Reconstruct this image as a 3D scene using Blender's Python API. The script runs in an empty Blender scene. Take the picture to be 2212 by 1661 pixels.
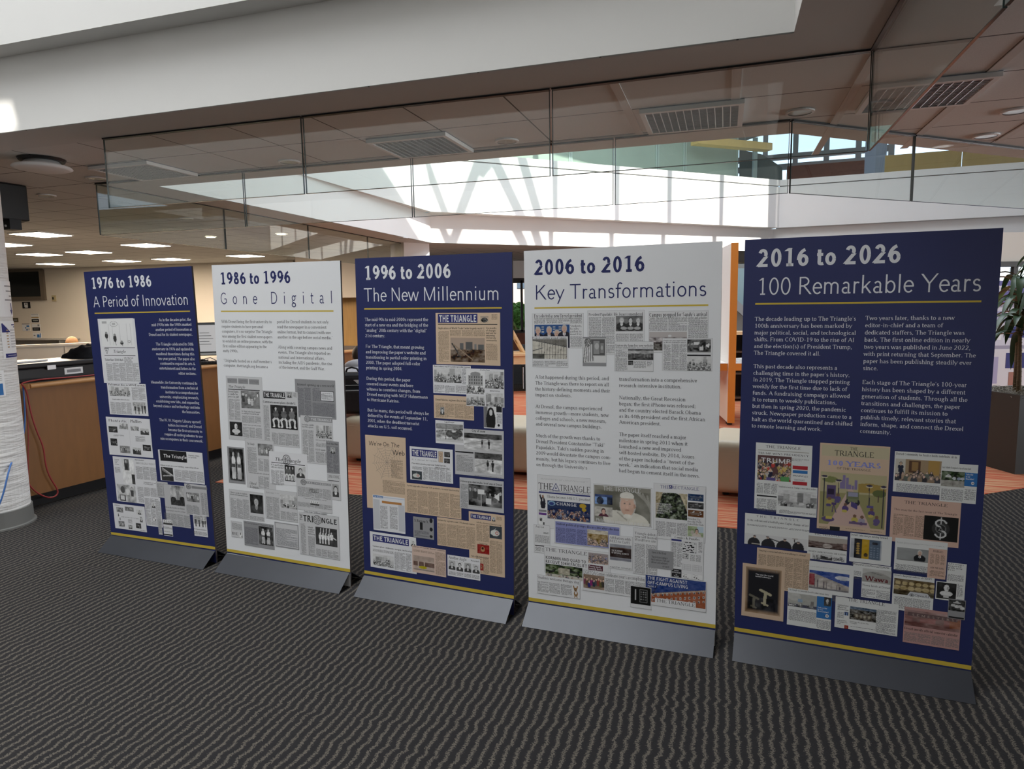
import bpy, bmesh, math, random
import numpy as np
from mathutils import Vector, Matrix, geometry

# ------------------------------------------------------------------ camera, light, exposure
S = bpy.context.scene
COL = S.collection
FPX, PITCH, ROLL, CAMH = 1444.90, math.radians(-6.617), math.radians(-0.8556), 1.5646
_cp, _sp, _cr, _sr = math.cos(PITCH), math.sin(PITCH), math.cos(ROLL), math.sin(ROLL)
_F = np.array([0, _cp, _sp]); _R0 = np.array([1.0, 0, 0]); _U0 = np.array([0, -_sp, _cp])
_R = _cr * _R0 + _sr * _U0; _U = -_sr * _R0 + _cr * _U0
cam = bpy.data.cameras.new('camera'); camo = bpy.data.objects.new('camera', cam); COL.objects.link(camo)
cam.sensor_width = 36.0; cam.lens = 36.0 * FPX / 2212.0; cam.clip_start = 0.05; cam.clip_end = 200
camo.matrix_world = Matrix(((_R[0], _U[0], -_F[0], 0), (_R[1], _U[1], -_F[1], 0), (_R[2], _U[2], -_F[2], CAMH), (0, 0, 0, 1)))
S.camera = camo
S.view_settings.view_transform = 'Standard'; S.view_settings.look = 'None'
S.view_settings.gamma = 1.0; S.view_settings.use_curve_mapping = False
S.view_settings.exposure = 0.0
try:
    S.cycles.max_bounces = 10; S.cycles.diffuse_bounces = 5; S.cycles.glossy_bounces = 4
    S.cycles.transparent_max_bounces = 24; S.cycles.transmission_bounces = 6
    S.cycles.caustics_reflective = False; S.cycles.caustics_refractive = False
    S.cycles.sample_clamp_indirect = 8.0
except Exception:
    pass

W_ = bpy.data.worlds.new('sky'); S.world = W_; W_.use_nodes = True
_bg = W_.node_tree.nodes['Background']; _bg.inputs[0].default_value = (0.62, 0.78, 1.0, 1); _bg.inputs[1].default_value = 2.2

def lamp(kind, name, loc, energy, color=(1, 1, 1), size=1.0, size_y=None, direction=None, angle=None):
    L = bpy.data.lights.new(name, kind); L.energy = energy; L.color = color
    if kind == 'AREA':
        L.shape = 'RECTANGLE' if size_y else 'SQUARE'; L.size = size
        if size_y: L.size_y = size_y
    if angle is not None: L.angle = angle
    o = bpy.data.objects.new(name, L); COL.objects.link(o); o.location = loc
    if direction is not None:
        o.rotation_euler = Vector(direction).to_track_quat('-Z', 'Y').to_euler()
    return o

SUN_AZ, SUN_EL = math.radians(-76), math.radians(40)
SUN_V = Vector((math.cos(SUN_AZ) * math.cos(SUN_EL), math.sin(SUN_AZ) * math.cos(SUN_EL), math.sin(SUN_EL)))   # towards the sun
lamp('SUN', 'sun', (0, 0, 12), 9.0, (1.0, 0.95, 0.86), direction=-SUN_V, angle=math.radians(0.6))
# daylight falling through the two rooflights
GA = math.radians(-17.6)                        # the building grid is turned against the camera
EX = Vector((math.cos(GA), math.sin(GA), 0)); EY = Vector((-math.sin(GA), math.cos(GA), 0))
ORG = Vector((1.2567, 3.0809, 0))               # corner of the rooflight shaft over the camera
def G(u, v, z=0.0): return ORG + EX * u + EY * v + Vector((0, 0, z))
k1 = lamp('AREA', 'rooflight_daylight_near', G(-4.1, -3.0, 7.4), 340, (0.95, 0.98, 1.0), 5.0, 5.8); k1.data.spread = math.radians(115); k1.rotation_euler = (0, 0, GA)
k2 = lamp('AREA', 'rooflight_daylight_far', (1.6, 9.6, 7.4), 380, (0.95, 0.98, 1.0), 7.0, 5.0); k2.rotation_euler = (0, 0, GA)
# added fill lights for the dark ceiling: at the right and behind the camera
lamp('AREA', 'window_wall_daylight_right', (13.5, 2.0, 1.4), 680, (0.97, 0.98, 1.0), 9.0, 2.2, direction=(-1, 0, 0))
lamp('AREA', 'window_wall_daylight_back', (-2.0, -9.5, 1.4), 60, (1.0, 0.96, 0.9), 14.0, 2.2, direction=(0, 1, 0))

# ------------------------------------------------------------------ picture geometry: pixels of the photograph to points in the room
def ray(x, y): return _F + _R * (x - 1106.0) / FPX + _U * (830.5 - y) / FPX
def atz(x, y, z):
    d = ray(x, y); t = (z - CAMH) / d[2]; return Vector((d[0] * t, d[1] * t, z))
def aty(x, y, Y):
    d = ray(x, y); t = Y / d[1]; return Vector((d[0] * t, Y, CAMH + d[2] * t))

# ------------------------------------------------------------------ materials
MATS = {}
def lin(c):
    return tuple(((v / 255.0) / 12.92 if v / 255.0 <= 0.04045 else ((v / 255.0 + 0.055) / 1.055) ** 2.4) for v in c)
def mat(name, col, rough=0.6, metal=0.0, spec=0.4, emit=None, estr=0.0):
    if name in MATS: return MATS[name]
    m = bpy.data.materials.new(name); m.use_nodes = True
    b = m.node_tree.nodes['Principled BSDF']
    b.inputs['Base Color'].default_value = (*col, 1); b.inputs['Roughness'].default_value = rough
    b.inputs['Metallic'].default_value = metal
    b.inputs['Specular IOR Level'].default_value = spec
    if emit:
        b.inputs['Emission Color'].default_value = (*emit, 1); b.inputs['Emission Strength'].default_value = estr
    MATS[name] = m
    return m
def nodes(m): return m.node_tree.nodes, m.node_tree.links, m.node_tree.nodes['Principled BSDF']
def noisy(name, col, var=0.12, scale=20.0, rough=0.7, spec=0.3, bump=0.0, stretch=None, metal=0.0, detail=4.0):
    m = mat(name, col, rough, metal, spec); N, L, b = nodes(m)
    tc = N.new('ShaderNodeTexCoord'); mp = N.new('ShaderNodeMapping'); nz = N.new('ShaderNodeTexNoise'); mx = N.new('ShaderNodeMix')
    mx.data_type = 'RGBA'; nz.inputs['Scale'].default_value = scale; nz.inputs['Detail'].default_value = detail
    if stretch: mp.inputs['Scale'].default_value = stretch
    L.new(tc.outputs['Object'], mp.inputs[0]); L.new(mp.outputs[0], nz.inputs['Vector'])
    mx.inputs[6].default_value = (*[c * (1 - var) for c in col], 1); mx.inputs[7].default_value = (*[min(1, c * (1 + var)) for c in col], 1)
    L.new(nz.outputs[0], mx.inputs[0]); L.new(mx.outputs[2], b.inputs['Base Color'])
    if bump:
        bp = N.new('ShaderNodeBump'); bp.inputs['Strength'].default_value = bump; L.new(nz.outputs[0], bp.inputs['Height']); L.new(bp.outputs[0], b.inputs['Normal'])
    return m
def wood(name, col, scale=(1, 14, 14), var=0.25, rough=0.45, base=3.0):
    return noisy(name, col, var, base, rough, 0.4, stretch=scale, detail=6.0)

WHITE = noisy('painted_white_wall', (0.78, 0.77, 0.75), 0.02, 3, 0.8, 0.2)
CREAM = noisy('cream_wall', (0.74, 0.68, 0.60), 0.02, 3, 0.8, 0.2)
SOFFIT = noisy('soffit_plaster', (0.66, 0.66, 0.645), 0.02, 3, 0.85, 0.2)
DARK = mat('black_plastic', (0.012, 0.012, 0.013), 0.45)
DARKM = mat('black_metal', (0.02, 0.02, 0.022), 0.4, 0.3)
STEEL = mat('brushed_steel', (0.55, 0.56, 0.57), 0.35, 0.9)
GREYM = mat('grey_frame', (0.33, 0.34, 0.34), 0.5)
PAPERM = mat('sheet_paper', (0.82, 0.82, 0.82), 0.8)
WOODD = wood('desk_wood', (0.22, 0.095, 0.027), (6, 6, 1.2), 0.16)
WOODT = wood('desk_edge_wood', (0.50, 0.26, 0.10), (2, 2, 10), 0.15)
WOODG = wood('golden_wood', (0.40, 0.24, 0.085), (9, 9, 1), 0.18)
WOODL = wood('pale_wood', (0.66, 0.46, 0.26), (2, 8, 8), 0.12)
ORANGE = noisy('orange_laminate', (0.72, 0.26, 0.045), 0.05, 6, 0.4)
BRICK = noisy('dark_brick', (0.20, 0.085, 0.06), 0.3, 14, 0.9, 0.1)
VINYL = noisy('beige_vinyl', (0.62, 0.54, 0.40), 0.05, 5, 0.42, 0.4)
FABRIC = noisy('charcoal_fabric', (0.05, 0.055, 0.06), 0.3, 60, 0.9, 0.1)

def glass_mat(name, tint, refl=1.0, rough=0.0):
    m = bpy.data.materials.new(name); m.use_nodes = True; N = m.node_tree.nodes; L = m.node_tree.links
    N.remove(N['Principled BSDF'])
    out = N['Material Output']; tr = N.new('ShaderNodeBsdfTransparent'); gl = N.new('ShaderNodeBsdfGlossy'); mx = N.new('ShaderNodeMixShader')
    fr = N.new('ShaderNodeFresnel'); bf = N.new('ShaderNodeNewGeometry'); io = N.new('ShaderNodeMix'); io.inputs[2].default_value = 1.5; io.inputs[3].default_value = 1 / 1.5
    L.new(bf.outputs['Backfacing'], io.inputs[0]); L.new(io.outputs[0], fr.inputs['IOR'])
    tr.inputs[0].default_value = (*tint, 1); gl.inputs['Roughness'].default_value = rough; gl.inputs[0].default_value = (refl, refl, refl, 1)
    L.new(fr.outputs[0], mx.inputs[0]); L.new(tr.outputs[0], mx.inputs[1]); L.new(gl.outputs[0], mx.inputs[2]); L.new(mx.outputs[0], out.inputs[0])
    MATS[name] = m
    return m
GLASS = glass_mat('clear_pane_glass', (0.93, 0.96, 0.95))
GLASSW = glass_mat('window_glass', (0.95, 0.97, 0.97))
GLASSE = mat('green_glass_edge', (0.055, 0.075, 0.07), 0.15, 0.0, 0.6)

def carpet_mat():
    m = mat('charcoal_wave_carpet', (0.03, 0.03, 0.03), 0.95, 0, 0.1); N, L, b = nodes(m)
    geo = N.new('ShaderNodeNewGeometry'); mp = N.new('ShaderNodeMapping'); mp.vector_type = 'POINT'
    mp.inputs['Rotation'].default_value = (0, 0, -GA)
    L.new(geo.outputs['Position'], mp.inputs[0])
    # wavy threads running along the grid: x across the lines, y along them
    st = N.new('ShaderNodeMapping'); st.inputs['Scale'].default_value = (1.6, 12.0, 1)
    L.new(mp.outputs[0], st.inputs[0])
    nz = N.new('ShaderNodeTexNoise'); nz.inputs['Scale'].default_value = 1.6; nz.inputs['Detail'].default_value = 2; L.new(st.outputs[0], nz.inputs['Vector'])
    big = N.new('ShaderNodeTexNoise'); big.inputs['Scale'].default_value = 1.3; big.inputs['Detail'].default_value = 2; L.new(mp.outputs[0], big.inputs['Vector'])
    sep = N.new('ShaderNodeSeparateXYZ'); L.new(mp.outputs[0], sep.inputs[0])
    def mth(op, a, bv, c=None):
        n = N.new('ShaderNodeMath'); n.operation = op
        for i, v in enumerate((a, bv, c)):
            if v is None: continue
            if isinstance(v, (int, float)): n.inputs[i].default_value = v
            else: L.new(v, n.inputs[i])
        return n.outputs[0]
    wob = mth('MULTIPLY_ADD', nz.outputs[0], 0.040, sep.outputs[0])
    wob = mth('MULTIPLY_ADD', big.outputs[0], 0.05, wob)
    ph = mth('MULTIPLY', wob, 2 * math.pi / 0.039)
    sn = mth('SINE', ph, None)
    fine = N.new('ShaderNodeTexNoise'); fine.inputs['Scale'].default_value = 170; fine.inputs['Detail'].default_value = 2; L.new(mp.outputs[0], fine.inputs['Vector'])
    k = mth('MULTIPLY_ADD', fine.outputs[0], 4.6, sn); k = mth('ADD', k, -2.35)
    cr = N.new('ShaderNodeValToRGB'); L.new(k, cr.inputs[0])
    e = cr.color_ramp.elements; e[0].position = 0.0; e[0].color = (*lin((41, 40, 41)), 1); e[1].position = 0.85; e[1].color = (*lin((92, 87, 80)), 1)
    mid = cr.color_ramp.elements.new(0.40); mid.color = (*lin((52, 50, 49)), 1)
    L.new(cr.outputs[0], b.inputs['Base Color'])
    bp = N.new('ShaderNodeBump'); bp.inputs['Strength'].default_value = 0.35; bp.inputs['Distance'].default_value = 0.004
    L.new(fine.outputs[0], bp.inputs['Height']); L.new(bp.outputs[0], b.inputs['Normal'])
    return m
def orange_carpet():
    m = mat('orange_streak_carpet', (0.5, 0.15, 0.08), 0.95, 0, 0.1); N, L, b = nodes(m)
    geo = N.new('ShaderNodeNewGeometry'); mp = N.new('ShaderNodeMapping'); mp.vector_type = 'POINT'
    mp.inputs['Rotation'].default_value = (0, 0, -GA)
    L.new(geo.outputs['Position'], mp.inputs[0])
    st = N.new('ShaderNodeMapping'); st.inputs['Scale'].default_value = (1.6, 42, 1); L.new(mp.outputs[0], st.inputs[0])
    nz = N.new('ShaderNodeTexNoise'); nz.inputs['Scale'].default_value = 1.0; nz.inputs['Detail'].default_value = 3; L.new(st.outputs[0], nz.inputs['Vector'])
    cr = N.new('ShaderNodeValToRGB'); L.new(nz.outputs[0], cr.inputs[0])
    e = cr.color_ramp.elements; e[0].position = 0.42; e[0].color = (*lin((178, 84, 62)), 1); e[1].position = 0.66; e[1].color = (*lin((196, 160, 124)), 1)
    L.new(cr.outputs[0], b.inputs['Base Color'])
    return m
def tile_mat():
    """acoustic ceiling tiles: a 0.61 m grid aligned with the building, thin dark joints"""
    m = mat('ceiling_tile', (0.5, 0.48, 0.45), 0.9, 0, 0.15); N, L, b = nodes(m)
    geo = N.new('ShaderNodeNewGeometry'); mp = N.new('ShaderNodeMapping'); mp.vector_type = 'TEXTURE'
    mp.inputs['Location'].default_value = tuple(G(0.385, 0.925)); mp.inputs['Rotation'].default_value = (0, 0, GA); mp.inputs['Scale'].default_value = (0.62, 0.575, 1)
    L.new(geo.outputs['Position'], mp.inputs[0])
    sep = N.new('ShaderNodeSeparateXYZ'); L.new(mp.outputs[0], sep.inputs[0])
    def mth(op, a, bv=None):
        n = N.new('ShaderNodeMath'); n.operation = op
        for i, v in enumerate((a, bv)):
            if v is None: continue
            if isinstance(v, (int, float)): n.inputs[i].default_value = v
            else: L.new(v, n.inputs[i])
        return n.outputs[0]
    def edge(sock, w):
        f = mth('FRACT', mth('ADD', sock, 0.5)); d = mth('ABSOLUTE', mth('SUBTRACT', f, 0.5)); return mth('LESS_THAN', d, w)
    jx = edge(sep.outputs[0], 0.008); jy = edge(sep.outputs[1], 0.010)
    j = mth('MAXIMUM', jx, jy)
    nz = N.new('ShaderNodeTexNoise'); nz.inputs['Scale'].default_value = 260; nz.inputs['Detail'].default_value = 2; L.new(geo.outputs['Position'], nz.inputs['Vector'])
    c1 = N.new('ShaderNodeMix'); c1.data_type = 'RGBA'; c1.inputs[6].default_value = (0.62, 0.62, 0.605, 1); c1.inputs[7].default_value = (0.80, 0.80, 0.785, 1); L.new(nz.outputs[0], c1.inputs[0])
    c2 = N.new('ShaderNodeMix'); c2.data_type = 'RGBA'; c2.inputs[7].default_value = (0.13, 0.125, 0.12, 1); L.new(c1.outputs[2], c2.inputs[6]); L.new(j, c2.inputs[0])
    L.new(c2.outputs[2], b.inputs['Base Color'])
    return m
CARPET = carpet_mat(); OCARPET = orange_carpet(); TILE = tile_mat()

def photo_mat():
    m = mat('printed_photograph', (0.5, 0.5, 0.5), 0.55, 0, 0.3); N, L, b = nodes(m)
    a = N.new('ShaderNodeVertexColor'); a.layer_name = 'Col'; L.new(a.outputs[0], b.inputs['Base Color']); return m
PHOTO = photo_mat()

# ------------------------------------------------------------------ mesh building
class MB:
    def __init__(s): s.v = []; s.f = []; s.m = []; s.slots = []
    def slot(s, m):
        if m not in s.slots: s.slots.append(m)
        return s.slots.index(m)
    def poly(s, pts, m):
        n = len(s.v); s.v += [tuple(p) for p in pts]; s.f.append(tuple(range(n, n + len(pts)))); s.m.append(s.slot(m))
    def mesh(s, vs, fs, m):
        n = len(s.v); k = s.slot(m); s.v += [tuple(p) for p in vs]
        for f in fs: s.f.append(tuple(i + n for i in f)); s.m.append(k)
        return s
    def box(s, c, d, m, rz=0.0, M=None):
        x, y, z = d[0] / 2, d[1] / 2, d[2] / 2
        vs = [Vector((a, b, e)) for e in (-z, z) for b in (-y, y) for a in (-x, x)]
        R = Matrix.Rotation(rz, 3, 'Z') if M is None else M
        vs = [R @ v + Vector(c) for v in vs]
        return s.mesh(vs, [(0, 2, 3, 1), (4, 5, 7, 6), (0, 1, 5, 4), (2, 6, 7, 3), (0, 4, 6, 2), (1, 3, 7, 5)], m)
    def prism(s, pts, z0, z1, m):
        n = len(pts); vs = [(p[0], p[1], z0) for p in pts] + [(p[0], p[1], z1) for p in pts]
        a = sum(pts[i][0] * pts[(i + 1) % n][1] - pts[(i + 1) % n][0] * pts[i][1] for i in range(n))
        fs = [tuple(range(n - 1, -1, -1)), tuple(range(n, 2 * n))] + [(i, (i + 1) % n, n + (i + 1) % n, n + i) for i in range(n)]
        if a < 0: fs = [tuple(reversed(f)) for f in fs]
        return s.mesh(vs, fs, m)
    def slab(s, p0, p1, thick, z0, z1, m):
        """a vertical slab from p0 to p1 (plan), its thickness to the left of the direction"""
        d = (Vector((p1[0], p1[1])) - Vector((p0[0], p0[1]))); d.normalize(); n = Vector((-d.y, d.x)) * thick
        q = [(p0[0], p0[1]), (p1[0], p1[1]), (p1[0] + n.x, p1[1] + n.y), (p0[0] + n.x, p0[1] + n.y)]
        return s.prism(q, z0, z1, m)
    def bar(s, a, b, w, h, m):
        a, b = Vector(a), Vector(b); d = (b - a); l = d.length; q = d.to_track_quat('X', 'Z').to_matrix()
        return s.box((a + b) / 2, (l, w, h), m, M=q)
    def tube(s, pts, r, m, n=8, cap=True):
        pts = [Vector(p) for p in pts]; rs = r if isinstance(r, (list, tuple)) else [r] * len(pts); vs = []; fs = []
        up = Vector((0, 0, 1)); t0 = (pts[1] - pts[0]).normalized()
        a = t0.orthogonal().normalized()
        for i, p in enumerate(pts):
            t = (pts[min(i + 1, len(pts) - 1)] - pts[max(i - 1, 0)]).normalized()
            a = (a - t * a.dot(t)); a = a.normalized() if a.length > 1e-6 else t.orthogonal().normalized()
            b = t.cross(a)
            for k in range(n):
                th = 2 * math.pi * k / n; vs.append(p + (a * math.cos(th) + b * math.sin(th)) * rs[i])
        for i in range(len(pts) - 1):
            for k in range(n): fs.append((i * n + k, i * n + (k + 1) % n, (i + 1) * n + (k + 1) % n, (i + 1) * n + k))
        if cap: fs += [tuple(range(n - 1, -1, -1)), tuple(range((len(pts) - 1) * n, len(pts) * n))]
        return s.mesh(vs, fs, m)
    def lathe(s, prof, c, m, n=32, sx=1.0, sy=1.0):
        vs = []; fs = []
        for r, z in prof:
            for k in range(n):
                t = 2 * math.pi * k / n; vs.append((c[0] + r * sx * math.cos(t), c[1] + r * sy * math.sin(t), c[2] + z))
        for i in range(len(prof) - 1):
            for k in range(n): fs.append((i * n + k, i * n + (k + 1) % n, (i + 1) * n + (k + 1) % n, (i + 1) * n + k))
        fs += [tuple(range(n - 1, -1, -1)), tuple(range((len(prof) - 1) * n, len(prof) * n))]
        return s.mesh(vs, fs, m)
    def ball(s, c, r, m, n=16, M=None):
        rx, ry, rz = (r, r, r) if isinstance(r, (int, float)) else r
        vs = []; fs = []; h = n // 2
        for i in range(h + 1):
            for k in range(n):
                t = math.pi * i / h; p = 2 * math.pi * k / n
                q = Vector((rx * math.sin(t) * math.cos(p), ry * math.sin(t) * math.sin(p), -rz * math.cos(t)))
                if M is not None: q = M @ q
                vs.append(q + Vector(c))
        for i in range(h):
            for k in range(n): fs.append((i * n + k, i * n + (k + 1) % n, (i + 1) * n + (k + 1) % n, (i + 1) * n + k))
        return s.mesh(vs, fs, m)
    def build(s, name, parent=None, smooth=False, bevel=0.0, loc=None, weld=False):
        me = bpy.data.meshes.new(name)
        off = Vector(loc) if loc is not None else None
        vs = s.v if off is None else [(x - off.x, y - off.y, z - off.z) for x, y, z in s.v]
        me.from_pydata(vs, [], s.f)
        for m in s.slots: me.materials.append(m)
        me.polygons.foreach_set('material_index', s.m)
        if smooth: me.polygons.foreach_set('use_smooth', [True] * len(s.f))
        me.update()
        o = bpy.data.objects.new(name, me); COL.objects.link(o)
        if off is not None: o.location = off
        if parent is not None: o.parent = parent
        if weld:
            bm = bmesh.new(); bm.from_mesh(me); bmesh.ops.remove_doubles(bm, verts=bm.verts, dist=1e-5); bm.to_mesh(me); bm.free()
        if bevel:
            b = o.modifiers.new('bevel', 'BEVEL'); b.width = bevel; b.segments = 3; b.limit_method = 'ANGLE'
            if smooth is False: pass
        return o

def tag(o, label, cat, group=None):
    o['label'] = label; o['category'] = cat
    if group: o['group'] = group
    return o
def thing(name, label, cat, loc=(0, 0, 0), rz=0.0, group=None):
    o = bpy.data.objects.new(name, None); COL.objects.link(o); o.empty_display_size = 0.1
    o.location = loc; o.rotation_euler = (0, 0, rz); return tag(o, label, cat, group)
def struct(o): o['kind'] = 'structure'; return o
def copy_tree(o, parent=None):
    c = o.copy(); COL.objects.link(c)
    if parent is not None: c.parent = parent
    for ch in list(o.children): copy_tree(ch, c)
    return c

# ------------------------------------------------------------------ lettering: one skeleton alphabet drawn with different pens
# v/k thick stroke, n thin stroke, h thin bar, a outline arc, c centre-line arc, t serif tick, d dot   (cap height 700, x height 470)
GL = {}
for _l in """A 690|n 60 0 335 700 1 0;k 345 700 625 0 0 1;h 165 525 230
B 620|k 140 0 140 700 1 1;h 140 330 700;h 140 345 366;h 140 345 0;a 320 530 200 170 -90 90;a 340 185 225 185 -90 90
C 650|a 355 350 310 355 48 312
D 710|k 140 0 140 700 1 1;h 140 320 700;h 140 320 0;a 320 350 335 350 -90 90
E 590|k 140 0 140 700 1 1;h 140 525 700;h 140 545 0;h 140 440 366;t 525 700 525 560;t 545 0 545 150
F 560|k 140 0 140 700 1 1;h 140 520 700;h 140 430 350;t 520 700 520 560
G 710|a 360 350 315 355 48 312;k 590 60 590 310 0 1;h 400 590 320
H 720|k 140 0 140 700 1 1;k 570 0 570 700 1 1;h 140 570 366
I 320|k 160 0 160 700 1 1
J 390|k 250 160 250 700 0 1;c 140 160 110 160 180 360
K 690|k 140 0 140 700 1 1;n 150 290 575 700 0 1;k 285 410 620 0 0 1
L 580|k 140 0 140 700 1 1;h 140 540 0;t 540 0 540 150
M 880|n 130 0 130 700 1 1;k 135 700 435 20 0 0;n 435 20 740 700 0 0;k 745 0 745 700 1 1
N 720|n 130 0 130 700 1 1;k 130 700 585 0 0 0;n 590 0 590 700 0 1
O 710|a 355 350 320 357 0 360
P 570|k 140 0 140 700 1 1;h 140 310 700;h 140 310 330;a 310 515 220 187 -90 90
Q 710|a 355 350 320 357 0 360;k 390 90 620 -110 0 0
R 650|k 140 0 140 700 1 1;h 140 310 700;h 140 310 336;a 310 518 215 184 -90 90;k 300 340 595 0 0 1
S 540|a 270 518 195 182 35 270;a 270 197 210 197 90 -145
T 620|k 310 0 310 700 1 0;h 35 585 700;t 40 700 40 560;t 580 700 580 560
U 710|k 140 230 140 700 0 1;c 355 240 215 245 180 360;n 570 240 570 700 0 1
V 690|k 50 700 345 0 1 0;n 345 0 635 700 0 1
W 940|k 50 700 255 0 1 0;n 255 0 470 700 0 0;k 470 700 680 0 0 0;n 680 0 885 700 0 1
X 690|k 75 700 610 0 1 1;n 75 0 610 700 1 1
Y 690|k 55 700 345 330 1 0;n 345 330 640 700 0 1;k 345 0 345 345 1 0
Z 610|h 65 550 700;k 60 0 545 700 0 0;h 60 560 0;t 65 700 65 560;t 560 0 560 150
a 450|c 205 330 112 142 0 155;k 317 0 317 330 0 0;a 190 130 150 137 55 310;n 317 30 410 30 0 0
b 500|k 110 0 110 715 0 1;a 275 235 195 242 -150 150
c 440|a 240 235 205 242 45 315
d 500|a 228 235 195 242 30 330;k 390 0 390 715 1 1
e 440|a 232 235 200 242 0 318;h 45 420 250
f 310|k 135 0 135 565 1 0;c 245 565 110 150 35 180;h 25 285 470
g 480|a 215 318 160 158 0 360;a 222 -75 190 140 0 360;n 120 180 105 90 0 0;n 105 85 230 55 0 0;n 310 430 455 450 0 0
h 510|k 110 0 110 715 1 1;c 250 300 140 170 0 180;k 390 0 390 310 1 0
i 265|k 132 0 132 470 1 1;d 132 640
j 265|k 145 -100 145 470 0 1;c 55 -100 90 115 200 360;d 145 640
k 500|k 110 0 110 715 1 1;n 120 185 395 465 0 1;k 215 275 435 0 0 1
l 265|k 132 0 132 715 1 1
m 780|k 110 0 110 470 1 1;c 245 300 135 170 0 180;k 380 0 380 310 1 0;c 515 300 135 170 0 180;k 650 0 650 310 1 0
n 510|k 110 0 110 470 1 1;c 250 300 140 170 0 180;k 390 0 390 310 1 0
o 490|a 245 235 205 242 0 360
p 500|k 110 -215 110 470 1 1;a 275 235 195 242 -150 150
q 500|a 228 235 195 242 30 330;k 390 -215 390 470 1 0
r 345|k 110 0 110 470 1 1;c 230 295 120 170 55 180
s 390|a 195 340 142 130 30 270;a 195 132 155 135 90 -150
t 285|k 118 95 118 600 0 0;c 210 100 92 105 180 315;h 25 260 470
u 510|k 110 160 110 470 0 1;c 250 165 140 170 180 360;k 390 0 390 470 1 1
v 490|k 40 470 245 0 1 0;n 245 0 450 470 0 1
w 700|k 35 470 195 0 1 0;n 195 0 350 470 0 0;k 350 470 505 0 0 0;n 505 0 665 470 0 1
x 490|k 60 470 430 0 1 1;n 60 0 430 470 1 1
y 490|k 40 470 250 20 1 0;n 130 -215 450 470 0 1
z 440|h 50 390 470;k 50 0 390 470 0 0;h 45 400 0
0 520|a 260 350 210 357 0 360
1 520|k 275 0 275 700 2 0;n 140 590 275 690 0 0
2 520|a 255 505 190 200 165 -38;k 385 400 70 30 0 0;h 55 455 0
3 510|a 240 530 180 172 155 -90;a 245 183 205 190 90 -155
4 520|n 340 695 40 210 0 0;h 40 480 200;k 350 0 350 700 0 0
5 510|h 130 430 700;n 125 700 110 370 0 0;a 240 220 210 225 135 -155
6 520|a 265 220 205 226 0 360;c 420 225 345 470 105 180
7 510|h 50 455 700;k 445 690 190 0 0 0
8 520|a 260 530 170 172 0 360;a 260 183 205 190 0 360
9 520|a 255 480 205 226 0 360;c 100 475 345 470 -75 0
. 240|d 120 50
, 240|d 120 50;n 130 40 75 -110 0 0
: 260|d 130 50;d 130 410
; 260|d 130 410;d 120 50;n 130 40 75 -110 0 0
' 230|n 120 700 105 540 0 0
` 230|n 100 700 125 540 0 0
" 400|n 120 700 110 540 0 0;n 250 700 240 540 0 0
- 330|h 45 280 260
_ 900|h 0 900 260
( 330|c 330 270 210 480 110 250
) 330|c 0 270 210 480 -70 70
& 760|a 330 530 130 170 -30 210;a 300 180 220 185 80 320;k 230 460 650 0 0 0;n 640 330 470 100 0 0
$ 520|a 260 505 185 165 35 270;a 260 185 195 170 90 -145;n 260 -80 260 780 0 0
! 300|k 150 210 150 700 0 0;d 150 50
? 440|a 215 540 160 165 160 -60;k 220 390 220 210 0 0;d 220 50
@ 900|a 450 250 400 430 0 320;a 440 250 190 220 0 360
/ 360|n 40 -60 320 740 0 0""".split('\n'):
    _w, _c = _l[2:].split('|'); GL[_l[0]] = (float(_w), [(q.split(' ')[0], [float(z) for z in q.split(' ')[1:]]) for q in _c.split(';')])

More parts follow.
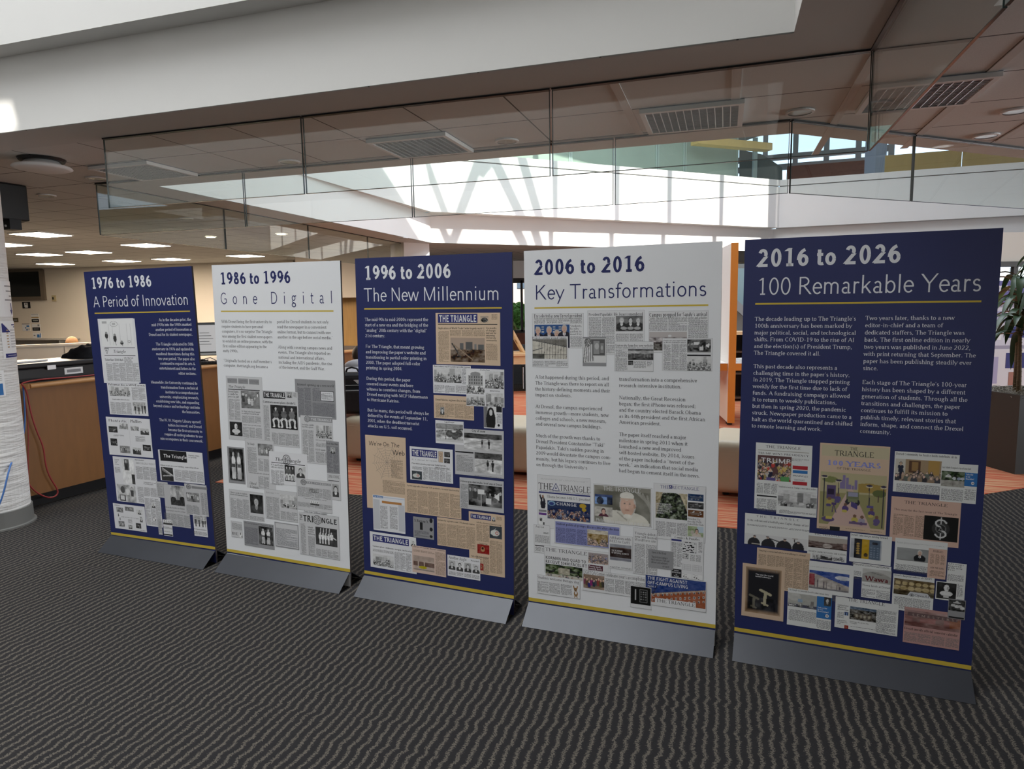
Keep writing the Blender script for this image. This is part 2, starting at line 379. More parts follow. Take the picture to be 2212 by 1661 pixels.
# pen: thick, thin, serif half length, serif thickness, slant
PEN = {'serif': (92, 34, 85, 30, 0), 'serifbold': (128, 48, 95, 42, 0), 'italic': (105, 44, 60, 34, 0.24), 'heavy': (150, 132, 0, 110, 0),
       'light': (62, 56, 0, 56, 0), 'sansbold': (125, 108, 0, 100, 0), 'sanslight': (66, 60, 0, 60, 0), 'roman': (92, 48, 82, 40, 0), 'comic': (80, 76, 0, 70, 0.05), 'slab': (158, 96, 120, 96, 0)}
def glyph(ch, pen, seg):
    th, tn, sl, st, slant = PEN[pen]
    w, cmds = GL[ch]; V = []; F = []; Z = []
    def strip(c, hw):
        n = len(V)
        for i, (x, y) in enumerate(c):
            a = c[max(i - 1, 0)]; b = c[min(i + 1, len(c) - 1)]; dx, dy = b[0] - a[0], b[1] - a[1]; l = math.hypot(dx, dy) or 1
            k = hw[i] if isinstance(hw, list) else hw
            V.append((x - dy / l * k, y + dx / l * k)); V.append((x + dy / l * k, y - dx / l * k))
        for i in range(len(c) - 1): F.append((n + 2 * i, n + 2 * i + 1, n + 2 * i + 3, n + 2 * i + 2))
    def rect(x0, y0, x1, y1):
        n = len(V); V.extend([(x0, y0), (x1, y0), (x1, y1), (x0, y1)]); F.append((n, n + 1, n + 2, n + 3))
    for ci, (c, a) in enumerate(cmds):
        Z += [0.006 * ci] * (len(V) - len(Z))
        if c in 'kn':
            x0, y0, x1, y1 = a[:4]; s0, s1 = (a[4:6] + [0, 0])[:2]; hw = (th if c == 'k' else tn) / 2
            if abs(x0 - x1) < 1: rect(x0 - hw, min(y0, y1), x0 + hw, max(y0, y1))
            else:                                   # a diagonal keeps flat ends
                dy = y1 - y0; dx = x1 - x0; l = math.hypot(dx, dy); hx = hw * l / abs(dy) if abs(dy) > abs(dx) * 0.35 else 0
                if hx: n = len(V); V.extend([(x0 - hx, y0), (x0 + hx, y0), (x1 + hx, y1), (x1 - hx, y1)]); F.append((n, n + 1, n + 2, n + 3))
                else: strip([(x0, y0), (x1, y1)], hw)
            for s, x, y, oy in ((s0, x0, y0, y1), (s1, x1, y1, y0)):
                if (s == 1 and sl) or s == 2:
                    L = sl if s == 1 else max(sl, 115) + (th - 60) * 0.25; up = 1 if y < oy else -1
                    L2 = L if abs(x0 - x1) < 1 else L * 1.1
                    rect(x - hw * .5 - L2 * .8, y if up > 0 else y - st, x + hw * .5 + L2 * .8, y + st if up > 0 else y)
        elif c == 'h':
            x0, x1, y = a; k = tn / 2
            if y in (700, 470): y -= k
            elif y == 0: y += k
            rect(x0, y - k, x1, y + k)
        elif c == 't':
            if sl: x0, y0, x1, y1 = a; rect(x0 - tn / 2, min(y0, y1), x0 + tn / 2, max(y0, y1))
        elif c in 'ac':
            cx, cy, rx, ry, a0, a1 = a; n = max(3, int(abs(a1 - a0) / 360 * seg))
            if c == 'a': rx -= th / 2
            ry -= tn / 2
            P = []; H = []
            for i in range(n + 1):
                t = math.radians(a0 + (a1 - a0) * i / n); P.append((cx + rx * math.cos(t), cy + ry * math.sin(t)))
                q = abs(math.cos(t)) ** 1.5; H.append((tn + (th - tn) * q) / 2)
            strip(P, H)
        elif c == 'd':
            r = th * 0.62; n = len(V); m = 8 if seg > 8 else 4; V.extend([(a[0] + r * math.cos(2 * math.pi * (i + .5) / m), a[1] + r * math.sin(2 * math.pi * (i + .5) / m)) for i in range(m)]); F.append(tuple(range(n, n + m)))
    Z += [0.006 * len(cmds)] * (len(V) - len(Z))
    V = [(x + y * slant, y, z) for (x, y), z in zip(V, Z)]
    return w, V, F
GC = {}
def gget(ch, pen, seg):
    k = (ch, pen, seg)
    if k not in GC: GC[k] = glyph(ch if ch in GL else '.', pen, seg)
    return GC[k]
def adv(ch, pen):
    if ch == ' ': return 235
    return GL.get(ch, GL['.'])[0] + (PEN[pen][0] - 80) * 0.35
def twidth(t, pen): return sum(adv(c, pen) for c in t)
def letters(t, pen, x, y, sx, sy, seg=10, track=0.0):
    """list of (verts, faces) in panel millimetres; x,y is the left end of the base line"""
    V = []; F = []
    for c in t:
        if c != ' ':
            w, gv, gf = gget(c, pen, seg); n = len(V); o = (PEN[pen][0] - 80) * 0.175
            V.extend([(x + (p[0] + o) * sx, y + p[1] * sy, p[2]) for p in gv]); F.extend([tuple(i + n for i in f) for f in gf])
        x += adv(c, pen) * sx + track
    return V, F
def fit_text(t, pen, x0, y0, x1, y1, seg=10, cmax=1.25, base=None):
    """one line set between x0..x1, capitals from y0 (base line) to y1"""
    sy = (y1 - y0) / 700.0; w = twidth(t, pen) - 90; sx = (x1 - x0) / w; track = 0.0
    if sx > sy * cmax:
        sx = sy * cmax; track = ((x1 - x0) - w * sx) / max(1, len(t) - 1)
    return letters(t, pen, x0 - 45 * sx, y0, sx, sy, seg, track)

# ------------------------------------------------------------------ printed photographs: small pictures painted point by point
def vnoise(rng, h, w, cells, octs=3):
    out = np.zeros((h, w)); amp = 1.0; tot = 0
    for o in range(octs):
        n = cells * 2 ** o; g = rng.random((n + 2, n + 2)); yy = np.linspace(0, n, h); xx = np.linspace(0, n, w)
        yi = yy.astype(int); xi = xx.astype(int); fy = (yy - yi)[:, None]; fx = (xx - xi)[None, :]
        a = g[np.ix_(yi, xi)]; b = g[np.ix_(yi, xi + 1)]; c = g[np.ix_(yi + 1, xi)]; d = g[np.ix_(yi + 1, xi + 1)]
        out += amp * ((a * (1 - fx) + b * fx) * (1 - fy) + (c * (1 - fx) + d * fx) * fy); tot += amp; amp *= 0.55
    return out / tot
class Pic:
    def __init__(s, w, h, seed, asp):
        s.w, s.h = w, h; s.r = np.random.default_rng(seed); s.a = np.zeros((h, w, 3))
        s.X, s.Y = np.meshgrid(np.linspace(0, 1, w), np.linspace(0, 1, h)); s.asp = asp
    def fill(s, c): s.a[:] = np.array(c if hasattr(c, '__len__') else (c,) * 3); return s
    def noise(s, amp, cells=8, mask=None):
        n = (vnoise(s.r, s.h, s.w, cells) - 0.5) * 2 * amp
        if mask is not None: n = n * mask
        s.a = np.clip(s.a + n[..., None] * (0.3 + s.a), 0, 1); return s
    def put(s, m, c): s.a[m] = np.array(c if hasattr(c, '__len__') else (c,) * 3)
    def rect(s, x0, y0, x1, y1, c): s.put((s.X >= x0) & (s.X <= x1) & (s.Y >= y0) & (s.Y <= y1), c); return s
    def ell(s, x, y, rx, ry, c): s.put(((s.X - x) / rx) ** 2 + ((s.Y - y) / ry) ** 2 < 1, c); return s
    def line(s, x0, y0, x1, y1, w, c):
        dx, dy = (x1 - x0) * s.asp, y1 - y0; l = dx * dx + dy * dy or 1e-9
        t = np.clip((((s.X - x0) * s.asp) * dx + (s.Y - y0) * dy) / l, 0, 1)
        d = np.hypot((s.X - x0) * s.asp - t * dx, (s.Y - y0) - t * dy); s.put(d < w, c); return s
    def person(s, x, base, h, coat=0.05, face=0.6, hair=0.03, legs=None, wide=1.0):
        k = 1.0 / s.asp; hr = h * 0.075
        if legs is not None: s.rect(x - 0.07 * h * k * wide, base, x - 0.01 * h * k, base + h * 0.5, legs); s.rect(x + 0.01 * h * k, base, x + 0.07 * h * k * wide, base + h * 0.5, legs)
        t = (s.Y - (base + h * .40)) / (h * .42); hw = (0.105 + 0.045 * np.clip(t, 0, 1)) * h * k * wide
        s.put((abs(s.X - x) < hw * np.sqrt(np.clip(1.0 - np.clip((t - .86) / .14, 0, 1) ** 2, 0, 1))) & (t > 0) & (t < 1), coat)
        s.rect(x - .03 * h * k, base + h * .78, x + .03 * h * k, base + h * .87, face)
        s.ell(x, base + h * 0.93, hr * 1.0 * k, hr * 1.15, hair); s.ell(x, base + h * 0.905, hr * 0.8 * k, hr * 1.0, face); return s
    def bust(s, x, y, h, coat, face, hair, shirt=None, tie=None):
        k = 1.0 / s.asp
        s.ell(x, y - h * 0.78, 0.72 * h * k, h * 0.58, coat)
        if shirt is not None: s.ell(x, y - h * 0.42, 0.16 * h * k, h * 0.26, shirt)
        if tie is not None: s.rect(x - 0.035 * h * k, y - h * 0.7, x + 0.035 * h * k, y - h * 0.3, tie)
        s.rect(x - 0.13 * h * k, y - h * 0.4, x + 0.13 * h * k, y - h * 0.1, np.array(face) * 0.8 if hasattr(face, '__len__') else face * 0.8)
        s.ell(x, y + h * 0.08, 0.30 * h * k, h * 0.38, hair); s.ell(x, y - h * 0.01, 0.235 * h * k, h * 0.32, face)
        e = 0.12
        for q in (-1, 1): s.ell(x + q * 0.09 * h * k, y + h * 0.04, 0.035 * h * k, h * 0.022, e)
        s.ell(x, y - h * 0.15, 0.085 * h * k, h * 0.022, e); s.line(x, y + h * .02, x + .02 * h * k, y - h * .07, .012 * h, np.array(face) * 0.72 if hasattr(face, '__len__') else face * .72); return s
    def heads(s, n, y0, y1, size, dark=(0.02, 0.3), face=(0.35, 0.75), tint=None):
        ys = np.sort(s.r.uniform(y0, y1, n))[::-1]
        for y in ys:
            x = s.r.random(); z = size * (1.25 - 0.6 * (y - y0) / max(1e-6, y1 - y0)); c = s.r.uniform(*dark); f = s.r.uniform(*face)
            cc = c if tint is None else np.array(tint[s.r.integers(len(tint))]) * (0.5 + s.r.random())
            k = 1 / s.asp; s.ell(x, y - z * 1.5, z * 1.3 * k, z * 1.6, np.clip(cc, 0, 1)); s.ell(x, y + z * .25, z * .62 * k, z * .8, c * .4); s.ell(x, y, z * 0.5 * k, z * 0.7, f if tint is None else (f, f * .72, f * .58))
        return s
def photo(kind, seed, w, h, asp):
    p = Pic(w, h, seed, asp); r = p.r; U = r.uniform
    if kind == 'crowd': p.fill(0.55); p.rect(0, 0.55, 1, 1, 0.66); [p.rect(x, .5, x + U(.08, .2), U(.7, 1), U(.25, .6)) for x in r.random(6)]; p.heads(46, 0.05, 0.62, 0.085)
    elif kind == 'crowdc': p.fill((.35, .3, .3)); p.heads(50, 0.0, 0.8, 0.11, tint=[(.2, .2, .3), (.5, .4, .35), (.15, .12, .12)])
    elif kind == 'autumn': p.fill((.35, .25, .12)).noise(.5, 8); p.rect(0, .75, 1, 1, (.6, .55, .45)); p.noise(.4, 6); p.heads(30, 0, .45, .1, tint=[(.1, .1, .1), (.4, .3, .25), (.5, .45, .4)])
    elif kind == 'figures': p.fill(.5).noise(.5, 5); p.rect(0, 0, 1, .25, .75); [p.person(x, U(-.1, .1), U(.7, .95), U(.02, .12), .45, .03, .04) for x in (.15, .42, .7, .9)]
    elif kind == 'street': p.fill(.62); [p.rect(x, .3, x + .16, U(.55, 1), U(.2, .5)) for x in (0, .14, .5, .68, .84)]; p.rect(0, 0, 1, .32, .45); p.line(.2, .32, 0, 0, .03, .7); [p.ell(x, .22, .09, .09, U(.05, .9)) for x in (.3, .6, .82)]; p.heads(8, .1, .35, .08); p.noise(.2, 10)
    elif kind in ('dark', 'bluedark', 'brown'): p.fill(dict(dark=.04, bluedark=(.02, .05, .12), brown=(.16, .07, .03))[kind]).noise(.25, 5); p.rect(.1, .55, .9, .62, .25); p.rect(.2, .35, .8, .42, .16); [p.ell(U(.1, .9), U(.1, .8), .05, .08, U(.15, .6)) for _ in range(5)]
    elif kind == 'skyline': p.fill(.55); [p.rect(x, 0, x + .15, U(.3, .75), U(.02, .12)) for x in np.linspace(0, .9, 8)]; p.rect(0, 0, 1, .25, .06); p.noise(.15, 8)
    elif kind == 'group': p.fill(.22).noise(.5, 4); [p.person(x, U(-.15, .05), U(.7, .95), U(.02, .7), U(.5, .8), .03) for x in np.linspace(.12, .9, 6)]
    elif kind == 'groupwarm': p.fill((.28, .2, .15)).noise(.3, 4); [p.person(x, U(-.3, -.05), U(.85, 1.05), (U(.02, .3), U(.02, .12), U(.02, .15)), (.7, .48, .36), (.04, .03, .03)) for x in np.linspace(.06, .95, 9)]
    elif kind == 'figure': p.fill(.8).noise(.2, 4); p.rect(.2, .35, .6, 1, .15); p.person(.36, .3, .68, .05, .5); p.rect(.15, .02, .75, .55, .78); p.rect(.75, 0, 1, .4, .06); p.noise(.2, 9)
    elif kind == 'room': p.fill(.5).noise(.6, 5); p.rect(.1, .05, .42, .4, .06); p.rect(.14, .12, .36, .36, .7); p.person(.55, .1, .8, .75, .6); p.person(.8, 0, .9, .08, .5); p.ell(.3, .7, .12, .2, .1)
    elif kind == 'corner': p.fill(.04); [p.line(.1, .95 - i * .1, 1, .42 - i * .03, .02, .75 - i * .2) for i in range(3)]; p.line(.15, .35, .9, .42, .05, .42); p.noise(.1, 5)
    elif kind == 'towers': p.fill(.35); p.noise(.9, 3); p.rect(.4, .25, .68, .74, .5); [p.rect(x, .25, x + .035, .74, .14) for x in (.47, .54, .61)]; p.rect(0, 0, 1, .3, .05); p.ell(.2, .3, .2, .12, .04); p.ell(.85, .32, .2, .16, .05); p.noise(.2, 12)
    elif kind == 'portrait': p.fill(U(.3, .75)).noise(.2, 3); p.bust(.5, .58, .62, .06, .62, .04, .8)
    elif kind == 'portraitdark': p.fill(.03); p.bust(.48, .6, .6, .05, .5, .06, .3); p.noise(.15, 6)
    elif kind == 'faces': p.fill(.75); [p.bust(x, .6, .6, .06, .7, .03) for x in (.15, .38, .62, .86)]
    elif kind == 'bust': p.fill(.02); p.ell(.5, .33, .33, .16, .68); p.rect(.36, .08, .64, .24, .55); p.rect(.44, .4, .56, .6, .6); p.ell(.5, .68, .13, .2, .72); p.ell(.56, .66, .05, .1, .4); p.noise(.1, 5)
    elif kind == 'seated':
        p.fill(.03)
        for x in (.2, .5, .8):
            c = U(.03, .22); p.person(x, .12, .80, c, .58, .05, None, 1.15); p.line(x - .10, .62, x - .02, .42, .03, c); p.line(x + .10, .62, x + .04, .42, .03, c); p.ell(x + .01, .42, .035, .03, .55)
            p.line(x - .05, .42, x - .11, .36, .05, .7); p.line(x - .11, .36, x - .07, .10, .042, .72); p.line(x + .05, .42, x + .10, .35, .05, .66); p.line(x + .10, .35, x + .09, .10, .042, .7); p.ell(x - .09, .08, .045, .03, .8); p.ell(x + .11, .08, .045, .03, .8)
        p.noise(.15, 9)
    elif kind == 'players': p.fill(.05).noise(.4, 5); [(p.ell(x, .62, .13, .16, .7), p.ell(x, .82, .06, .07, .5), p.line(x - .04, .5, x - .06, .1, .05, .55), p.line(x + .05, .5, x + .06, .1, .05, .55), p.rect(x - .12, .42, x + .12, .52, .12)) for x in (.3, .68)]; p.noise(.3, 8)
    elif kind == 'dancers': p.fill(.05); [(p.person(x, .08, .62, .85, .6, .05, .8), p.line(x + .02, .5, x + .05, .95, .022, .75)) for x in (.2, .33, .46, .6)]; p.person(.74, .05, .75, .88, .6, .05, .1); p.line(.74, .55, .95, .4, .03, .7); p.noise(.1, 8)
    elif kind == 'cartoon':
        p.fill(.8)
        for x in np.linspace(.14, .92, 8): p.line(x, .05, x, .85, .004, .45)
        p.ell(.42, .84, .12, .1, .15); p.ell(.42, .84, .11, .09, .8); p.rect(.37, .8, .47, .88, .5); p.rect(.05, .86, .2, .95, .45)
        for x, y, z in ((.16, .4, .2), (.42, .3, .25), (.62, .12, .1)): p.ell(x, y, .05, z * .55, .05); p.ell(x, y + z * .55, .035, .045, .3); p.line(x, y - z * .4, x + .02, y - z, .012, .1)
        p.line(.05, .03, .95, .03, .005, .2); p.ell(.85, .18, .05, .05, .3); p.ell(.85, .18, .035, .035, .75)
    elif kind == 'brain': p.fill((.53, .41, .31)); p.ell(.5, .4, .42, .35, .06); p.noise(.7, 9, ((p.X - .5) / .42) ** 2 + ((p.Y - .4) / .35) ** 2 < 1); p.rect(0, .85, 1, .92, .2)
    elif kind == 'ruins': p.fill((.42, .32, .25)); [p.rect(x, .5, x + z, y, c) for x, z, y, c in ((.28, .1, .78, .13), (.45, .2, .82, .1), (.7, .06, .74, .2), (.8, .17, .72, .12))]; p.rect(0, 0, 1, .5, (.13, .09, .06)); p.noise(.6, 9, p.Y < .55); p.line(.05, .75, .3, .2, .03, .05); p.line(.1, .7, .65, .1, .025, (.3, .22, .15)); [p.line(.2 + i * .04, .25, .28 + i * .04, .5, .008, (.35, .26, .19)) for i in range(6)]
    elif kind == 'cityhall': p.fill(.78); p.rect(.1, .35, .9, .8, .4); p.ell(.5, .85, .28, .1, .3); [p.rect(x, y, x + .06, y + .08, .1) for x in np.linspace(.15, .8, 6) for y in (.42, .56, .68)]; p.heads(30, 0, .35, .06)
    elif kind == 'veil': p.fill(.75); p.rect(0, 0, .3, 1, .18); p.ell(.55, .35, .38, .55, .015); p.ell(.55, .72, .27, .25, .015); p.ell(.56, .72, .13, .15, .62)
    elif kind == 'snow': p.fill(.62).noise(.4, 5); p.rect(0, .7, 1, 1, .08); p.noise(.3, 10); p.line(0, .3, .7, .7, .03, .4); p.person(.48, .15, .5, .02, .05, .02, .02); p.person(.66, .1, .55, .02, .05, .02, .02)
    elif kind == 'dragon': p.fill(.55).noise(.5, 7); p.rect(0, .7, 1, 1, .3); [p.ell(x, y, .13, .2, .1) or p.ell(x, y, .08, .13, .6) for x, y in ((.5, .45), (.7, .35), (.85, .5))]; p.line(0, .55, 1, .75, .015, .03); p.line(.35, 0, .38, .95, .015, .04); p.noise(.3, 12); p.rect(0, 0, 1, .12, .6)
    elif kind == 'exam': p.fill((.05, .06, .07)); p.line(.1, .35, .5, .8, .02, .6); p.ell(.45, .45, .36, .25, (.62, .64, .6)); p.ell(.6, .45, .12, .14, (.45, .05, .03)); p.ell(.6, .45, .07, .08, (.62, .64, .6)); p.noise(.1, 5)
    elif kind == 'protest': p.fill(.12).noise(.7, 6); [p.person(x, U(-.1, .1), U(.6, .85), U(.02, .2), U(.4, .7), .03) for x in np.linspace(.05, .95, 7)]; p.rect(.28, .6, .48, .8, .75); p.line(.38, 0, .38, .6, .012, .5); p.rect(.52, .2, .68, .45, .68); p.put((p.X > .74) & (p.Y < .5 + (p.X - .74) * 1.3) & (p.Y > .55 - (p.X - .74) * .9) & (p.X < .92), .8); p.rect(0, 0, 1, .08, .5)
    elif kind == 'library': p.fill((.50, .40, .34)); p.put(p.Y > .55 + .15 * p.X, (.42, .33, .28)); p.put((p.Y < .6) & (p.Y > .3), (.16, .1, .08)); [p.rect(x, .25, x + .04, .6, (.55, .45, .38)) for x in (.22, .5)]; p.ell(.45, .22, .2, .1, (.45, .38, .02)); p.rect(0, 0, 1, .1, (.3, .25, .22)); p.noise(.15, 8)
    elif kind == 'redbox': p.fill((.30, .025, .02)); p.ell(.45, .5, .17, .3, (.45, .25, .12)); p.ell(.45, .6, .09, .14, (.06, .02, .02)); p.noise(.2, 5)
    elif kind == 'fourmen':
        p.fill((.025, .085, .25)); [p.rect(x, y, x + .07, y + .045, (.62, .62, .55)) for x in np.linspace(.04, .86, 6) for y in (.78, .88, .66)]
        for x, y in ((.1, .72), (.42, .74), (.64, .6), (.85, .8)): p.bust(x, y, .42, (.015, .015, .03), (.62, .40, .31), (.5, .48, .46), (.7, .7, .72), (.25, .03, .04))
        p.rect(0, 0, 1, .3, (.02, .02, .04))
    elif kind == 'threemen': p.fill(.18).noise(.3, 3); [p.bust(x, .68, .5, .03, .62, h_, .75) for x, h_ in ((.22, .5), (.55, .05), (.83, .25))]; [p.ell(x, .2, .12, .1, .45) for x in (.3, .55, .8)]; p.noise(.12, 9)
    elif kind == 'glasshall':
        p.fill((.58, .55, .48)); p.put(p.Y > .62 + .3 * (1 - p.X), (.18, .17, .15)); [p.line(x, 0, x + .02, .95, .012, (.12, .11, .1)) for x in np.linspace(.18, .98, 11)]
        p.line(0, .95, 1, .6, .02, (.08, .08, .08)); p.rect(0, .2, 1, .23, (.15, .14, .13)); p.rect(0, 0, .35, .25, (.1, .1, .09)); p.line(.0, .4, .3, .55, .02, (.1, .1, .1)); p.noise(.2, 9)
    elif kind == 'flag':
        p.fill(.62); p.rect(.35, .3, .95, .98, .1); p.rect(.45, .35, .72, .9, .3); p.rect(.75, .4, .9, .8, .25); p.ell(.6, .68, .09, .13, .5); p.ell(.82, .62, .05, .09, .45)
        for i in range(9): p.line(.12 + i * .035, .75, .02 + i * .05, .02 + i * .01, .028, .75 if i % 2 else .22)
        p.ell(.22, .85, .16, .18, .14); [p.ell(U(.1, .34), U(.72, .98), .012, .014, .75) for _ in range(24)]; p.rect(.5, 0, 1, .26, .7)
    elif kind == 'rocks': p.fill((.36, .33, .33)); p.rect(0, .72, 1, 1, (.5, .46, .45)); p.rect(.52, 0, 1, .7, (.26, .23, .22)); p.noise(.9, 12, p.Y < .7); p.ell(.55, .78, .05, .06, .7); p.put((p.Y < .35) & (p.X < .6), (.12, .11, .1)); p.noise(.7, 16, p.Y < .5)
    elif kind == 'webhero': p.fill(.25); p.rect(0, .86, 1, 1, .06); p.rect(0, 0, 1, .18, .05); [p.rect(x, .18, x + .12, U(.5, .75), U(.03, .12)) for x in np.linspace(0, .9, 8)]; p.rect(0, .62, 1, .86, .42); p.noise(.4, 8)
    elif kind == 'waver': p.fill(.75); p.ell(.55, .35, .34, .45, (.02, .02, .03)); p.ell(.55, .83, .12, .12, (.35, .2, .14)); p.line(.35, .55, .15, .92, .05, (.02, .02, .03)); p.ell(.14, .93, .07, .04, (.4, .24, .17)); p.rect(.5, .5, .6, .7, .8)
    elif kind == 'rally': p.fill((.02, .035, .10)); p.ell(.1, .85, .09, .13, (.25, .4, .55)); p.ell(.1, .83, .06, .09, (.03, .05, .2)); p.heads(90, 0, .55, .06, dark=(.01, .05), tint=[(.03, .05, .12), (.2, .2, .25), (.25, .1, .06), (.08, .08, .15)]); p.ell(.83, .85, .08, .12, (.5, .33, .03)); p.ell(.86, .65, .05, .1, (.45, .3, .03)); p.noise(.25, 12, p.Y < .6)
    elif kind == 'pope':
        p.fill((.24, .235, .20)).noise(.35, 3); [p.line(.7 + .08 * i, .95 - .05 * i, 1, .55 - .05 * i, .025, (.36, .35, .31)) for i in range(4)]; p.rect(0, .88, 1, 1, (.28, .27, .23))
        p.ell(.62, .02, .36, .32, (.70, .68, .60)); p.ell(.40, .12, .24, .24, (.66, .64, .57)); p.line(.42, .3, .58, .12, .02, (.45, .43, .37)); p.ell(.60, .52, .145, .30, (.55, .52, .48))
        p.ell(.595, .50, .125, .275, (.66, .44, .34)); p.ell(.585, .76, .125, .11, (.74, .72, .66)); p.rect(.46, .66, .72, .7, (.60, .45, .36)); p.ell(.72, .5, .02, .06, (.5, .3, .22))
        for q in (.545, .635): p.ell(q, .555, .017, .014, .08); p.ell(q, .590, .026, .007, (.50, .34, .27))
        p.ell(.59, .385, .042, .012, (.46, .22, .17)); p.ell(.595, .47, .024, .05, (.72, .48, .38)); p.ell(.6, .22, .08, .06, (.74, .72, .65)); p.noise(.12, 8)
    elif kind == 'bluephoto': p.fill((.20, .33, .62)); p.ell(.3, .35, .2, .4, (.03, .04, .07)); p.rect(.7, 0, 1, .8, (.02, .03, .06)); p.rect(0, .75, 1, 1, (.05, .08, .2)); p.noise(.2, 5)
    elif kind == 'woman': p.fill((.5, .48, .44)).noise(.3, 6); p.bust(.5, .5, .75, (.1, .03, .05), (.66, .42, .34), (.06, .03, .025))
    elif kind == 'green': p.fill((.05, .07, .03)).noise(1.2, 14); p.put(p.Y > 1.02 - .25 * abs(p.X - .5), (.6, .6, .58)); p.put(p.X > .72 + .38 * (1 - p.Y) ** .8, (.46, .40, .27)); p.put((p.X < .22 * p.Y), (.34, .28, .17)); p.noise(.5, 18)
    elif kind == 'manpark': p.fill((.35, .42, .25)).noise(.5, 6); p.rect(.6, .4, 1, 1, (.5, .6, .68)); p.bust(.58, .5, .6, (.62, .56, .5), (.62, .42, .33), (.1, .07, .06)); p.ell(.3, .4, .1, .2, (.5, .45, .4))
    elif kind == 'trees': p.fill((.07, .10, .035)).noise(1.1, 9); p.rect(.35, .3, .66, .8, (.38, .35, .27)); p.noise(.5, 14); p.rect(0, 0, 1, .25, (.55, .52, .45)); p.heads(10, .05, .3, .08, tint=[(.1, .1, .12), (.3, .3, .3)])
    elif kind == 'museum': p.fill((.30, .31, .34)); p.rect(0, .2, 1, .75, (.045, .03, .028)); p.rect(0, .75, 1, .8, (.13, .08, .06)); p.rect(0, .05, 1, .15, (.2, .2, .24)); p.noise(.15, 6)
    elif kind == 'rowhouse':
        p.fill((.025, .055, .21)); top = .28 + .42 * p.X; p.put(p.Y < top, (.34, .10, .045)); p.put((p.Y < top) & (p.Y > top - .06), (.42, .30, .22))
        for i in range(13):
            x = .05 + i * .075
            for q in (.12, .30, .47):
                y = .28 + .42 * x - q
                if y > -.05: p.rect(x, y, x + .03, y + .09, (.62, .58, .52)); p.rect(x + .006, y + .01, x + .024, y + .07, (.08, .07, .09))
        for i in range(9): p.line(.13, .3, .13 + U(-.16, .22), U(.55, .9), .006, (.03, .03, .05))
        p.noise(.18, 14)
    elif kind == 'phones': p.fill(.004); p.rect(.2, .22, .28, .85, .45); p.rect(.44, .12, .84, .88, .25); p.rect(.47, .16, .81, .84, .01); [p.ell(x, y, .035, .035, U(.1, .4)) for x in (.53, .64, .75) for y in (.3, .45, .6, .72)]
    elif kind == 'rallyred': p.fill((.12, .06, .06)); p.heads(80, .0, .85, .07, tint=[(.45, .05, .04), (.5, .48, .45), (.03, .03, .05), (.4, .3, .1)]); p.person(.4, -.05, .5, (.02, .02, .05), (.7, .42, .28), (.6, .45, .2)); p.rect(.27, 0, .55, .12, (.1, .08, .25)); p.rect(.7, .0, .95, .2, (.1, .3, .1))
    elif kind == 'campus':
        p.fill((.45, .40, .24)); p.put(p.Y < .62, (.30, .28, .13)); p.put(abs(p.X - .47) < .04 + .42 * (.68 - p.Y), (.56, .40, .35))
        [p.rect(.3 + i * .045, .70, .34 + i * .045, .86 + .1 * math.sin(i * 1.3), (.22, .18, .34)) for i in range(6)]
        p.put((p.X > .58) & (p.Y > .66) & (p.Y < .84 - .15 * abs(p.X - .75)), (.36, .25, .07)); p.rect(.1, .5, .24, .75, (.10, .07, .17)); p.rect(.12, .58, .22, .68, (.03, .02, .05)); p.ell(.9, .66, .1, .07, (.12, .14, .05)); p.rect(.88, .5, .9, .62, (.1, .07, .05)); p.ell(.15, .86, .12, .06, (.20, .22, .08))
        for x, y in ((.06, .9), (.28, .84), (.75, .78), (.96, .78)): p.line(x, y, x + .005, y - .75 if x in (.06, .96) else y - .35, .008, (.03, .03, .05)); p.ell(x, y, .05, .025, (.6, .55, .4)); p.ell(x, y + .015, .045, .02, (.05, .04, .08))
        p.rect(.41, .5, .6, .66, (.16, .18, .10)); p.rect(.43, .57, .58, .65, (.3, .3, .42)); p.ell(.43, .46, .035, .055, (.03, .03, .04)); p.ell(.58, .46, .035, .055, (.03, .03, .04)); p.rect(.43, .46, .58, .52, (.2, .22, .12))
        for x, y, c, d in ((.40, .33, (.09, .06, .2), (.5, .42, .1)), (.28, .5, (.1, .08, .22), (.1, .08, .2)), (.15, .42, (.4, .32, .1), (.1, .08, .2)), (.55, .13, (.5, .42, .1), (.1, .07, .18)), (.66, .12, (.35, .32, .4), (.1, .07, .18)), (.8, .28, (.1, .07, .2), (.5, .4, .1)), (.88, .14, (.12, .09, .22), (.12, .09, .2))): p.ell(x, y, .05, .055, c); p.ell(x, y + .075, .028, .03, (.18, .10, .07)); p.ell(x - .01, y - .05, .04, .03, d)
        p.line(.22, .4, .2, .24, .008, (.08, .05, .15)); p.line(.22, .4, .26, .24, .008, (.08, .05, .15)); p.rect(.19, .38, .26, .42, (.08, .05, .15)); p.rect(.47, .05, .74, .09, (.15, .1, .2)); p.ell(.14, .1, .1, .05, (.1, .07, .18)); p.put((p.X > .1) & (p.X < .2) & (p.Y > .1) & (p.Y < .16), (.5, .42, .1)); p.put((p.X > .48) & (p.X < .58) & (abs(p.Y - .43 + .5 * (p.X - .48)) < .05), (.08, .06, .2)); p.rect(.72, .38, .82, .42, (.1, .08, .25))
    elif kind == 'sitin': p.fill((.36, .26, .16)); p.rect(0, .2, .22, 1, (.55, .52, .46)); p.rect(.3, .4, .55, .95, (.10, .05, .03)); p.rect(.36, .5, .5, .9, (.3, .18, .07)); p.rect(.72, .35, .95, 1, (.42, .26, .08)); p.rect(0, 0, 1, .22, (.14, .10, .09)); p.heads(26, .18, .5, .085, tint=[(.05, .05, .06), (.28, .2, .14), (.12, .14, .12)]); p.person(.12, .08, .78, (.02, .025, .05), (.5, .35, .25), (.02, .02, .02), (.02, .02, .04))
    elif kind == 'dollar':
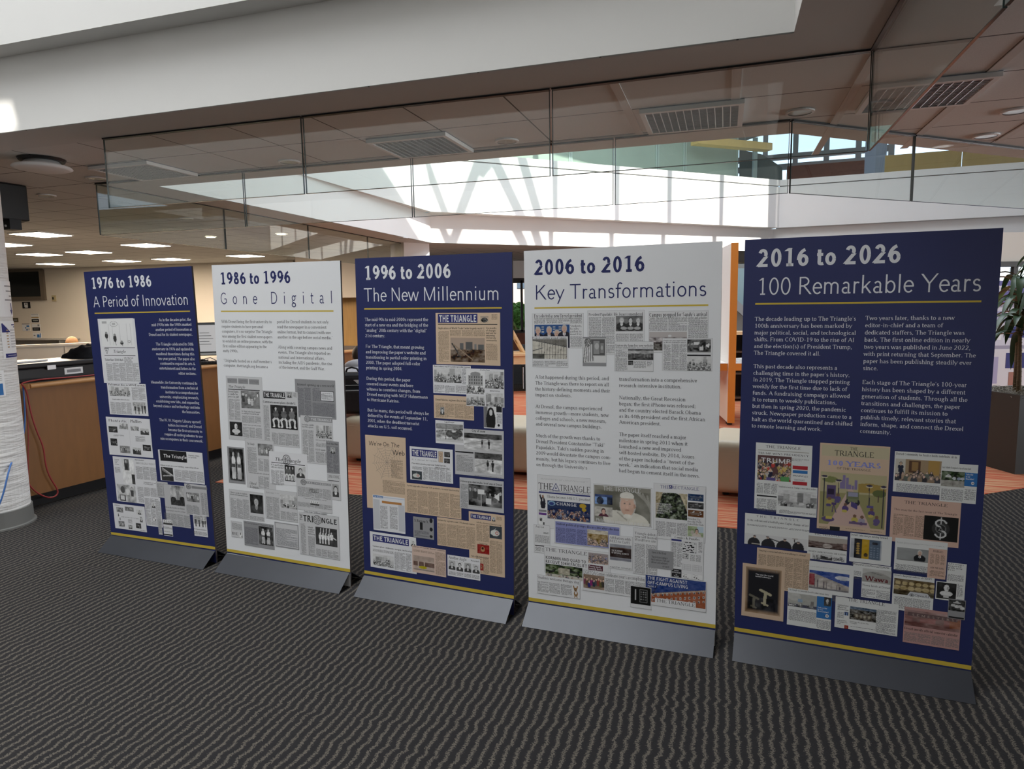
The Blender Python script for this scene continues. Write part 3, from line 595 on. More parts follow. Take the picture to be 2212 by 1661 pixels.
        p.fill(.008); p.ell(.5, .5, .26, .3, .035); p.line(.5, .06, .5, .96, .018, .55); p.ell(.5, .5, .16, .19, .16); p.ell(.5, .5, .13, .155, .02)
        for i in range(28):
            t = math.radians(10 + i * 250 / 27); p.ell(.5 + .15 * math.cos(t), .72 + .14 * math.sin(t), .028, .03, .6); p.ell(.5 - .15 * math.cos(t), .28 - .14 * math.sin(t), .028, .03, .6)
        p.put((abs(p.X - .5) < .07 - (p.Y - .42) * .45) & (p.Y > .42) & (p.Y < .57), .35); p.put((abs(p.X - .5) < .04 - (p.Y - .45) * .45) & (p.Y > .445) & (p.Y < .53), .02)
    elif kind == 'tents': p.fill((.07, .10, .05)).noise(.8, 8); p.rect(0, 0, 1, .4, (.34, .33, .30)); p.put((abs(p.X - .3) < .16 * (1 - (p.Y - .6) * 4)) & (p.Y > .6) & (p.Y < .82), (.6, .6, .6)); [p.ell(x, .55, .08, .09, c) for x, c in ((.55, (.5, .52, .55)), (.75, (.3, .35, .45)), (.9, (.55, .55, .58)))]; p.noise(.3, 10)
    elif kind == 'celebrate':
        p.fill(.62); [p.ell(x, .1, z, .58, (.025, .025, .03)) for x, z in ((.15, .10), (.38, .11), (.63, .12), (.85, .09))]; [(p.ell(x, y, .022, .10, (.52, .38, .3)), p.ell(x, y + .08, .026, .06, (.12, .1, .1))) for x, y in ((.16, .74), (.37, .77), (.64, .72), (.85, .60))]
        p.line(.6, .45, .4, .72, .045, .025); p.line(.8, .45, .79, .9, .04, .025); p.ell(.8, .95, .05, .05, (.4, .36, .34)); p.line(.12, .1, .25, .1, .03, (.5, .46, .4))
    elif kind == 'haze': p.fill((.42, .38, .34)); p.put(p.Y < .45, (.07, .05, .045)); p.put((p.Y < .5 + .18 * abs(p.X - .5)) & (p.Y > .1), (.14, .10, .09)); p.ell(.5, .25, .12, .2, (.42, .37, .34)); p.rect(.9, .1, 1, .6, (.35, .25, .22)); p.noise(.4, 9, p.Y < .55)
    elif kind == 'banners': p.fill((.42, .44, .48)); p.rect(.12, 0, .36, 1, (.025, .025, .03)); p.rect(.36, 0, .6, 1, (.48, .30, .02)); p.rect(.6, 0, .96, 1, (.10, .14, .20)); [p.rect(x, y, x + .06, y + .05, (.22, .28, .36)) for x in (.64, .74, .84) for y in (.1, .22, .34, .46, .58)]; p.ell(.5, .2, .07, .1, (.06, .04, .02)); p.ell(.78, .83, .1, .07, (.04, .04, .05)); [p.ell(.24, y, .06, .05, (.42, .28, .08)) for y in (.25, .38, .5, .62, .74)]; p.noise(.12, 6)
    elif kind == 'suitman': p.fill((.28, .29, .29)).noise(.15, 2); p.bust(.73, .68, .55, (.01, .011, .014), (.55, .38, .3), (.55, .54, .52), (.7, .7, .7), (.02, .02, .03)); p.rect(0, 0, 1, .05, (.2, .2, .2))
    elif kind == 'hall': p.fill((.14, .10, .05)); [p.ell(x, .75, .07, .12, (.48, .38, .2)) or p.ell(x, .73, .05, .09, (.1, .07, .03)) for x in np.linspace(.1, .95, 6)]; [p.ell(x, .45, .09, .13, (.50, .40, .22)) for x in np.linspace(.06, .98, 6)]; p.rect(0, 0, 1, .28, (.07, .055, .03)); p.noise(.3, 9)
    elif kind == 'fadedpink': p.fill((.24, .14, .13)); p.rect(0, .68, 1, 1, (.34, .22, .21)); [p.rect(x, .3, x + .15, U(.5, .72), (U(.18, .3), .12, .11)) for x in np.linspace(0, .85, 7)]; p.rect(.82, .2, 1, .7, (.3, .13, .08)); p.noise(.4, 5); p.rect(.05, .62, .95, .86, (.14, .09, .09))
    elif kind == 'pale': p.fill(.04); p.put((abs(p.X - .5) < (.95 - p.Y) * 1.1) & (p.Y > .72) & (p.Y < .94), .55); [p.ell(x, y, .15, .13, .6) for x, y in ((.28, .5), (.5, .42), (.7, .46), (.85, .3))]; p.noise(.3, 7)
    elif kind == 'darkT':
        p.fill((.012, .012, .016)); e = np.minimum(np.minimum(p.X, 1 - p.X), np.minimum(p.Y, 1 - p.Y)); k = np.clip(e / .09, 0, 1)[..., None]; p.a = p.a * k + np.array((.40, .27, .17)) * (1 - k)
        for x, y, c, z in ((.55, .42, (.42, .38, .26), 1.0), (.24, .30, (.14, .13, .10), .85)): p.line(x - .12 * z, y + .10 * z, x + .16 * z, y + .02 * z, .028 * z, c); p.line(x + .02 * z, y + .05 * z, x - .0 * z, y - .2 * z, .03 * z, c); p.line(x - .07 * z, y - .18 * z, x + .09 * z, y - .22 * z, .02 * z, c)
        p.noise(.2, 6, p.Y < .35)
    elif kind == 'houses': p.fill((.05, .09, .30)); p.ell(.85, .75, .2, .12, (.55, .57, .62)); p.put(p.Y < .86 - .6 * np.clip(p.X - .1, 0, 1), (.40, .36, .33)); [p.rect(x, 0, x + .03, .62 - .45 * x, (.12, .10, .12)) for x in (.12, .2, .36, .44, .52, .6, .68, .76)]; p.rect(0, .2, .14, .8, (.28, .05, .06)); [p.put((abs(p.X - x) < .05) & (p.Y < .78 - .55 * x), (.5, .46, .43)) for x in (.3, .5, .64)]; p.rect(0, 0, 1, .08, (.2, .19, .2)); p.noise(.25, 12)
    elif kind == 'wawa': p.fill((.34, .33, .31)); p.put(p.Y > .8 - .35 * (p.X - .45) ** 2 * 3, (.5, .5, .48)); p.line(.3, .75, .7, .6, .03, (.2, .2, .19)); p.noise(.1, 5)
    elif kind == 'lecture': p.fill((.40, .40, .37)); p.ell(.2, .75, .25, .3, (.5, .5, .47)); p.rect(.35, .4, .5, .6, (.28, .38, .5)); p.rect(0, 0, 1, .22, (.08, .08, .12)); p.heads(12, .1, .3, .07); p.rect(.8, .2, .9, .55, (.2, .19, .18)); p.noise(.1, 7)
    elif kind == 'house': p.fill((.06, .055, .045)).noise(1.0, 10); p.rect(.15, .1, .85, .55, (.13, .11, .09)); [p.rect(x, .2, x + .08, .42, (.3, .27, .2)) for x in (.22, .38, .54, .7)]; p.rect(0, .8, 1, 1, (.10, .14, .2)); p.noise(.5, 14)
    else: p.fill(.3).noise(.5, 6)
    if kind in ('crowd', 'street', 'group', 'figures'): p.noise(.1, 14)
    return np.clip(p.a, 0.003, 0.92)

# ------------------------------------------------------------------ the five printed panels
NAVY = mat('navy_print', (0.021, 0.029, 0.115), 0.38, 0, 0.5)
PWHITE = noisy('white_print', (0.80, 0.81, 0.83), 0.01, 4, 0.45, 0.3)
GOLD = mat('gold_print', (0.60, 0.44, 0.06), 0.45, 0, 0.3)
BOARDE = noisy('foam_board_edge', (0.055, 0.045, 0.045), 0.15, 40, 0.8, 0.2)
LETW = mat('white_lettering', (0.78, 0.79, 0.82), 0.5, 0, 0.3)
LETN = mat('navy_lettering', (0.022, 0.028, 0.12), 0.5, 0, 0.3)
LETK = mat('black_lettering', (0.035, 0.035, 0.04), 0.6, 0, 0.3)
SKIRT = noisy('satin_grey_skirt', (0.038, 0.041, 0.050), 0.16, 5, 0.38, 0.5, metal=0.3)
INK = {k: mat('print_' + k, c, 0.6, 0, 0.25) for k, c in dict(
    ink=(0.018, 0.018, 0.02), white=(0.74, 0.74, 0.75), gray=(0.25, 0.25, 0.26), gray2=(0.42, 0.40, 0.37), navy=(0.03, 0.035, 0.17), blue=(0.035, 0.16, 0.42), paleblue=(0.50, 0.56, 0.68),
    palegray=(0.56, 0.57, 0.60), orange=(0.48, 0.22, 0.07), red=(0.42, 0.03, 0.04), purple=(0.14, 0.05, 0.25), peri=(0.25, 0.27, 0.52), maroon=(0.10, 0.03, 0.045), periink=(0.06, 0.06, 0.13),
    paper=(0.74, 0.74, 0.76), news=(0.60, 0.60, 0.61), newslight=(0.72, 0.72, 0.73), newsgray=(0.54, 0.54, 0.55), newsdark=(0.30, 0.30, 0.31), tan=(0.66, 0.50, 0.36), pinktan=(0.66, 0.50, 0.42),
    paperdim=(0.70, 0.71, 0.70), tandim=(0.60, 0.45, 0.33), tandim2=(0.52, 0.46, 0.31), pinkdim=(0.62, 0.42, 0.34), pinkred=(0.46, 0.27, 0.25), bar=(0.17, 0.17, 0.175), bartan=(0.22, 0.16, 0.11), bardark=(0.10, 0.10, 0.12),  # dim papers: the last panel's weaker light worked into the paper colours
    periwinkle=(0.26, 0.29, 0.66), paletan=(0.50, 0.42, 0.36), wawared=(0.13, 0.02, 0.025), gold=(0.5, 0.36, 0.05)).items()}

# ------------------------------------------------------------------ the setting
HC = 2.74
def isect(p, d, q, e):
    k = d[0] * e[1] - d[1] * e[0]; t = ((q[0] - p[0]) * e[1] - (q[1] - p[1]) * e[0]) / k
    return Vector((p[0] + d[0] * t, p[1] + d[1] * t))
def dirv(deg): return Vector((math.cos(math.radians(deg)), math.sin(math.radians(deg))))
def flat(name, outer, holes, z, m, up=False):
    loops = [[Vector((p[0], p[1], 0)) for p in l] for l in [outer] + holes]; pts = [p for l in loops for p in l]
    vs = [(p.x, p.y, z) for p in pts]; fs = []
    for t in geometry.tessellate_polygon(loops):
        a, b, c = (pts[i] for i in t); n = (b - a).cross(c - a).z
        fs.append(tuple(t) if (n > 0) == up else tuple(reversed(t)))
    mb = MB(); mb.mesh(vs, fs, m); return mb
def wall(name, p0, p1, th, z0, z1, m): return struct(MB().slab(p0, p1, th, z0, z1, m).build(name))

mb = MB(); mb.box((0, 11, -0.05), (48, 46, 0.1), CARPET); struct(mb.build('floor'))
# orange carpet under the far rooflight
o_l, o_a = atz(465, 1042, 0), atz(1560, 1140, 0); o_r0, o_r1 = atz(2125, 1068, 0), atz(2212, 1053, 0)
o_c = isect(o_l, (o_a - o_l).to_2d(), o_r0, dirv(20)); dl = dirv(72.4)
OP = [o_l.to_2d(), o_c, o_c + dirv(20) * 9.5, o_c + dirv(20) * 9.5 + dirv(110) * 5.5, o_l.to_2d() + dl * 6.6]
mb = MB(); mb.prism(OP, 0.0, 0.004, OCARPET); struct(mb.build('floor_orange'))

# rooflight shafts: near one over the camera, far one beyond the hanging glass
W1 = [G(-6.6, 0), G(0, 0), G(0, -6.0), G(-6.6, -6.0)]
A = atz(339, 402, HC).to_2d(); B = atz(1709, 287, HC).to_2d(); F0 = atz(920, 522, HC).to_2d()
dB = dirv(22.0); dBack = dirv(23.9); dR = dirv(-20.4)
UC = atz(931, 457, 3.25).to_2d(); UB = atz(1682, 492, 3.25).to_2d(); UR = atz(2212, 465, 3.25).to_2d(); UL = atz(662, 380, 3.25).to_2d()
nb = Vector((-dBack.y, dBack.x)); nr = Vector((-dR.y, dR.x)); dL = (F0 - A).normalized()
bk = UC + nb * 0.30; rt = UB + nr * 0.22
Fc = isect(A, dL, bk, dBack); Dc = isect(bk, dBack, rt, dR); Cc = isect(B, dB, rt, dR)
W2 = [A, B, Cc, Dc, Fc]
outer = [(-24, -11), (23, -11), (23, 16), (8.6, 16), (8.6, 19.6), (-24, 19.6)]
struct(flat('ceiling', outer, [W1, W2], HC, TILE).build('ceiling'))
BZ = HC - 0.004
RG = [G(-6.95, .35), G(.37, .35), G(.37, -6.35), G(-6.95, -6.35)]
struct(flat('trim_1', RG, [W1], BZ, SOFFIT).build('trim_1'))
c2L0, c2R0 = atz(206, 396, HC).to_2d(), atz(1709, 258, HC).to_2d()
dc = (c2R0 - c2L0).normalized(); dc2 = (atz(870, 525, HC).to_2d() - c2L0).normalized(); dc3 = (atz(1972, 290, HC).to_2d() - c2R0).normalized()
far = 9.4
R2 = [c2L0, c2R0, c2R0 + dc3 * far, Cc + dR * .3, Dc + nb * .35, Fc + nb * .35 - dL.orthogonal() * 0 + dirv(162) * .42]
struct(flat('trim_2', R2, [W2], BZ, SOFFIT).build('trim_2'))
# near shaft: low white band, a lip, then the upper white wall
def shaft(name, p, q, z0, z1, m, th=0.12): return wall(name, (p[0], p[1]), (q[0], q[1]), th, z0, z1, m)
shaft('wall_rooflight_near_front', W1[0], W1[1], HC + .002, 3.2, WHITE)
shaft('wall_rooflight_near_right', W1[1], W1[2], HC + .002, 7.5, WHITE)
shaft('wall_rooflight_near_back', W1[2], W1[3], HC + .002, 7.5, WHITE)
shaft('wall_rooflight_near_left', W1[3], W1[0], HC + .002, 7.5, WHITE)
mb = MB(); mb.slab(G(-6.6, -.15), G(0, -.15), .27, 3.2, 7.5, WHITE); struct(mb.build('wall_rooflight_near_upper'))
# far shaft
Z1, ZP = 3.25, 4.30
shaft('wall_rooflight_far_front', W2[0], W2[1], HC - .004, 7.6, WHITE) if False else None
def sl(name, p, q, z0, z1, m=WHITE, th=0.12): return struct(MB().slab(q, p, th, z0, z1, m).build(name)) if False else wall(name, p, q, -th, z0, z1, m)
wall('wall_rooflight_far_front', A, B, -.12, HC + .002, 6.4, WHITE)
wall('wall_rooflight_far_right_front', B, Cc, -.12, HC + .002, 6.4, WHITE)
wall('wall_rooflight_far_right', Cc, Dc, -.12, HC + .002, Z1, WHITE)
wall('wall_rooflight_far_back', Dc, Fc, -.12, HC + .002, Z1, WHITE)
wall('wall_rooflight_far_left', Fc, A, -.12, HC + .002, Z1, WHITE)
Ul0 = isect(UC, (UL - UC).normalized(), A, (B - A)); Ur1 = isect(UB, dR, B, dB)
wall('wall_gallery_left', UC, Ul0, -.75, Z1, ZP, WHITE); wall('wall_gallery_back', UB, UC, -.60, Z1, ZP - .15, WHITE); wall('wall_gallery_right', Ur1, UB, -.50, Z1, ZP - .15, WHITE)
mb = MB(); mb.slab(UB - nb * .004 + dBack * .02, UC - nb * .004, -.30, ZP - .13, ZP, WHITE); struct(mb.build('trim_3'))
mb = MB(); mb.slab(Ur1 - nr * .004, UB - nr * .004 , -.30, ZP - .13, ZP, WHITE); struct(mb.build('trim_4'))
GREYL = mat('grey_shadow_gap', (0.12, 0.12, 0.12), .7)
mb = MB(); mb.slab(UB + nb * .05, UC + nb * .05, -.2, ZP - .15, ZP - .13, GREYL); mb.slab(Ur1 + nr * .05, UB + nr * .05, -.2, ZP - .15, ZP - .13, GREYL); struct(mb.build('trim_5'))
# gallery floor, its frosted partition, timber wall and windows
gfl = MB(); gfl.prism([UC + nb * .3, UB + nb * .3, UB + nb * 6, UC + nb * 6], Z1 + .3, Z1 + .36, SOFFIT); struct(gfl.build('floor_gallery_back'))
gfl = MB(); gfl.prism([UB + nr * .3, Ur1 + nr * .3, Ur1 + nr * 7, UB + nr * 7], Z1 + .3, Z1 + .36, SOFFIT); struct(gfl.build('floor_gallery_right'))
FROST = glass_mat('frosted_green_glass', (0.50, 0.60, 0.53), .6, .35)
FROSTB = noisy('frosted_screen', (0.34, 0.42, 0.36), .12, 2.5, .5)
def gpt(px, py, off):                                                # a point on a plane parallel to the gallery back wall
    p = UC + nb * off; d = ray(px, py); t = (p @ nb) / (Vector((d[0], d[1])) @ nb); return Vector((d[0] * t, d[1] * t, CAMH + d[2] * t))
def rpt(px, py, off):
    p = UB + nr * off; d = ray(px, py); t = (p @ nr) / (Vector((d[0], d[1])) @ nr); return Vector((d[0] * t, d[1] * t, CAMH + d[2] * t))
xs = [880, 1088, 1232, 1419, 1478, 1593]
for i in range(5):
    a, b = gpt(xs[i] + 2, 370, 1.3), gpt(xs[i + 1] - 2, 370, 1.3)
    m_ = MB(); m_.slab(a.to_2d(), b.to_2d(), .03, Z1 + .36, 5.75, FROSTB)
    for q in (a, b): m_.box((q.x, q.y, (Z1 + .36 + 5.75) / 2), (.035, .05, 5.75 - Z1 - .36), mat('pale_green_frame', (0.42, 0.52, 0.48), .35), math.radians(23.9))
    struct(m_.build('window_%d' % (i + 1)))
a, b = gpt(880, 300, 1.25), gpt(1640, 300, 1.25)
beam = MB(); beam.bar((gpt(1500, 302, .9).x, gpt(1500, 302, .9).y, gpt(1500, 304, .9).z), gpt(1660, 319, .9), .25, .16, noisy('yellow_timber', (0.66, 0.47, 0.17), .1, 6, .5)); struct(beam.build('trim_6'))
gc = MB(); gc.prism([UC + nb * .9, UB + nb * .9 + dBack * 2, UB + nb * 9 + dBack * 2, UC + nb * 9], 6.05, 6.15, mat('gallery_ceiling', (.22, .25, .22), .8)); struct(gc.build('ceiling_gallery_back'))
TIM = wood('gallery_timber', (0.44, 0.31, 0.10), (5, 5, .8), .12)
tw = MB(); p0, p1 = rpt(1912, 350, 1.6), rpt(2212, 335, 1.6); e = (p1 - p0).to_2d().normalized()
for i in range(5):
    q0, q1 = p0.to_2d() + e * (i * 1.55), p0.to_2d() + e * (i * 1.55 + 1.53); tw.slab(q0, q1, .05, Z1 + .36, rpt(1915, 336, 1.6).z + i * .0, TIM)
struct(tw.build('wall_gallery_timber'))
# gallery windows beyond, looking out to the sky
gw = MB(); wp = [rpt(1590, 330, 5.2), rpt(1925, 330, 5.2)]
w0, w1 = wp[0].to_2d(), wp[1].to_2d(); we = (w1 - w0).normalized(); wl = (w1 - w0).length
for i in range(6): c = w0 + we * (wl * i / 5); gw.box((c.x, c.y, 5.2), (.14, .14, 3.2), GREYM, math.radians(-20.4))
for z in (rpt(1800, 330, 5.2).z, rpt(1800, 352, 5.2).z): gw.bar((w0.x, w0.y, z), (w1.x, w1.y, z), .12, .16, GREYM)
struct(gw.build('window_6')); gl_ = MB(); gl_.slab(w0, w1, .02, Z1 + .36, 6.8, GLASSW); struct(gl_.build('window_7'))
bw = MB(); bw.slab(rpt(1700, 370, 4.6).to_2d(), rpt(1868, 370, 4.6).to_2d(), .2, Z1 + .36, rpt(1780, 353, 4.6).z, BRICK); struct(bw.build('wall_gallery_brick'))
pc = rpt(1891, 350, 3.4); cb = MB(); cb.box((pc.x, pc.y, 5.0), (.35, .35, 3.0), mat('blue_grey_column', (.30, .36, .44), .6), .3); struct(cb.build('column_gallery'))
st = MB(); sq = [rpt(x, y, o) for o in (2.6, 2.9) for x, y in ((1597, 322), (1648, 334), (1690, 362), (1690, 392), (1597, 392))]; st.mesh(sq, [(4, 3, 2, 1, 0), (5, 6, 7, 8, 9)] + [(i, (i + 1) % 5, 5 + (i + 1) % 5, 5 + i) for i in range(5)], mat('stair_grey', (.13, .15, .14), .7)); struct(st.build('trim_7'))
st = MB(); st.box((rpt(1630, 365, 2.4).x, rpt(1630, 365, 2.4).y, 4.6), (.10, .10, 2.4), mat('pale_green_frame', (0.42, 0.52, 0.48), .35)); struct(st.build('trim_8'))

# roof over it all, its unseen holes cut to shape the sun patches; bars and braces of the far rooflight throw the shadow bands on the gallery wall
ZR = 7.6
sh_ = Vector((math.cos(SUN_AZ), math.sin(SUN_AZ))); ep = Vector((-sh_.y, sh_.x)); ctn = 1 / math.tan(SUN_EL)
def pq(p, q): return ep * p + sh_ * q
PA0, PA1, QA0, QA1 = .6, 9.55, -10.4, -4.4
HOLE2 = [pq(PA0, QA0), pq(PA1, QA0), pq(PA1, -7.45), pq(PA0, -6.0)]
def upsun(P, z): k = (z - P.z) * ctn; return Vector((P.x + sh_.x * k, P.y + sh_.y * k, z))
fp0, fp1 = (ORG.x, ORG.y), (ORG.x - EX.x, ORG.y - EX.y)
def onface(px, py):
    n = EY.to_2d(); d = ray(px, py); t = (ORG.to_2d() @ n) / (Vector((d[0], d[1])) @ n); return Vector((d[0] * t, d[1] * t, CAMH + d[2] * t))
HOLE1 = [upsun(onface(x, y), ZR).to_2d() for x, y in ((-60, 232), (22, 226), (36, 281), (-60, 292))]  # hole projected back from the sun patch wanted on the near shaft
struct(flat('roof', [(-24, -14), (26, -14), (26, 21), (-24, 21)], [HOLE1, HOLE2], ZR, SOFFIT).build('ceiling_roof'))
def on_back(px, py): return gpt(px, py, 0)
bars = MB(); RAIL = mat('rooflight_rail', (.5, .5, .5), .5)
for px, w in ((1200, .13), (1334, .13), (1448, .13), (1561, .13), (1672, .26)):
    p = upsun(on_back(px, 440), ZR - .12).to_2d() @ ep; a, b = pq(p, QA0), pq(p, QA1); bars.bar((a.x, a.y, ZR - .12), (b.x, b.y, ZR - .12), w, .12, RAIL)
for (x0, y0, x1, y1), w in (((1029, 365, 997, 451), .15), ((1078, 366, 1121, 456), .17), ((1135, 365, 1162, 456), .17), ((928, 372, 960, 456), .12), ((1045, 365, 1065, 340), .12)):
    P, Q = upsun(on_back(x0, y0), ZR - .12), upsun(on_back(x1, y1), ZR - .12); d = (Q - P); bars.bar(P - d * .35, Q + d * .5, w, .12, RAIL)
struct(bars.build('trim_9'))

# outer walls
wall('wall_back', (-24, -10.8), (23, -10.8), -.2, 0, HC, CREAM); wall('wall_right', (22.8, -11), (22.8, 33), -.2, 0, 3, CREAM)
fl0 = atz(95, 580, HC).to_2d(); fd = dirv(-13); p0, p1 = fl0 - fd * 9, fl0 + fd * 7.2
wall('wall_left_far', p0, p1, .2, 0, HC, CREAM)
wall('wall_left', (-23.6, -11), (-23.6, 33), .2, 0, HC, CREAM)
# window in the far left wall: dark room behind it
def lpt(px, py, off=0.0):
    n = Vector((-fd.y, fd.x)); p = fl0 - n * off; d = ray(px, py); t = (p @ n) / (Vector((d[0], d[1])) @ n); return Vector((d[0] * t, d[1] * t, CAMH + d[2] * t))
def quad_on(mbx, f, x0, y0, x1, y1, m, off=0.02): mbx.poly([f(x0, y1, off), f(x1, y1, off), f(x1, y0, off), f(x0, y0, off)], m)
a, b = lpt(-10, 645, .03), lpt(96, 645, .03); zt, zb = lpt(60, 583, .03).z, lpt(60, 645, .03).z
w_ = MB(); w_.slab(b.to_2d(), a.to_2d(), .02, zb, zt, mat('dark_window_pane', (.010, .012, .011), .06, 0, .8)); FRT = mat('taupe_frame', (.16, .13, .10), .6)
for z in (zb, zt): w_.bar((a.x, a.y, z), (b.x, b.y, z), .12, .10, FRT)
w_.bar((b.x, b.y, zb - .05), (b.x, b.y, zt), .12, .10, FRT); struct(w_.build('window_8'))

# cream bulkhead and golden timber wall seen between the second and third panels
y0 = 14.0; b0, b1 = aty(725, 643, y0), aty(805, 643, y0)
mb = MB(); mb.box(((b0.x + b1.x) / 2, y0 + .3, (b0.z + HC) / 2), (b1.x - b0.x + 1.6, .6, HC - b0.z), CREAM); struct(mb.build('wall_bulkhead'))
mb = MB(); mb.box(((b0.x + b1.x) / 2, y0 + .5, b0.z / 2), (b1.x - b0.x + 1.6, .2, b0.z), WOODG); struct(mb.build('wall_timber'))
# pier under the corner of the far rooflight
pa, pb = atz(872, 523, HC).to_2d(), atz(927, 526, HC).to_2d()
mb = MB(); mb.slab(pa, pb, .5, 0, HC - .004, WHITE); struct(mb.build('column_pier'))
# far glazed front with trees outside
gy = 17.5; FRD = mat('dark_window_frame', (.025, .022, .02), .4)
fx0, fx1 = -.6, 3.4
zs, zt = aty(1118, 716, gy).z, aty(1118, 606, gy).z
w_ = MB()
for px in (1086, 1127, 1180, 1290): p = aty(px, 650, gy); w_.box((p.x, gy, (zs + zt) / 2), (.06, .12, zt - zs), FRD)
w_.box(((fx0 + fx1) / 2, gy, zt), (fx1 - fx0, .12, .12), FRD); w_.box(((fx0 + fx1) / 2, gy, zs), (fx1 - fx0, .12, .08), FRD); struct(w_.build('window_9'))
w_ = MB(); w_.box(((fx0 + fx1) / 2, gy, (zs + zt) / 2), (fx1 - fx0, .02, zt - zs), GLASSW); struct(w_.build('window_10'))
w_ = MB(); w_.box(((fx0 + fx1) / 2, gy + .1, zs / 2), (fx1 - fx0, .3, zs), BRICK); struct(w_.build('wall_far_brick'))
w_ = MB(); w_.box(((fx0 + fx1) / 2, gy + .1, (zt + HC) / 2), (fx1 - fx0, .3, HC - zt), WHITE); struct(w_.build('wall_far_lintel'))
wall('wall_far_left_return', (-6, 19), (fx0, gy), .2, 0, HC, CREAM)
wall('wall_far_right_return', (fx1, gy), (7.0, 19.5), .2, 0, HC, CREAM)
# right-hand window wall beyond the plant
ry = 12.0; r0, r1 = aty(2120, 650, ry), aty(2290, 650, ry); zt2, zs2 = aty(2175, 571, ry).z, aty(2175, 606, ry).z
w_ = MB(); w_.box(((r0.x + r1.x) / 2 + 1, ry + .1, (zt2 + HC) / 2), (6.5, .2, HC - zt2), CREAM); struct(w_.build('wall_right_lintel'))
w_ = MB(); w_.box(((r0.x + r1.x) / 2 + 1, ry + .1, zs2 / 2), (6.5, .2, zs2), mat('lilac_wall', (.42, .40, .50), .8)); struct(w_.build('wall_right_low'))
w_ = MB(); w_.box(((r0.x + r1.x) / 2 + 1, ry, zt2), (6.5, .14, .09), FRD); w_.box((aty(2191, 590, ry).x, ry, (zt2 + zs2) / 2), (.08, .08, zt2 - zs2), FRD)
w_.box(((r0.x + r1.x) / 2 + 1, ry + .02, (zt2 + zs2) / 2), (6.5, .02, zt2 - zs2), GLASSW); struct(w_.build('window_11'))
# glazed stair seen past the booth
sy = 14.5; s0 = aty(1578, 600, sy); s1 = aty(1640, 600, sy)
w_ = MB(); w_.box(((s0.x + s1.x) / 2 + .4, sy, 1.2), (1.8, .2, 2.4), mat('grey_stair_wall', (.30, .30, .28), .7)); struct(w_.build('wall_stair'))
w_ = MB(); w_.box((aty(1600, 620, sy - .3).x, sy - .3, (aty(1600, 585, sy - .3).z + aty(1600, 655, sy - .3).z) / 2), (.6, .03, .78), mat('teal_glass', (.33, .47, .50), .15, 0, .6)); struct(w_.build('window_12'))
w_ = MB(); w_.bar(aty(1570, 640, sy - .5), aty(1625, 690, sy - .5), .06, .16, GREYM); struct(w_.build('trim_10'))

# linear slots in the ceiling next to the hanging glass
k = 10
for u in (-.85, -.23, .40, 1.03, 1.66):
    k += 1; m_ = MB(); c = G(u, 1.0 if u < .3 else 1.55, HC - .002); m_.box(c, (.05, 1.3 if u < .3 else 2.3, .006), mat('pale_slot', (.62, .60, .57), .6), GA); struct(m_.build('trim_%d' % k))

# ------------------------------------------------------------------ hanging glass, one pane at a time
DROP = 0.465
def pane(p, q, label, first=False):
    p, q = Vector((p[0], p[1])), Vector((q[0], q[1])); d = (q - p).normalized(); a, b = p + d * .006, q - d * .006; n = Vector((-d.y, d.x)); th = .010
    c = (a + b) / 2; r = thing('hanging_glass_pane', label, 'glass pane', (c.x, c.y, HC - DROP), math.atan2(d.y, d.x), 'frameless glass panes hanging from the ceiling')
    L = (b - a).length; g = MB(); x = L / 2; y = th / 2; z0, z1 = 0.003, DROP - .012
    g.mesh([(-x + .004, -y, z0), (x - .004, -y, z0), (x - .004, -y, z1), (-x + .004, -y, z1), (-x + .004, y, z0), (x - .004, y, z0), (x - .004, y, z1), (-x + .004, y, z1)], [(0, 1, 2, 3), (5, 4, 7, 6)], GLASS); g.build('glass_sheet', r)
    e = MB(); 
    e.box((-x + .002, 0, (z0 + z1) / 2), (.004, th, z1 - z0), GLASSE); e.box((x - .002, 0, (z0 + z1) / 2), (.004, th, z1 - z0), GLASSE); e.box((0, 0, z0 - .0015), (L, th, .003), GLASSE)
    o = e.build('polished_edge', r); o['label'] = 'dark green polished edge'
    h = MB(); h.box((0, 0, DROP - .007), (L, .03, .012), DARKM); h.build('ceiling_channel', r)
J1 = [atz(x, y, HC) for x, y in ((222, 298), (652, 250), (1190, 190))] + [G(.375, .335)]
for i, s in enumerate(('leftmost glass pane of the near row, its free end towards the white column', 'glass pane of the near row, below the louvred light left of centre', 'right end glass pane of the near row, ending at the corner over the right panels')): pane(J1[i], J1[i + 1], s)
pane(G(.375, .335), G(.375, -1.30), 'glass pane coming towards the viewer from the near corner, top right'); pane(G(.375, -1.30), G(.375, -2.95), 'glass pane at the very top right, nearest the viewer')
J2 = [atz(x, y, HC) for x, y in ((206, 396), (525, 369), (889, 338), (1327, 297), (1709, 258))]
for i, s in enumerate(('leftmost glass pane of the far row facing the viewer, below the dim light', 'glass pane of the far row crossing the shaded slope of the rooflight', 'glass pane of the far row before the left part of the sunlit wall', 'glass pane of the far row ending at the corner before the sunlit wall')): pane(J2[i], J2[i + 1], s)
J3 = [c2L0 + dc2 * q for q in (0, 1.67, 3.34, 5.01, 6.4)]
for i, s in enumerate(('glass pane running away from the left end of the far row, its first', 'second glass pane running away along the left side of the far rooflight', 'third glass pane running away along the left side, mirroring the rooflight bars', 'farthest glass pane on the left side, ending at the pink-lit pier')): pane(J3[i], J3[i + 1], s)
J4 = [c2R0 + dc3 * q for q in (0, 1.15, 2.75, 4.35)]
for i, s in enumerate(('short glass pane running away from the right corner of the far row', 'glass pane on the right side, before the pale gallery front', 'glass pane on the right side partly out of the picture')): pane(J4[i], J4[i + 1], s)

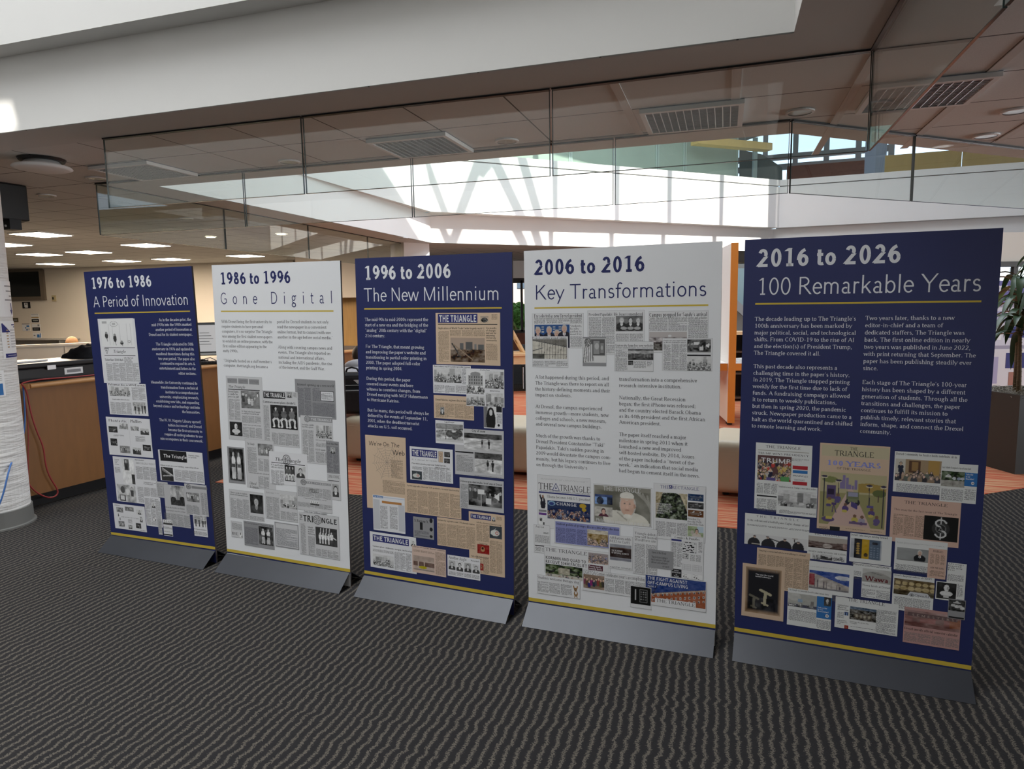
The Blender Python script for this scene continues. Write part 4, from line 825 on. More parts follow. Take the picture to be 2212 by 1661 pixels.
# ------------------------------------------------------------------ ceiling lights
def troffer(u, v, label):
    r = thing('ceiling_light', label, 'ceiling light', G(u, v, HC - .03), GA, 'square louvred ceiling lights, switched off'); w, d = .60, .535
    f = MB()
    for sx in (-1, 1): f.box((sx * (w / 2 - .015), 0, .012), (.03, d, .024), PAPERM)
    for sy_ in (-1, 1): f.box((0, sy_ * (d / 2 - .015), .012), (w - .06, .03, .024), PAPERM)
    f.build('frame', r); b_ = MB(); b_.box((0, 0, .0265), (w, d, .004), mat('reflector', (.30, .33, .40), .3, .6)); b_.build('reflector', r)
    l = MB(); LV = mat('louvre_silver', (.62, .64, .68), .3, .7)
    for i in range(1, 12): l.box((-w / 2 + .03 + (w - .06) * i / 12, 0, .010), (.004, d - .06, .018), LV)
    for i in range(1, 16): l.box((0, -d / 2 + .03 + (d - .06) * i / 16, .011), (w - .06, .003, .012), LV)
    l.build('louvre', r)
troffer(-2.37, 1.245, 'louvred square ceiling light left of centre above the near glass row'); troffer(-.48, 1.19, 'louvred square ceiling light right of centre behind the near glass')
troffer(-4.87, 1.215, 'dim louvred square ceiling light at the left, half behind the glass end'); troffer(.78, 1.16, 'louvred square ceiling light at the top right, crossed by the glass edge')
LENS = mat('lit_lens', (.9, .85, .75), .5, 0, .3, (1.0, .86, .66), 20.0)
def lit(u, v, label):
    r = thing('ceiling_light', label, 'ceiling light', G(u, v, HC - .02), GA, 'lit square ceiling lights over the left desks')
    f = MB(); f.box((0, 0, .010), (.60, .56, .018), PAPERM); f.build('frame', r); l = MB(); l.box((0, 0, -.001), (.56, .52, .004), LENS); l.build('lens', r)
for (u, v), s in zip(((-9.9, 4.19), (-11.78, 5.0), (-11.9, 6.67), (-9.9, 6.08), (-13.13, 6.64), (-15.28, 8.67), (-13.27, 8.66), (-11.98, 8.76), (-10.0, 8.76)),
        ('largest lit square ceiling light, nearest of the warm lights at the left', 'lit ceiling light cut off by the left edge of the picture', 'lit ceiling light in the middle of the warm group, above the 1976 panel\'s left end', 'lit ceiling light below the end of the hanging glass', 'lit ceiling light straight above the dark far window', 'farthest left of the lit ceiling lights, low over the dark window', 'far lit ceiling light above the left edge of the 1976 panel', 'far lit ceiling light above the heading of the 1976 panel', 'far lit ceiling light above the white 1986 panel')): lit(u, v, s)
for u, v in ((-11.5, 3.6), (-8.6, 5.2), (-12.2, 6.2)): lamp('AREA', 'warm_ceiling_light_glow', G(u, v, HC - .06), 300, (1.0, .80, .60), 3.0)
def can(px, py, label, lit_=False, d=.17):
    p = atz(px, py, HC); r = thing('downlight', label, 'downlight', (p.x, p.y, HC - .012), 0, 'round recessed downlights')
    m_ = MB(); n = 24; R0, R1 = d / 2, d / 2 * .82
    for i in range(n):
        t0, t1 = 2 * math.pi * i / n, 2 * math.pi * (i + 1) / n; f = lambda t, q, z: (q * math.cos(t), q * math.sin(t), z)
        m_.poly([f(t0, R0, 0), f(t0, R1, -.001), f(t1, R1, -.001), f(t1, R0, 0)], PAPERM); m_.poly([f(t0, R0, .010), f(t0, R0, 0), f(t1, R0, 0), f(t1, R0, .010)], PAPERM)
    m_.build('trim_ring', r); q = MB(); q.lathe([(R1, .002), (R1 * .6, .010)], (0, 0, 0), LENS if lit_ else mat('can_reflector', (.32, .31, .29), .3, .5), 20); q.build('reflector', r)
for px, py, s, l_ in ((1728, 240, 'downlight behind the near glass above the right corner of the far row', 0), (2195, 238, 'downlight at the right edge of the picture, largest of them', 0), (2130, 292, 'downlight above the right panel near the gallery timber wall', 0), (1095, 303, 'downlight between the two central louvred lights', 0),
    (100, 421, 'downlight beside the black loudspeaker', 0), (208, 384, 'small downlight left of the dim louvred light', 0), (625, 348, 'downlight near the shaded slope of the rooflight, left of centre', 0), (402, 471, 'downlight seen through the left side glass', 0), (608, 505, 'glowing downlight seen through the third side pane', 1), (455, 511, 'glowing downlight seen under the far row at the left', 1), (870, 513, 'small downlight close to the pier', 0)): can(px, py, s, l_)
p = atz(90, 343, HC); r = thing('ceiling_speaker', 'round ceiling diffuser with a dark gap at the upper left', 'ceiling diffuser', (p.x, p.y, HC - .07))
m_ = MB(); m_.lathe([(.10, .066), (.13, .03), (.19, .012), (.20, .0), (.17, -.012), (.0, -.016)], (0, 0, 0), PAPERM, 32); m_.build('cone', r, smooth=True); m_ = MB(); m_.lathe([(.15, .05), (.16, .068)], (0, 0, 0), DARK, 28); m_.build('neck', r)

# ------------------------------------------------------------------ left side: column, loudspeaker, service desk
cc = Vector((-3.900, 4.873)); CR = .235
BRW = noisy('painted_brick_white', (.74, .73, .71), .04, 5, .85, .2, bump=.0)
N_, L_, b_ = nodes(BRW); bk_ = N_.new('ShaderNodeTexNoise'); tc_ = N_.new('ShaderNodeTexCoord'); mp_ = N_.new('ShaderNodeMapping'); mp_.inputs['Scale'].default_value = (3, 3, 26)
L_.new(tc_.outputs['Object'], mp_.inputs[0]); L_.new(mp_.outputs[0], bk_.inputs['Vector']); bk_.inputs['Scale'].default_value = 1.4; bk_.inputs['Detail'].default_value = 4
bp_ = N_.new('ShaderNodeBump'); bp_.inputs['Strength'].default_value = .55; bp_.inputs['Distance'].default_value = .03; L_.new(bk_.outputs[0], bp_.inputs['Height']); L_.new(bp_.outputs[0], b_.inputs['Normal'])
m_ = MB(); m_.lathe([(CR, 0), (CR, 2.30), (CR, HC - .004)], (cc.x, cc.y, 0), BRW, 48); struct(m_.build('column_left', smooth=False))
m_ = MB(); m_.lathe([(CR + .028, 0), (CR + .028, .012), (CR + .012, .016), (CR + .010, .13), (CR, .134)], (cc.x, cc.y, 0), mat('grey_rubber_base', (.16, .16, .15), .6), 48); struct(m_.build('baseboard_left'))
def sheet(px0, py0, px1, py1, label, draw):
    """a paper taped round the column: curved with it"""
    vc = Vector((-cc.x, -cc.y)).normalized()
    d0, d1 = ray(px0, (py0 + py1) / 2), ray(px1, (py0 + py1) / 2)
    def ang(d):
        q = Vector((d[0], d[1])).normalized(); R_ = CR + .004; b = cc @ q; disc = b * b - (cc @ cc - R_ * R_)
        P = q * (b - math.sqrt(max(0, disc))); return math.atan2(P.y - cc.y, P.x - cc.x), P.length
    a0, t0 = ang(d0); a1, t1 = ang(d1)
    def zat(px, py): d = ray(px, py); return CAMH + d[2] / math.hypot(d[0], d[1]) * t1
    z1, z0 = zat((px0 + px1) / 2, py0), zat((px0 + px1) / 2, py1)
    r = tag(None or bpy.data.objects.new('taped_notice', None), label, 'notice', 'notices taped to the white column'); COL.objects.link(r); c = (math.cos((a0 + a1) / 2), math.sin((a0 + a1) / 2)); r.location = (cc.x + c[0] * CR, cc.y + c[1] * CR, z0)
    def put(mb, u0, v0, u1, v1, w, m, n=8):
        for i in range(n):
            f = lambda u, v: (cc.x + (CR + .003 + w) * math.cos(a0 + (a1 - a0) * u) - r.location.x, cc.y + (CR + .003 + w) * math.sin(a0 + (a1 - a0) * u) - r.location.y, z0 + (z1 - z0) * v - r.location.z)
            ua, ub = u0 + (u1 - u0) * i / n, u0 + (u1 - u0) * (i + 1) / n; mb.poly([f(ua, v0), f(ub, v0), f(ub, v1), f(ua, v1)], m)
    q = MB(); put(q, 0, 0, 1, 1, 0, PAPERM); q.build('sheet', r); q = MB(); draw(lambda *a: put(q, *a)); q.build('printing', r)
BL = INK['blue']; NV = INK['navy']; GR = INK['gray']
def d_arrow(P):
    for y, a, b in ((.84, .45, .9), (.70, .5, .92), (.56, .66, .9), (.45, .42, .95)): P(a, y, b, y + .035, .0006, GR)
    P(.72, .16, .80, .38, .0006, NV)
    for i in range(5): P(.66 + i * .02, .16 - i * .028, .86 - i * .02, .19 - i * .028, .0006, NV)
def d_list(P):
    for i in range(8): P(.04, .70 + i * .03, .42 - i * .045, .73 + i * .03, .0006, NV)
    P(.55, .88, .9, .91, .0006, NV); P(.7, .82, .95, .85, .0006, NV)
    for i in range(7): y = .74 - i * .075; P(.22, y, .32, y + .028, .0006, mat('tan_dot', (.45, .30, .16), .6)); P(.42, y, .95, y + .008, .0006, GR); P(.42, y + .018, .85, y + .026, .0006, GR)
    P(.1, .02, 1, .13, .0006, NV); P(.2, .07, .7, .08, .0008, INK['white'])
def d_blue(P):
    P(.0, .06, .82, .5, .0006, BL)
    for i in range(4): P(.1, .62 + i * .07, .8, .635 + i * .07, .0006, GR)
sheet(-16, 608, 27, 684, 'white notice with a downward arrow, topmost on the column', d_arrow)
sheet(4, 693, 34, 772, 'white notice with a navy corner and a list of bullets on the column', d_list)
sheet(-20, 800, 11, 857, 'framed notice with a blue panel, lowest on the column', d_blue)

r = thing('loudspeaker', 'black wedge loudspeaker hung at the ceiling above the white column', 'loudspeaker', tuple(aty(8, 440, 6.3)), math.radians(-35))
m_ = MB(); m_.prism([(-.30, -.12), (.20, -.14), (.16, .14), (-.26, .14)], -.16, .16, DARK); m_.build('cabinet', r, bevel=.012)
m_ = MB(); m_.prism([(-.27, -.128), (.17, -.146), (.17, -.142), (-.27, -.124)], -.13, .13, noisy('speaker_grille', (.02, .02, .022), .4, 160, .8)); m_.build('grille', r)
m_ = MB(); m_.box((.12, 0, -.20), (.14, .10, .09), DARKM, .2); m_.ball((.16, -.055, -.215), .012, STEEL, 10); m_.build('swivel_mount', r)
hz = HC - aty(8, 440, 6.3).z; m_ = MB(); m_.tube([(-.05, 0, .15), (-.05, 0, hz - .012)], .02, DARKM); m_.lathe([(.06, hz - .014), (.06, hz - .006)], (-.05, 0, 0), DARKM, 16); m_.build('bracket', r)

# service desk: wooden front, rounded worktop edge, black toe space
DA = math.radians(67); dE = Vector((math.cos(DA), math.sin(DA), 0)); dN = Vector((-math.sin(DA), math.cos(DA), 0)); D0 = Vector((-3.895, 5.215, 0)); DL, DZ = 5.2, 1.01
r = thing('service_desk', 'long wooden service desk with a worktop and black toe space at the left', 'desk', tuple(D0), DA)
m_ = MB(); m_.box((DL / 2, .02, .545), (DL, .04, .87), WOODD); m_.build('front_panel', r)
m_ = MB(); m_.box((.02, .42, .545), (.04, .76, .87), WOODD); m_.build('end_panel', r)
m_ = MB(); m_.box((DL / 2, .10, .053), (DL - .05, .04, .106), mat('black_toe_kick', (.008, .008, .009), .7)); m_.box((.08, .45, .053), (.04, .66, .106), MATS['black_toe_kick']); m_.build('toe_kick', r)
m_ = MB(); TOPL = mat('dark_worktop', (.05, .04, .035), .35)
m_.prism([(-.05, .06), (DL, .06), (DL, .85), (-.05, .85)], DZ - .03, DZ, TOPL); m_.build('worktop', r)
m_ = MB(); m_.tube([(.10, -.015, DZ - .018), (DL, -.015, DZ - .018)], .018, WOODT, 12); m_.prism([(.08, -.015), (DL, -.015), (DL, .06), (.08, .06)], DZ - .036, DZ, WOODT); m_.prism([(.08, -.03), (.08, .06), (-.06, .20), (-.06, .12)], DZ - .040, DZ + .001, WOODT); m_.build('rounded_edge', r)
def onD(s, t, z=0): return D0 + dE * s + dN * t + Vector((0, 0, z))
# flat black equipment case with latches
c = onD(.55, .40, DZ); r = thing('equipment_case', 'flat black equipment case with two latches on the service desk', 'case', tuple(c), DA)
m_ = MB(); m_.box((0, 0, .055), (1.15, .5, .11), DARK); m_.build('case_body', r, bevel=.012); m_ = MB(); m_.box((0, 0, .131), (1.19, .54, .04), noisy('case_lid_black', (.02, .02, .021), .2, 30, .35)); m_.build('lid', r, bevel=.012)
for x in (-.18, .38): m_ = MB(); m_.box((x, -.272, .108), (.07, .012, .035), STEEL); m_.build('latch', r)
m_ = MB(); m_.box((.02, -.2525, .062), (.16, .004, .055), PAPERM); m_.box((.02, -.2548, .062), (.12, .003, .025), GR); m_.build('name_label', r)
c = onD(.30, .40, DZ + .1515); r = thing('magazine', 'glossy white magazine lying on the black equipment case', 'magazine', tuple(c), DA + .2); m_ = MB()
GLOSS = mat('glossy_paper', (.75, .74, .72), .2); m_.box((0, 0, .006), (.30, .22, .010), PAPERM); m_.build('pages', r); m_ = MB(); m_.box((0, 0, .012), (.304, .224, .002), GLOSS); m_.build('cover', r)
# crumpled black jacket
c = onD(.98, .42, DZ + .151); rng = random.Random(5); m_ = MB(); JK = noisy('black_cloth', (.014, .014, .016), .3, 30, .9, .1)
n1, n2 = 26, 14; vs = []
for i in range(n1):
    for j in range(n2):
        u, v = i / (n1 - 1) * 2 - 1, j / (n2 - 1) * 2 - 1; e = max(0, 1 - u * u) * max(0, 1 - v * v); z = e ** .5 * (.10 + .03 * math.sin(6 * u + 2 * v) + .02 * math.sin(11 * v - 4 * u) + .02 * rng.random()) if e > 0 else 0
        vs.append((u * .24 * (1 + .05 * math.sin(9 * v)), v * .16 * (1 + .1 * math.sin(7 * u)), z + .002))
m_.mesh(vs, [(i * n2 + j, (i + 1) * n2 + j, (i + 1) * n2 + j + 1, i * n2 + j + 1) for i in range(n1 - 1) for j in range(n2 - 1)], JK)
o = m_.build('jacket', smooth=True); o.location = c; o.rotation_euler = (0, 0, DA); tag(o, 'crumpled black jacket heaped on the equipment case', 'jacket')
c = onD(1.28, .38, DZ); r = thing('laptop', 'black laptop standing open behind the 1976 panel', 'laptop', tuple(c), DA + .5); m_ = MB(); m_.box((0, 0, .011), (.34, .24, .018), DARK); m_.build('keyboard_base', r); m_ = MB(); m_.box((0, .13, .14), (.34, .012, .24), DARK, M=Matrix.Rotation(math.radians(-15), 3, 'X')); m_.build('screen', r)
# monitor and keyboard seen between the first two panels
mc = aty(452, 790, 7.35); c = Vector((mc.x - .19, 7.42, DZ)); r = thing('monitor', 'grey monitor facing the viewer, seen between the first two panels', 'monitor', tuple(c), math.radians(14))
m_ = MB(); m_.box((0, .02, .01), (.24, .20, .016), DARK); m_.build('foot', r); m_ = MB(); m_.box((0, .05, .12), (.07, .03, .22), DARK); m_.build('stand', r)
T = Matrix.Rotation(math.radians(-14), 3, 'X'); m_ = MB(); m_.box((0, 0, .25), (.56, .035, .37), mat('monitor_grey', (.12, .13, .13), .5), M=T); m_.build('bezel', r)
m_ = MB(); off = T @ Vector((0, -.0190, 0)); m_.box(Vector((0, 0, .255)) + off, (.51, .003, .30), mat('lit_screen', (.6, .6, .6), .4, 0, .3, (.62, .62, .62), .38), M=T); m_.build('screen', r)
m_ = MB()
for i in range(5): q = T @ Vector((.12, -.0212, .06 - i * .032)); m_.box(Vector((0, 0, .255)) + q, (.10 + .04 * (i % 3), .001, .006), GR, M=T)
m_.build('screen_text', r); m_ = MB(); q = T @ Vector((0, -.02, -.172)); m_.box(Vector((0, 0, .25)) + q, (.52, .006, .022), STEEL, M=T); m_.build('lower_trim', r)
c = Vector((mc.x + .02, 7.05, DZ)); r = thing('keyboard', 'black keyboard with a cable in front of the grey monitor', 'keyboard', tuple(c), math.radians(14)); m_ = MB(); m_.box((0, 0, .012), (.46, .16, .02), DARK); m_.build('key_tray', r, bevel=.004)
m_ = MB()
for i in range(12):
    for j in range(4): m_.box((-.2 + i * .036, -.055 + j * .036, .025), (.028, .028, .008), DARKM)
m_.build('keys', r); m_ = MB(); m_.tube([(.02, .09, .02), (.05, .12, .05), (.10, .13, .06), (.16, .16, .02), (.2, .2, .005)], .004, DARK, 6); m_.ball((.03, .10, .035), (.03, .02, .014), DARK, 10); m_.build('cable', r)
# cables at the end of the desk
def cable(name, pts, rad, m, label):
    cu = bpy.data.curves.new(name, 'CURVE'); cu.dimensions = '3D'; sp = cu.splines.new('NURBS'); sp.points.add(len(pts) - 1); sp.use_endpoint_u = True; sp.order_u = 4
    for q, p in zip(sp.points, pts): q.co = (*p, 1)
    cu.bevel_depth = rad; cu.bevel_resolution = 3; cu.materials.append(m); o = bpy.data.objects.new(name, cu); COL.objects.link(o)
    dg = bpy.context.evaluated_depsgraph_get(); me = bpy.data.meshes.new_from_object(o.evaluated_get(dg)); bpy.data.objects.remove(o); o2 = bpy.data.objects.new(name, me); COL.objects.link(o2)
    return tag(o2, label, 'cable')
RED = mat('red_cable', (.30, .035, .035), .4); BLU = mat('blue_cable', (.06, .16, .42), .4)
def onF(px, py, off=.02):                                            # a point just before the desk front
    n = -dN.to_2d(); p = D0.to_2d() + n * off; d = ray(px, py); t = (p @ n) / (Vector((d[0], d[1])) @ n); return Vector((d[0] * t, d[1] * t, CAMH + d[2] * t))
cable('cable', [onD(1.3, .10, DZ + .01), onD(.9, .08, DZ + .012), onD(.5, .08, DZ + .010), onD(.2, .03, DZ + .03), onD(.02, -.05, DZ + .02), onF(46, 830, .06), onF(52, 835, .05)] + [onF(x, y, .04) for x, y in ((60, 850), (65, 890), (82, 940), (95, 965), (97, 1000), (106, 1030), (122, 1052), (127, 1066), (115, 1076), (95, 1074), (72, 1060), (62, 1045))], .006, RED, 'red cable running over the desk end and hanging in a loop')
cable('cable', [onF(x, y, .03) for x, y in ((50, 838), (58, 880), (62, 930), (60, 980), (61, 1030), (64, 1050))], .004, RED, 'thin red cable hanging straight down the desk end')
cp = [onF(50, 835, .03), onF(54, 880, .03), onF(57, 950, .03)] + [Vector((cc.x + (CR + .05) * math.cos(t), cc.y + (CR + .05) * math.sin(t), z)) for t, z in ((math.radians(-25), .52), (math.radians(-35), .30), (math.radians(-50), .13), (math.radians(-68), .03), (math.radians(-88), .015), (math.radians(-110), .012))]
cable('cable', cp, .006, BLU, 'blue cable hanging beside the column and curling round its foot')

# cream cubicle partition, the head of a person behind it, and things on the far wall
pz = 1.15; a, b = aty(20, 745, 9.0), aty(208, 738, 9.6); r = thing('cubicle_partition', 'low cream cubicle partition behind the service desk', 'partition', ((a.x + b.x) / 2, (a.y + b.y) / 2, 0), math.atan2(b.y - a.y, b.x - a.x)); L = (b - a).length
m_ = MB(); m_.box((0, 0, pz / 2 - .015), (L, .06, pz - .03), CREAM); m_.build('screen_panel', r); m_ = MB(); m_.box((0, 0, pz - .015), (L, .08, .03), CREAM); m_.build('cap_rail', r)
for x in (-L / 2 + .03, L * .12, L / 2 - .03): m_ = MB(); m_.box((x, -.034, pz / 2 - .02), (.012, .008, pz - .05), CREAM); m_.build('joint_strip', r)
SKIN = mat('skin', (.52, .30, .21), .55); HAIRB = noisy('light_brown_hair', (.20, .105, .045), .3, 40, .6); HAIRD = noisy('dark_hair', (.035, .024, .018), .3, 40, .6)
def skin_body(name, verts, edges, radii, m, parent):
    me = bpy.data.meshes.new(name); me.from_pydata(verts, edges, []); o = bpy.data.objects.new(name, me); COL.objects.link(o); o.parent = parent
    s_ = o.modifiers.new('skin', 'SKIN'); s_.use_smooth_shade = True
    for v, q in zip(me.skin_vertices[0].data, radii): v.radius = q if isinstance(q, tuple) else (q, q)
    me.skin_vertices[0].data[0].use_root = True
    sb = o.modifiers.new('sub', 'SUBSURF'); sb.levels = 2; sb.render_levels = 2
    dg = bpy.context.evaluated_depsgraph_get(); m2 = bpy.data.meshes.new_from_object(o.evaluated_get(dg)); o.modifiers.clear(); o.data = m2; m2.materials.clear(); m2.materials.append(m); return o
def person(label, loc, rz, hood, hair, bend=0.0, pack=False):
    """someone seated with the back to the viewer (local -y), hands resting on the thighs"""
    r = thing('person', label, 'person', loc, rz)
    f = bend
    V = [(0, 0, .50), (0, .04 + f * .1, .66), (0, .05 + f * .25, .82), (0, .05 + f * .5, .97 - f * .25), (0, .08 + f * .9, 1.06 - f * .35), (0, .12 + f * 1.2, 1.14 - f * .5),
         (-.19, .05 + f * .5, .95 - f * .25), (-.25, .12 + f * .3, .74), (-.20, .34, .62), (-.14, .42, .60), (.19, .05 + f * .5, .95 - f * .25), (.25, .12 + f * .3, .74), (.20, .34, .62), (.14, .42, .60),
         (-.10, .06, .50), (-.14, .46, .52), (-.15, .48, .10), (.10, .06, .50), (.14, .46, .52), (.15, .48, .10), (-.15, .62, .05), (.15, .62, .05)]
    E_ = [(0, 1), (1, 2), (2, 3), (3, 4), (4, 5), (3, 6), (6, 7), (7, 8), (8, 9), (3, 10), (10, 11), (11, 12), (12, 13), (0, 14), (14, 15), (15, 16), (0, 17), (17, 18), (18, 19), (16, 20), (19, 21)]
    R_ = [(.16, .12), (.15, .11), (.17, .12), (.16, .11), .06, .055, .07, .055, .042, .03, .07, .055, .042, .03, .10, .075, .05, .10, .075, .05, .04, .04]
    skin_body('body', V, E_, R_, hood, r)
    hx = Vector((0, .13 + f * 1.35, 1.25 - f * .6)); m_ = MB(); m_.ball(hx, (.075, .092, .112), SKIN, 20); m_.ball(hx + Vector((0, .088, -.015)), (.014, .02, .022), SKIN, 10)
    for q in (-1, 1): m_.ball(hx + Vector((q * .077, 0, -.01)), (.012, .022, .032), SKIN, 10); m_.ball(hx + Vector((q * .03, .083, .012)), (.012, .008, .007), DARK, 8)
    m_.ball(hx + Vector((0, .085, -.055)), (.024, .008, .006), mat('lips', (.35, .12, .1), .5), 8); m_.build('head', r, smooth=True)
    m_ = MB(); m_.ball(hx + Vector((0, -.016, .026)), (.086, .094, .10), hair, 20); m_.build('hair', r, smooth=True)
    for q in (-1, 1):
        m_ = MB(); hb = Vector((q * .13, .43, .60)); m_.ball(hb, (.038, .045, .018), SKIN, 12)
        for i in range(4): x = hb.x + (i - 1.5) * .017; l = (.062, .074, .070, .055)[i]; m_.tube([(x, hb.y + .03, hb.z), (x, hb.y + .03 + l * .6, hb.z - .004), (x, hb.y + .03 + l, hb.z - .022)], [.0095, .0085, .007], SKIN, 8)
        m_.tube([(hb.x - q * .03, hb.y, hb.z), (hb.x - q * .052, hb.y + .03, hb.z - .004), (hb.x - q * .055, hb.y + .055, hb.z - .012)], [.011, .0095, .008], SKIN, 8); m_.build('hand', r, smooth=True)
    if hood is not None and pack:
        m_ = MB(); m_.ball((0, -.02 + f * .9, 1.07 - f * .35), (.15, .085, .075), hood, 18); m_.build('hood', r, smooth=True)
    return r
HOOD = noisy('grey_hoodie', (.40, .40, .42), .1, 25, .9, .1); SHIRT = noisy('plain_dark_shirt', (.10, .10, .12), .1, 25, .9, .1)
def seat_chair(loc, rz, label, m):
    r = thing('office_chair', label, 'chair', loc, rz)
    q = MB(); q.box((0, .10, .44), (.46, .46, .07), m); q.build('seat', r, bevel=.02); q = MB(); q.box((0, -.17, .74), (.42, .05, .40), m); q.build('backrest', r, bevel=.02)
    q = MB(); q.tube([(0, .08, .06), (0, .08, .41)], .025, DARKM); q.tube([(0, -.1, .42), (0, -.19, .50), (0, -.185, .62)], .015, DARKM); q.build('post', r)
    for i in range(5): t = i * 2 * math.pi / 5; q = MB(); q.tube([(0, .08, .07), (.27 * math.cos(t), .08 + .27 * math.sin(t), .05)], .018, DARKM); q.ball((.27 * math.cos(t), .08 + .27 * math.sin(t), .028), .028, DARK, 10); q.build('leg', r)
    return r
hp = aty(150, 727, 10.2); person('person seated behind the cream partition, only light brown hair showing', (hp.x, 10.2, hp.z - 1.375), math.radians(20), SHIRT, HAIRB)
seat_chair((hp.x, 10.2, 0), math.radians(20), 'office chair under the person behind the cream partition', FABRIC)
def flat_on_wall(name, px0, py0, px1, py1, label, cat, draw, group=None):
    c = lpt((px0 + px1) / 2, (py0 + py1) / 2, 0); r = thing(name, label, cat, tuple(c), math.radians(-13), group); w = (lpt(px1, py0) - lpt(px0, py0)).length; h = lpt(px0, py0).z - lpt(px0, py1).z
    draw(r, w, h); return r
def poster(base, bits):
    def f(r, w, h):
        m_ = MB(); m_.box((0, -.008, 0), (w, .006, h), base); m_.build('sheet', r)
        if bits:
            m_ = MB()
            for x0, z0, x1, z1, m in bits: m_.box(((x0 + x1 - 1) / 2 * w, -.0125, (z0 + z1 - 1) / 2 * h), ((x1 - x0) * w, .002, (z1 - z0) * h), m)
            m_.build('printing', r)
    return f
WG = 'papers pinned to the far cream wall'; K_ = INK['ink']; TB = mat('tan_band', (.45, .30, .12), .6); WH = INK['white']; GD = INK['gray']
flat_on_wall('wall_poster', 49, 652, 66, 666, 'small black poster with a white figure, topmost on the far wall', 'poster', poster(K_, [(.25, .2, .7, .85, WH), (.38, .55, .58, .75, K_), (.32, .1, .68, .2, WH)]), WG)
flat_on_wall('wall_poster', 28, 687, 40, 696, 'small olive card beside the column on the far wall', 'poster', poster(mat('olive_card', (.12, .10, .05), .6), [(.2, .3, .8, .7, GD)]), WG)
flat_on_wall('wall_poster', 49, 699, 66, 715, 'white sheet with small blue blocks on the far wall', 'poster', poster(WH, [(.0, .9, 1, 1, GD), (.55, .55, .9, .75, BL), (.35, .35, .5, .5, BL), (.45, .1, .7, .2, BL), (.5, .22, 1, .3, GD)]), WG)
flat_on_wall('wall_poster', 68, 678, 85, 697, 'white sheet with tan and black bands on the far wall', 'poster', poster(WH, [(.05, .92, .95, .95, GD), (.05, .52, .98, .66, TB), (.05, .05, .98, .42, K_), (.2, .2, .85, .28, WH)]), WG)
flat_on_wall('wall_poster', 70, 700, 88, 716, 'white sheet with one black band, under the banded sheet', 'poster', poster(WH, [(.05, .1, .95, .55, K_), (.2, .3, .8, .38, WH), (.7, .7, .9, .95, GD)]), WG)
flat_on_wall('wall_poster', 72, 719, 90, 730, 'lowest white sheet with blue marks, above the partition', 'poster', poster(WH, [(.5, .1, .8, .7, BL), (.85, .1, .95, .9, BL), (.1, .4, .3, .6, GD)]), WG)
def sw(r, w, h):
    m_ = MB(); m_.box((0, -.012, 0), (w, .014, h), mat('aged_switch_plate', (.50, .42, .25), .5)); m_.build('cover_plate', r, bevel=.004); m_ = MB(); m_.box((-w * .15, -.022, 0), (w * .25, .012, h * .4), DARK); m_.build('switch_knob', r)
flat_on_wall('thermostat', 113, 638, 122, 651, 'small yellowed thermostat right of the dark window', 'thermostat', sw)
c = lpt(75, 729, .4); r = thing('wall_shelf', 'thin shelf with papers above the partition', 'shelf', (c.x, c.y, c.z - .05), math.radians(-13)); m_ = MB(); m_.box((-.2, .2, 0), (2.4, .42, .03), mat('grey_shelf', (.42, .40, .38), .6)); m_.build('board', r)
for x in (-1.1, .7): m_ = MB(); m_.prism([(x - .012, .40), (x + .012, .40), (x + .012, .05), (x - .012, .05)], -.10, -.015, GREYM); m_.build('bracket', r)

# ------------------------------------------------------------------ ottomans, person with the backpack
def ottoman(loc, rz, w, d, h, label):
    r = thing('ottoman', label, 'ottoman', loc, rz, 'beige upholstered ottomans on the orange carpet'); m_ = MB(); m_.box((0, 0, .035 + (h - .035) / 2), (w, d, h - .035), VINYL); o = m_.build('upholstered_body', r, bevel=.075); o.modifiers['bevel'].segments = 5
    for p in o.data.polygons: p.use_smooth = True
    s_ = MB(); x, y = w / 2 - .004, d / 2 - .004
    pts = [(-x, -y), (x, -y), (x, y), (-x, y)]
    for i in range(4):
        a, b = Vector((*pts[i], h - .085)), Vector((*pts[(i + 1) % 4], h - .085)); k = (b - a).normalized() * .07; s_.tube([a + k + (a + k).normalized() * .002, b - k + (b - k).normalized() * .002], .005, VINYL, 6)
    s_.build('seam_piping', r)
    for sx in (-1, 1):
        for sy_ in (-1, 1): m_ = MB(); m_.lathe([(.025, 0), (.03, .045)], (sx * (w / 2 - .12), sy_ * (d / 2 - .12), 0), DARK, 12); m_.build('foot', r)
    t = MB(); t.box((-w / 2 + .05, -d / 2 - .001, h - .15), (.012, .006, .03), DARK); t.build('fabric_tag', r)
    return r
o1 = atz(757, 1000, 0); q1 = atz(781, 1006, 0)
ottoman((o1.x + .63, o1.y + .22, 0), math.radians(-17.6), 1.25, .80, .47, 'beige ottoman between the 1986 and 1996 panels, a person seated on it')
om = atz(1115, 1037, 0); ottoman((om.x + .22, om.y + .42, 0), math.radians(-17.6), 1.0, .75, .47, 'beige ottoman seen between the 1996 and 2006 panels')
orr = atz(1566, 1092, 0); ottoman((orr.x + .50, orr.y + .40, 0), math.radians(-20), .92, .70, .47, 'beige ottoman with a rounded left end beside the 2016 panel')
pp = aty(766, 765, 7.2)
pr = person('person with dark hair in a grey hooded top, seated facing away', (pp.x + .01, 7.16, -.01), math.radians(8), HOOD, HAIRD, .36, True)
bp0 = Vector((pp.x + .02, 6.97, .473)); r = thing('backpack', 'black backpack with a small white logo on the back of the seated person', 'backpack', tuple(bp0), math.radians(4))
NYL = noisy('black_nylon', (.012, .012, .014), .4, 45, .55, .4); m_ = MB(); m_.box((0, 0, .22), (.32, .16, .44), NYL); m_.build('main_compartment', r, bevel=.06); m_ = MB(); m_.box((0, -.10, .15), (.27, .08, .24), NYL); m_.build('front_pocket', r, bevel=.03)
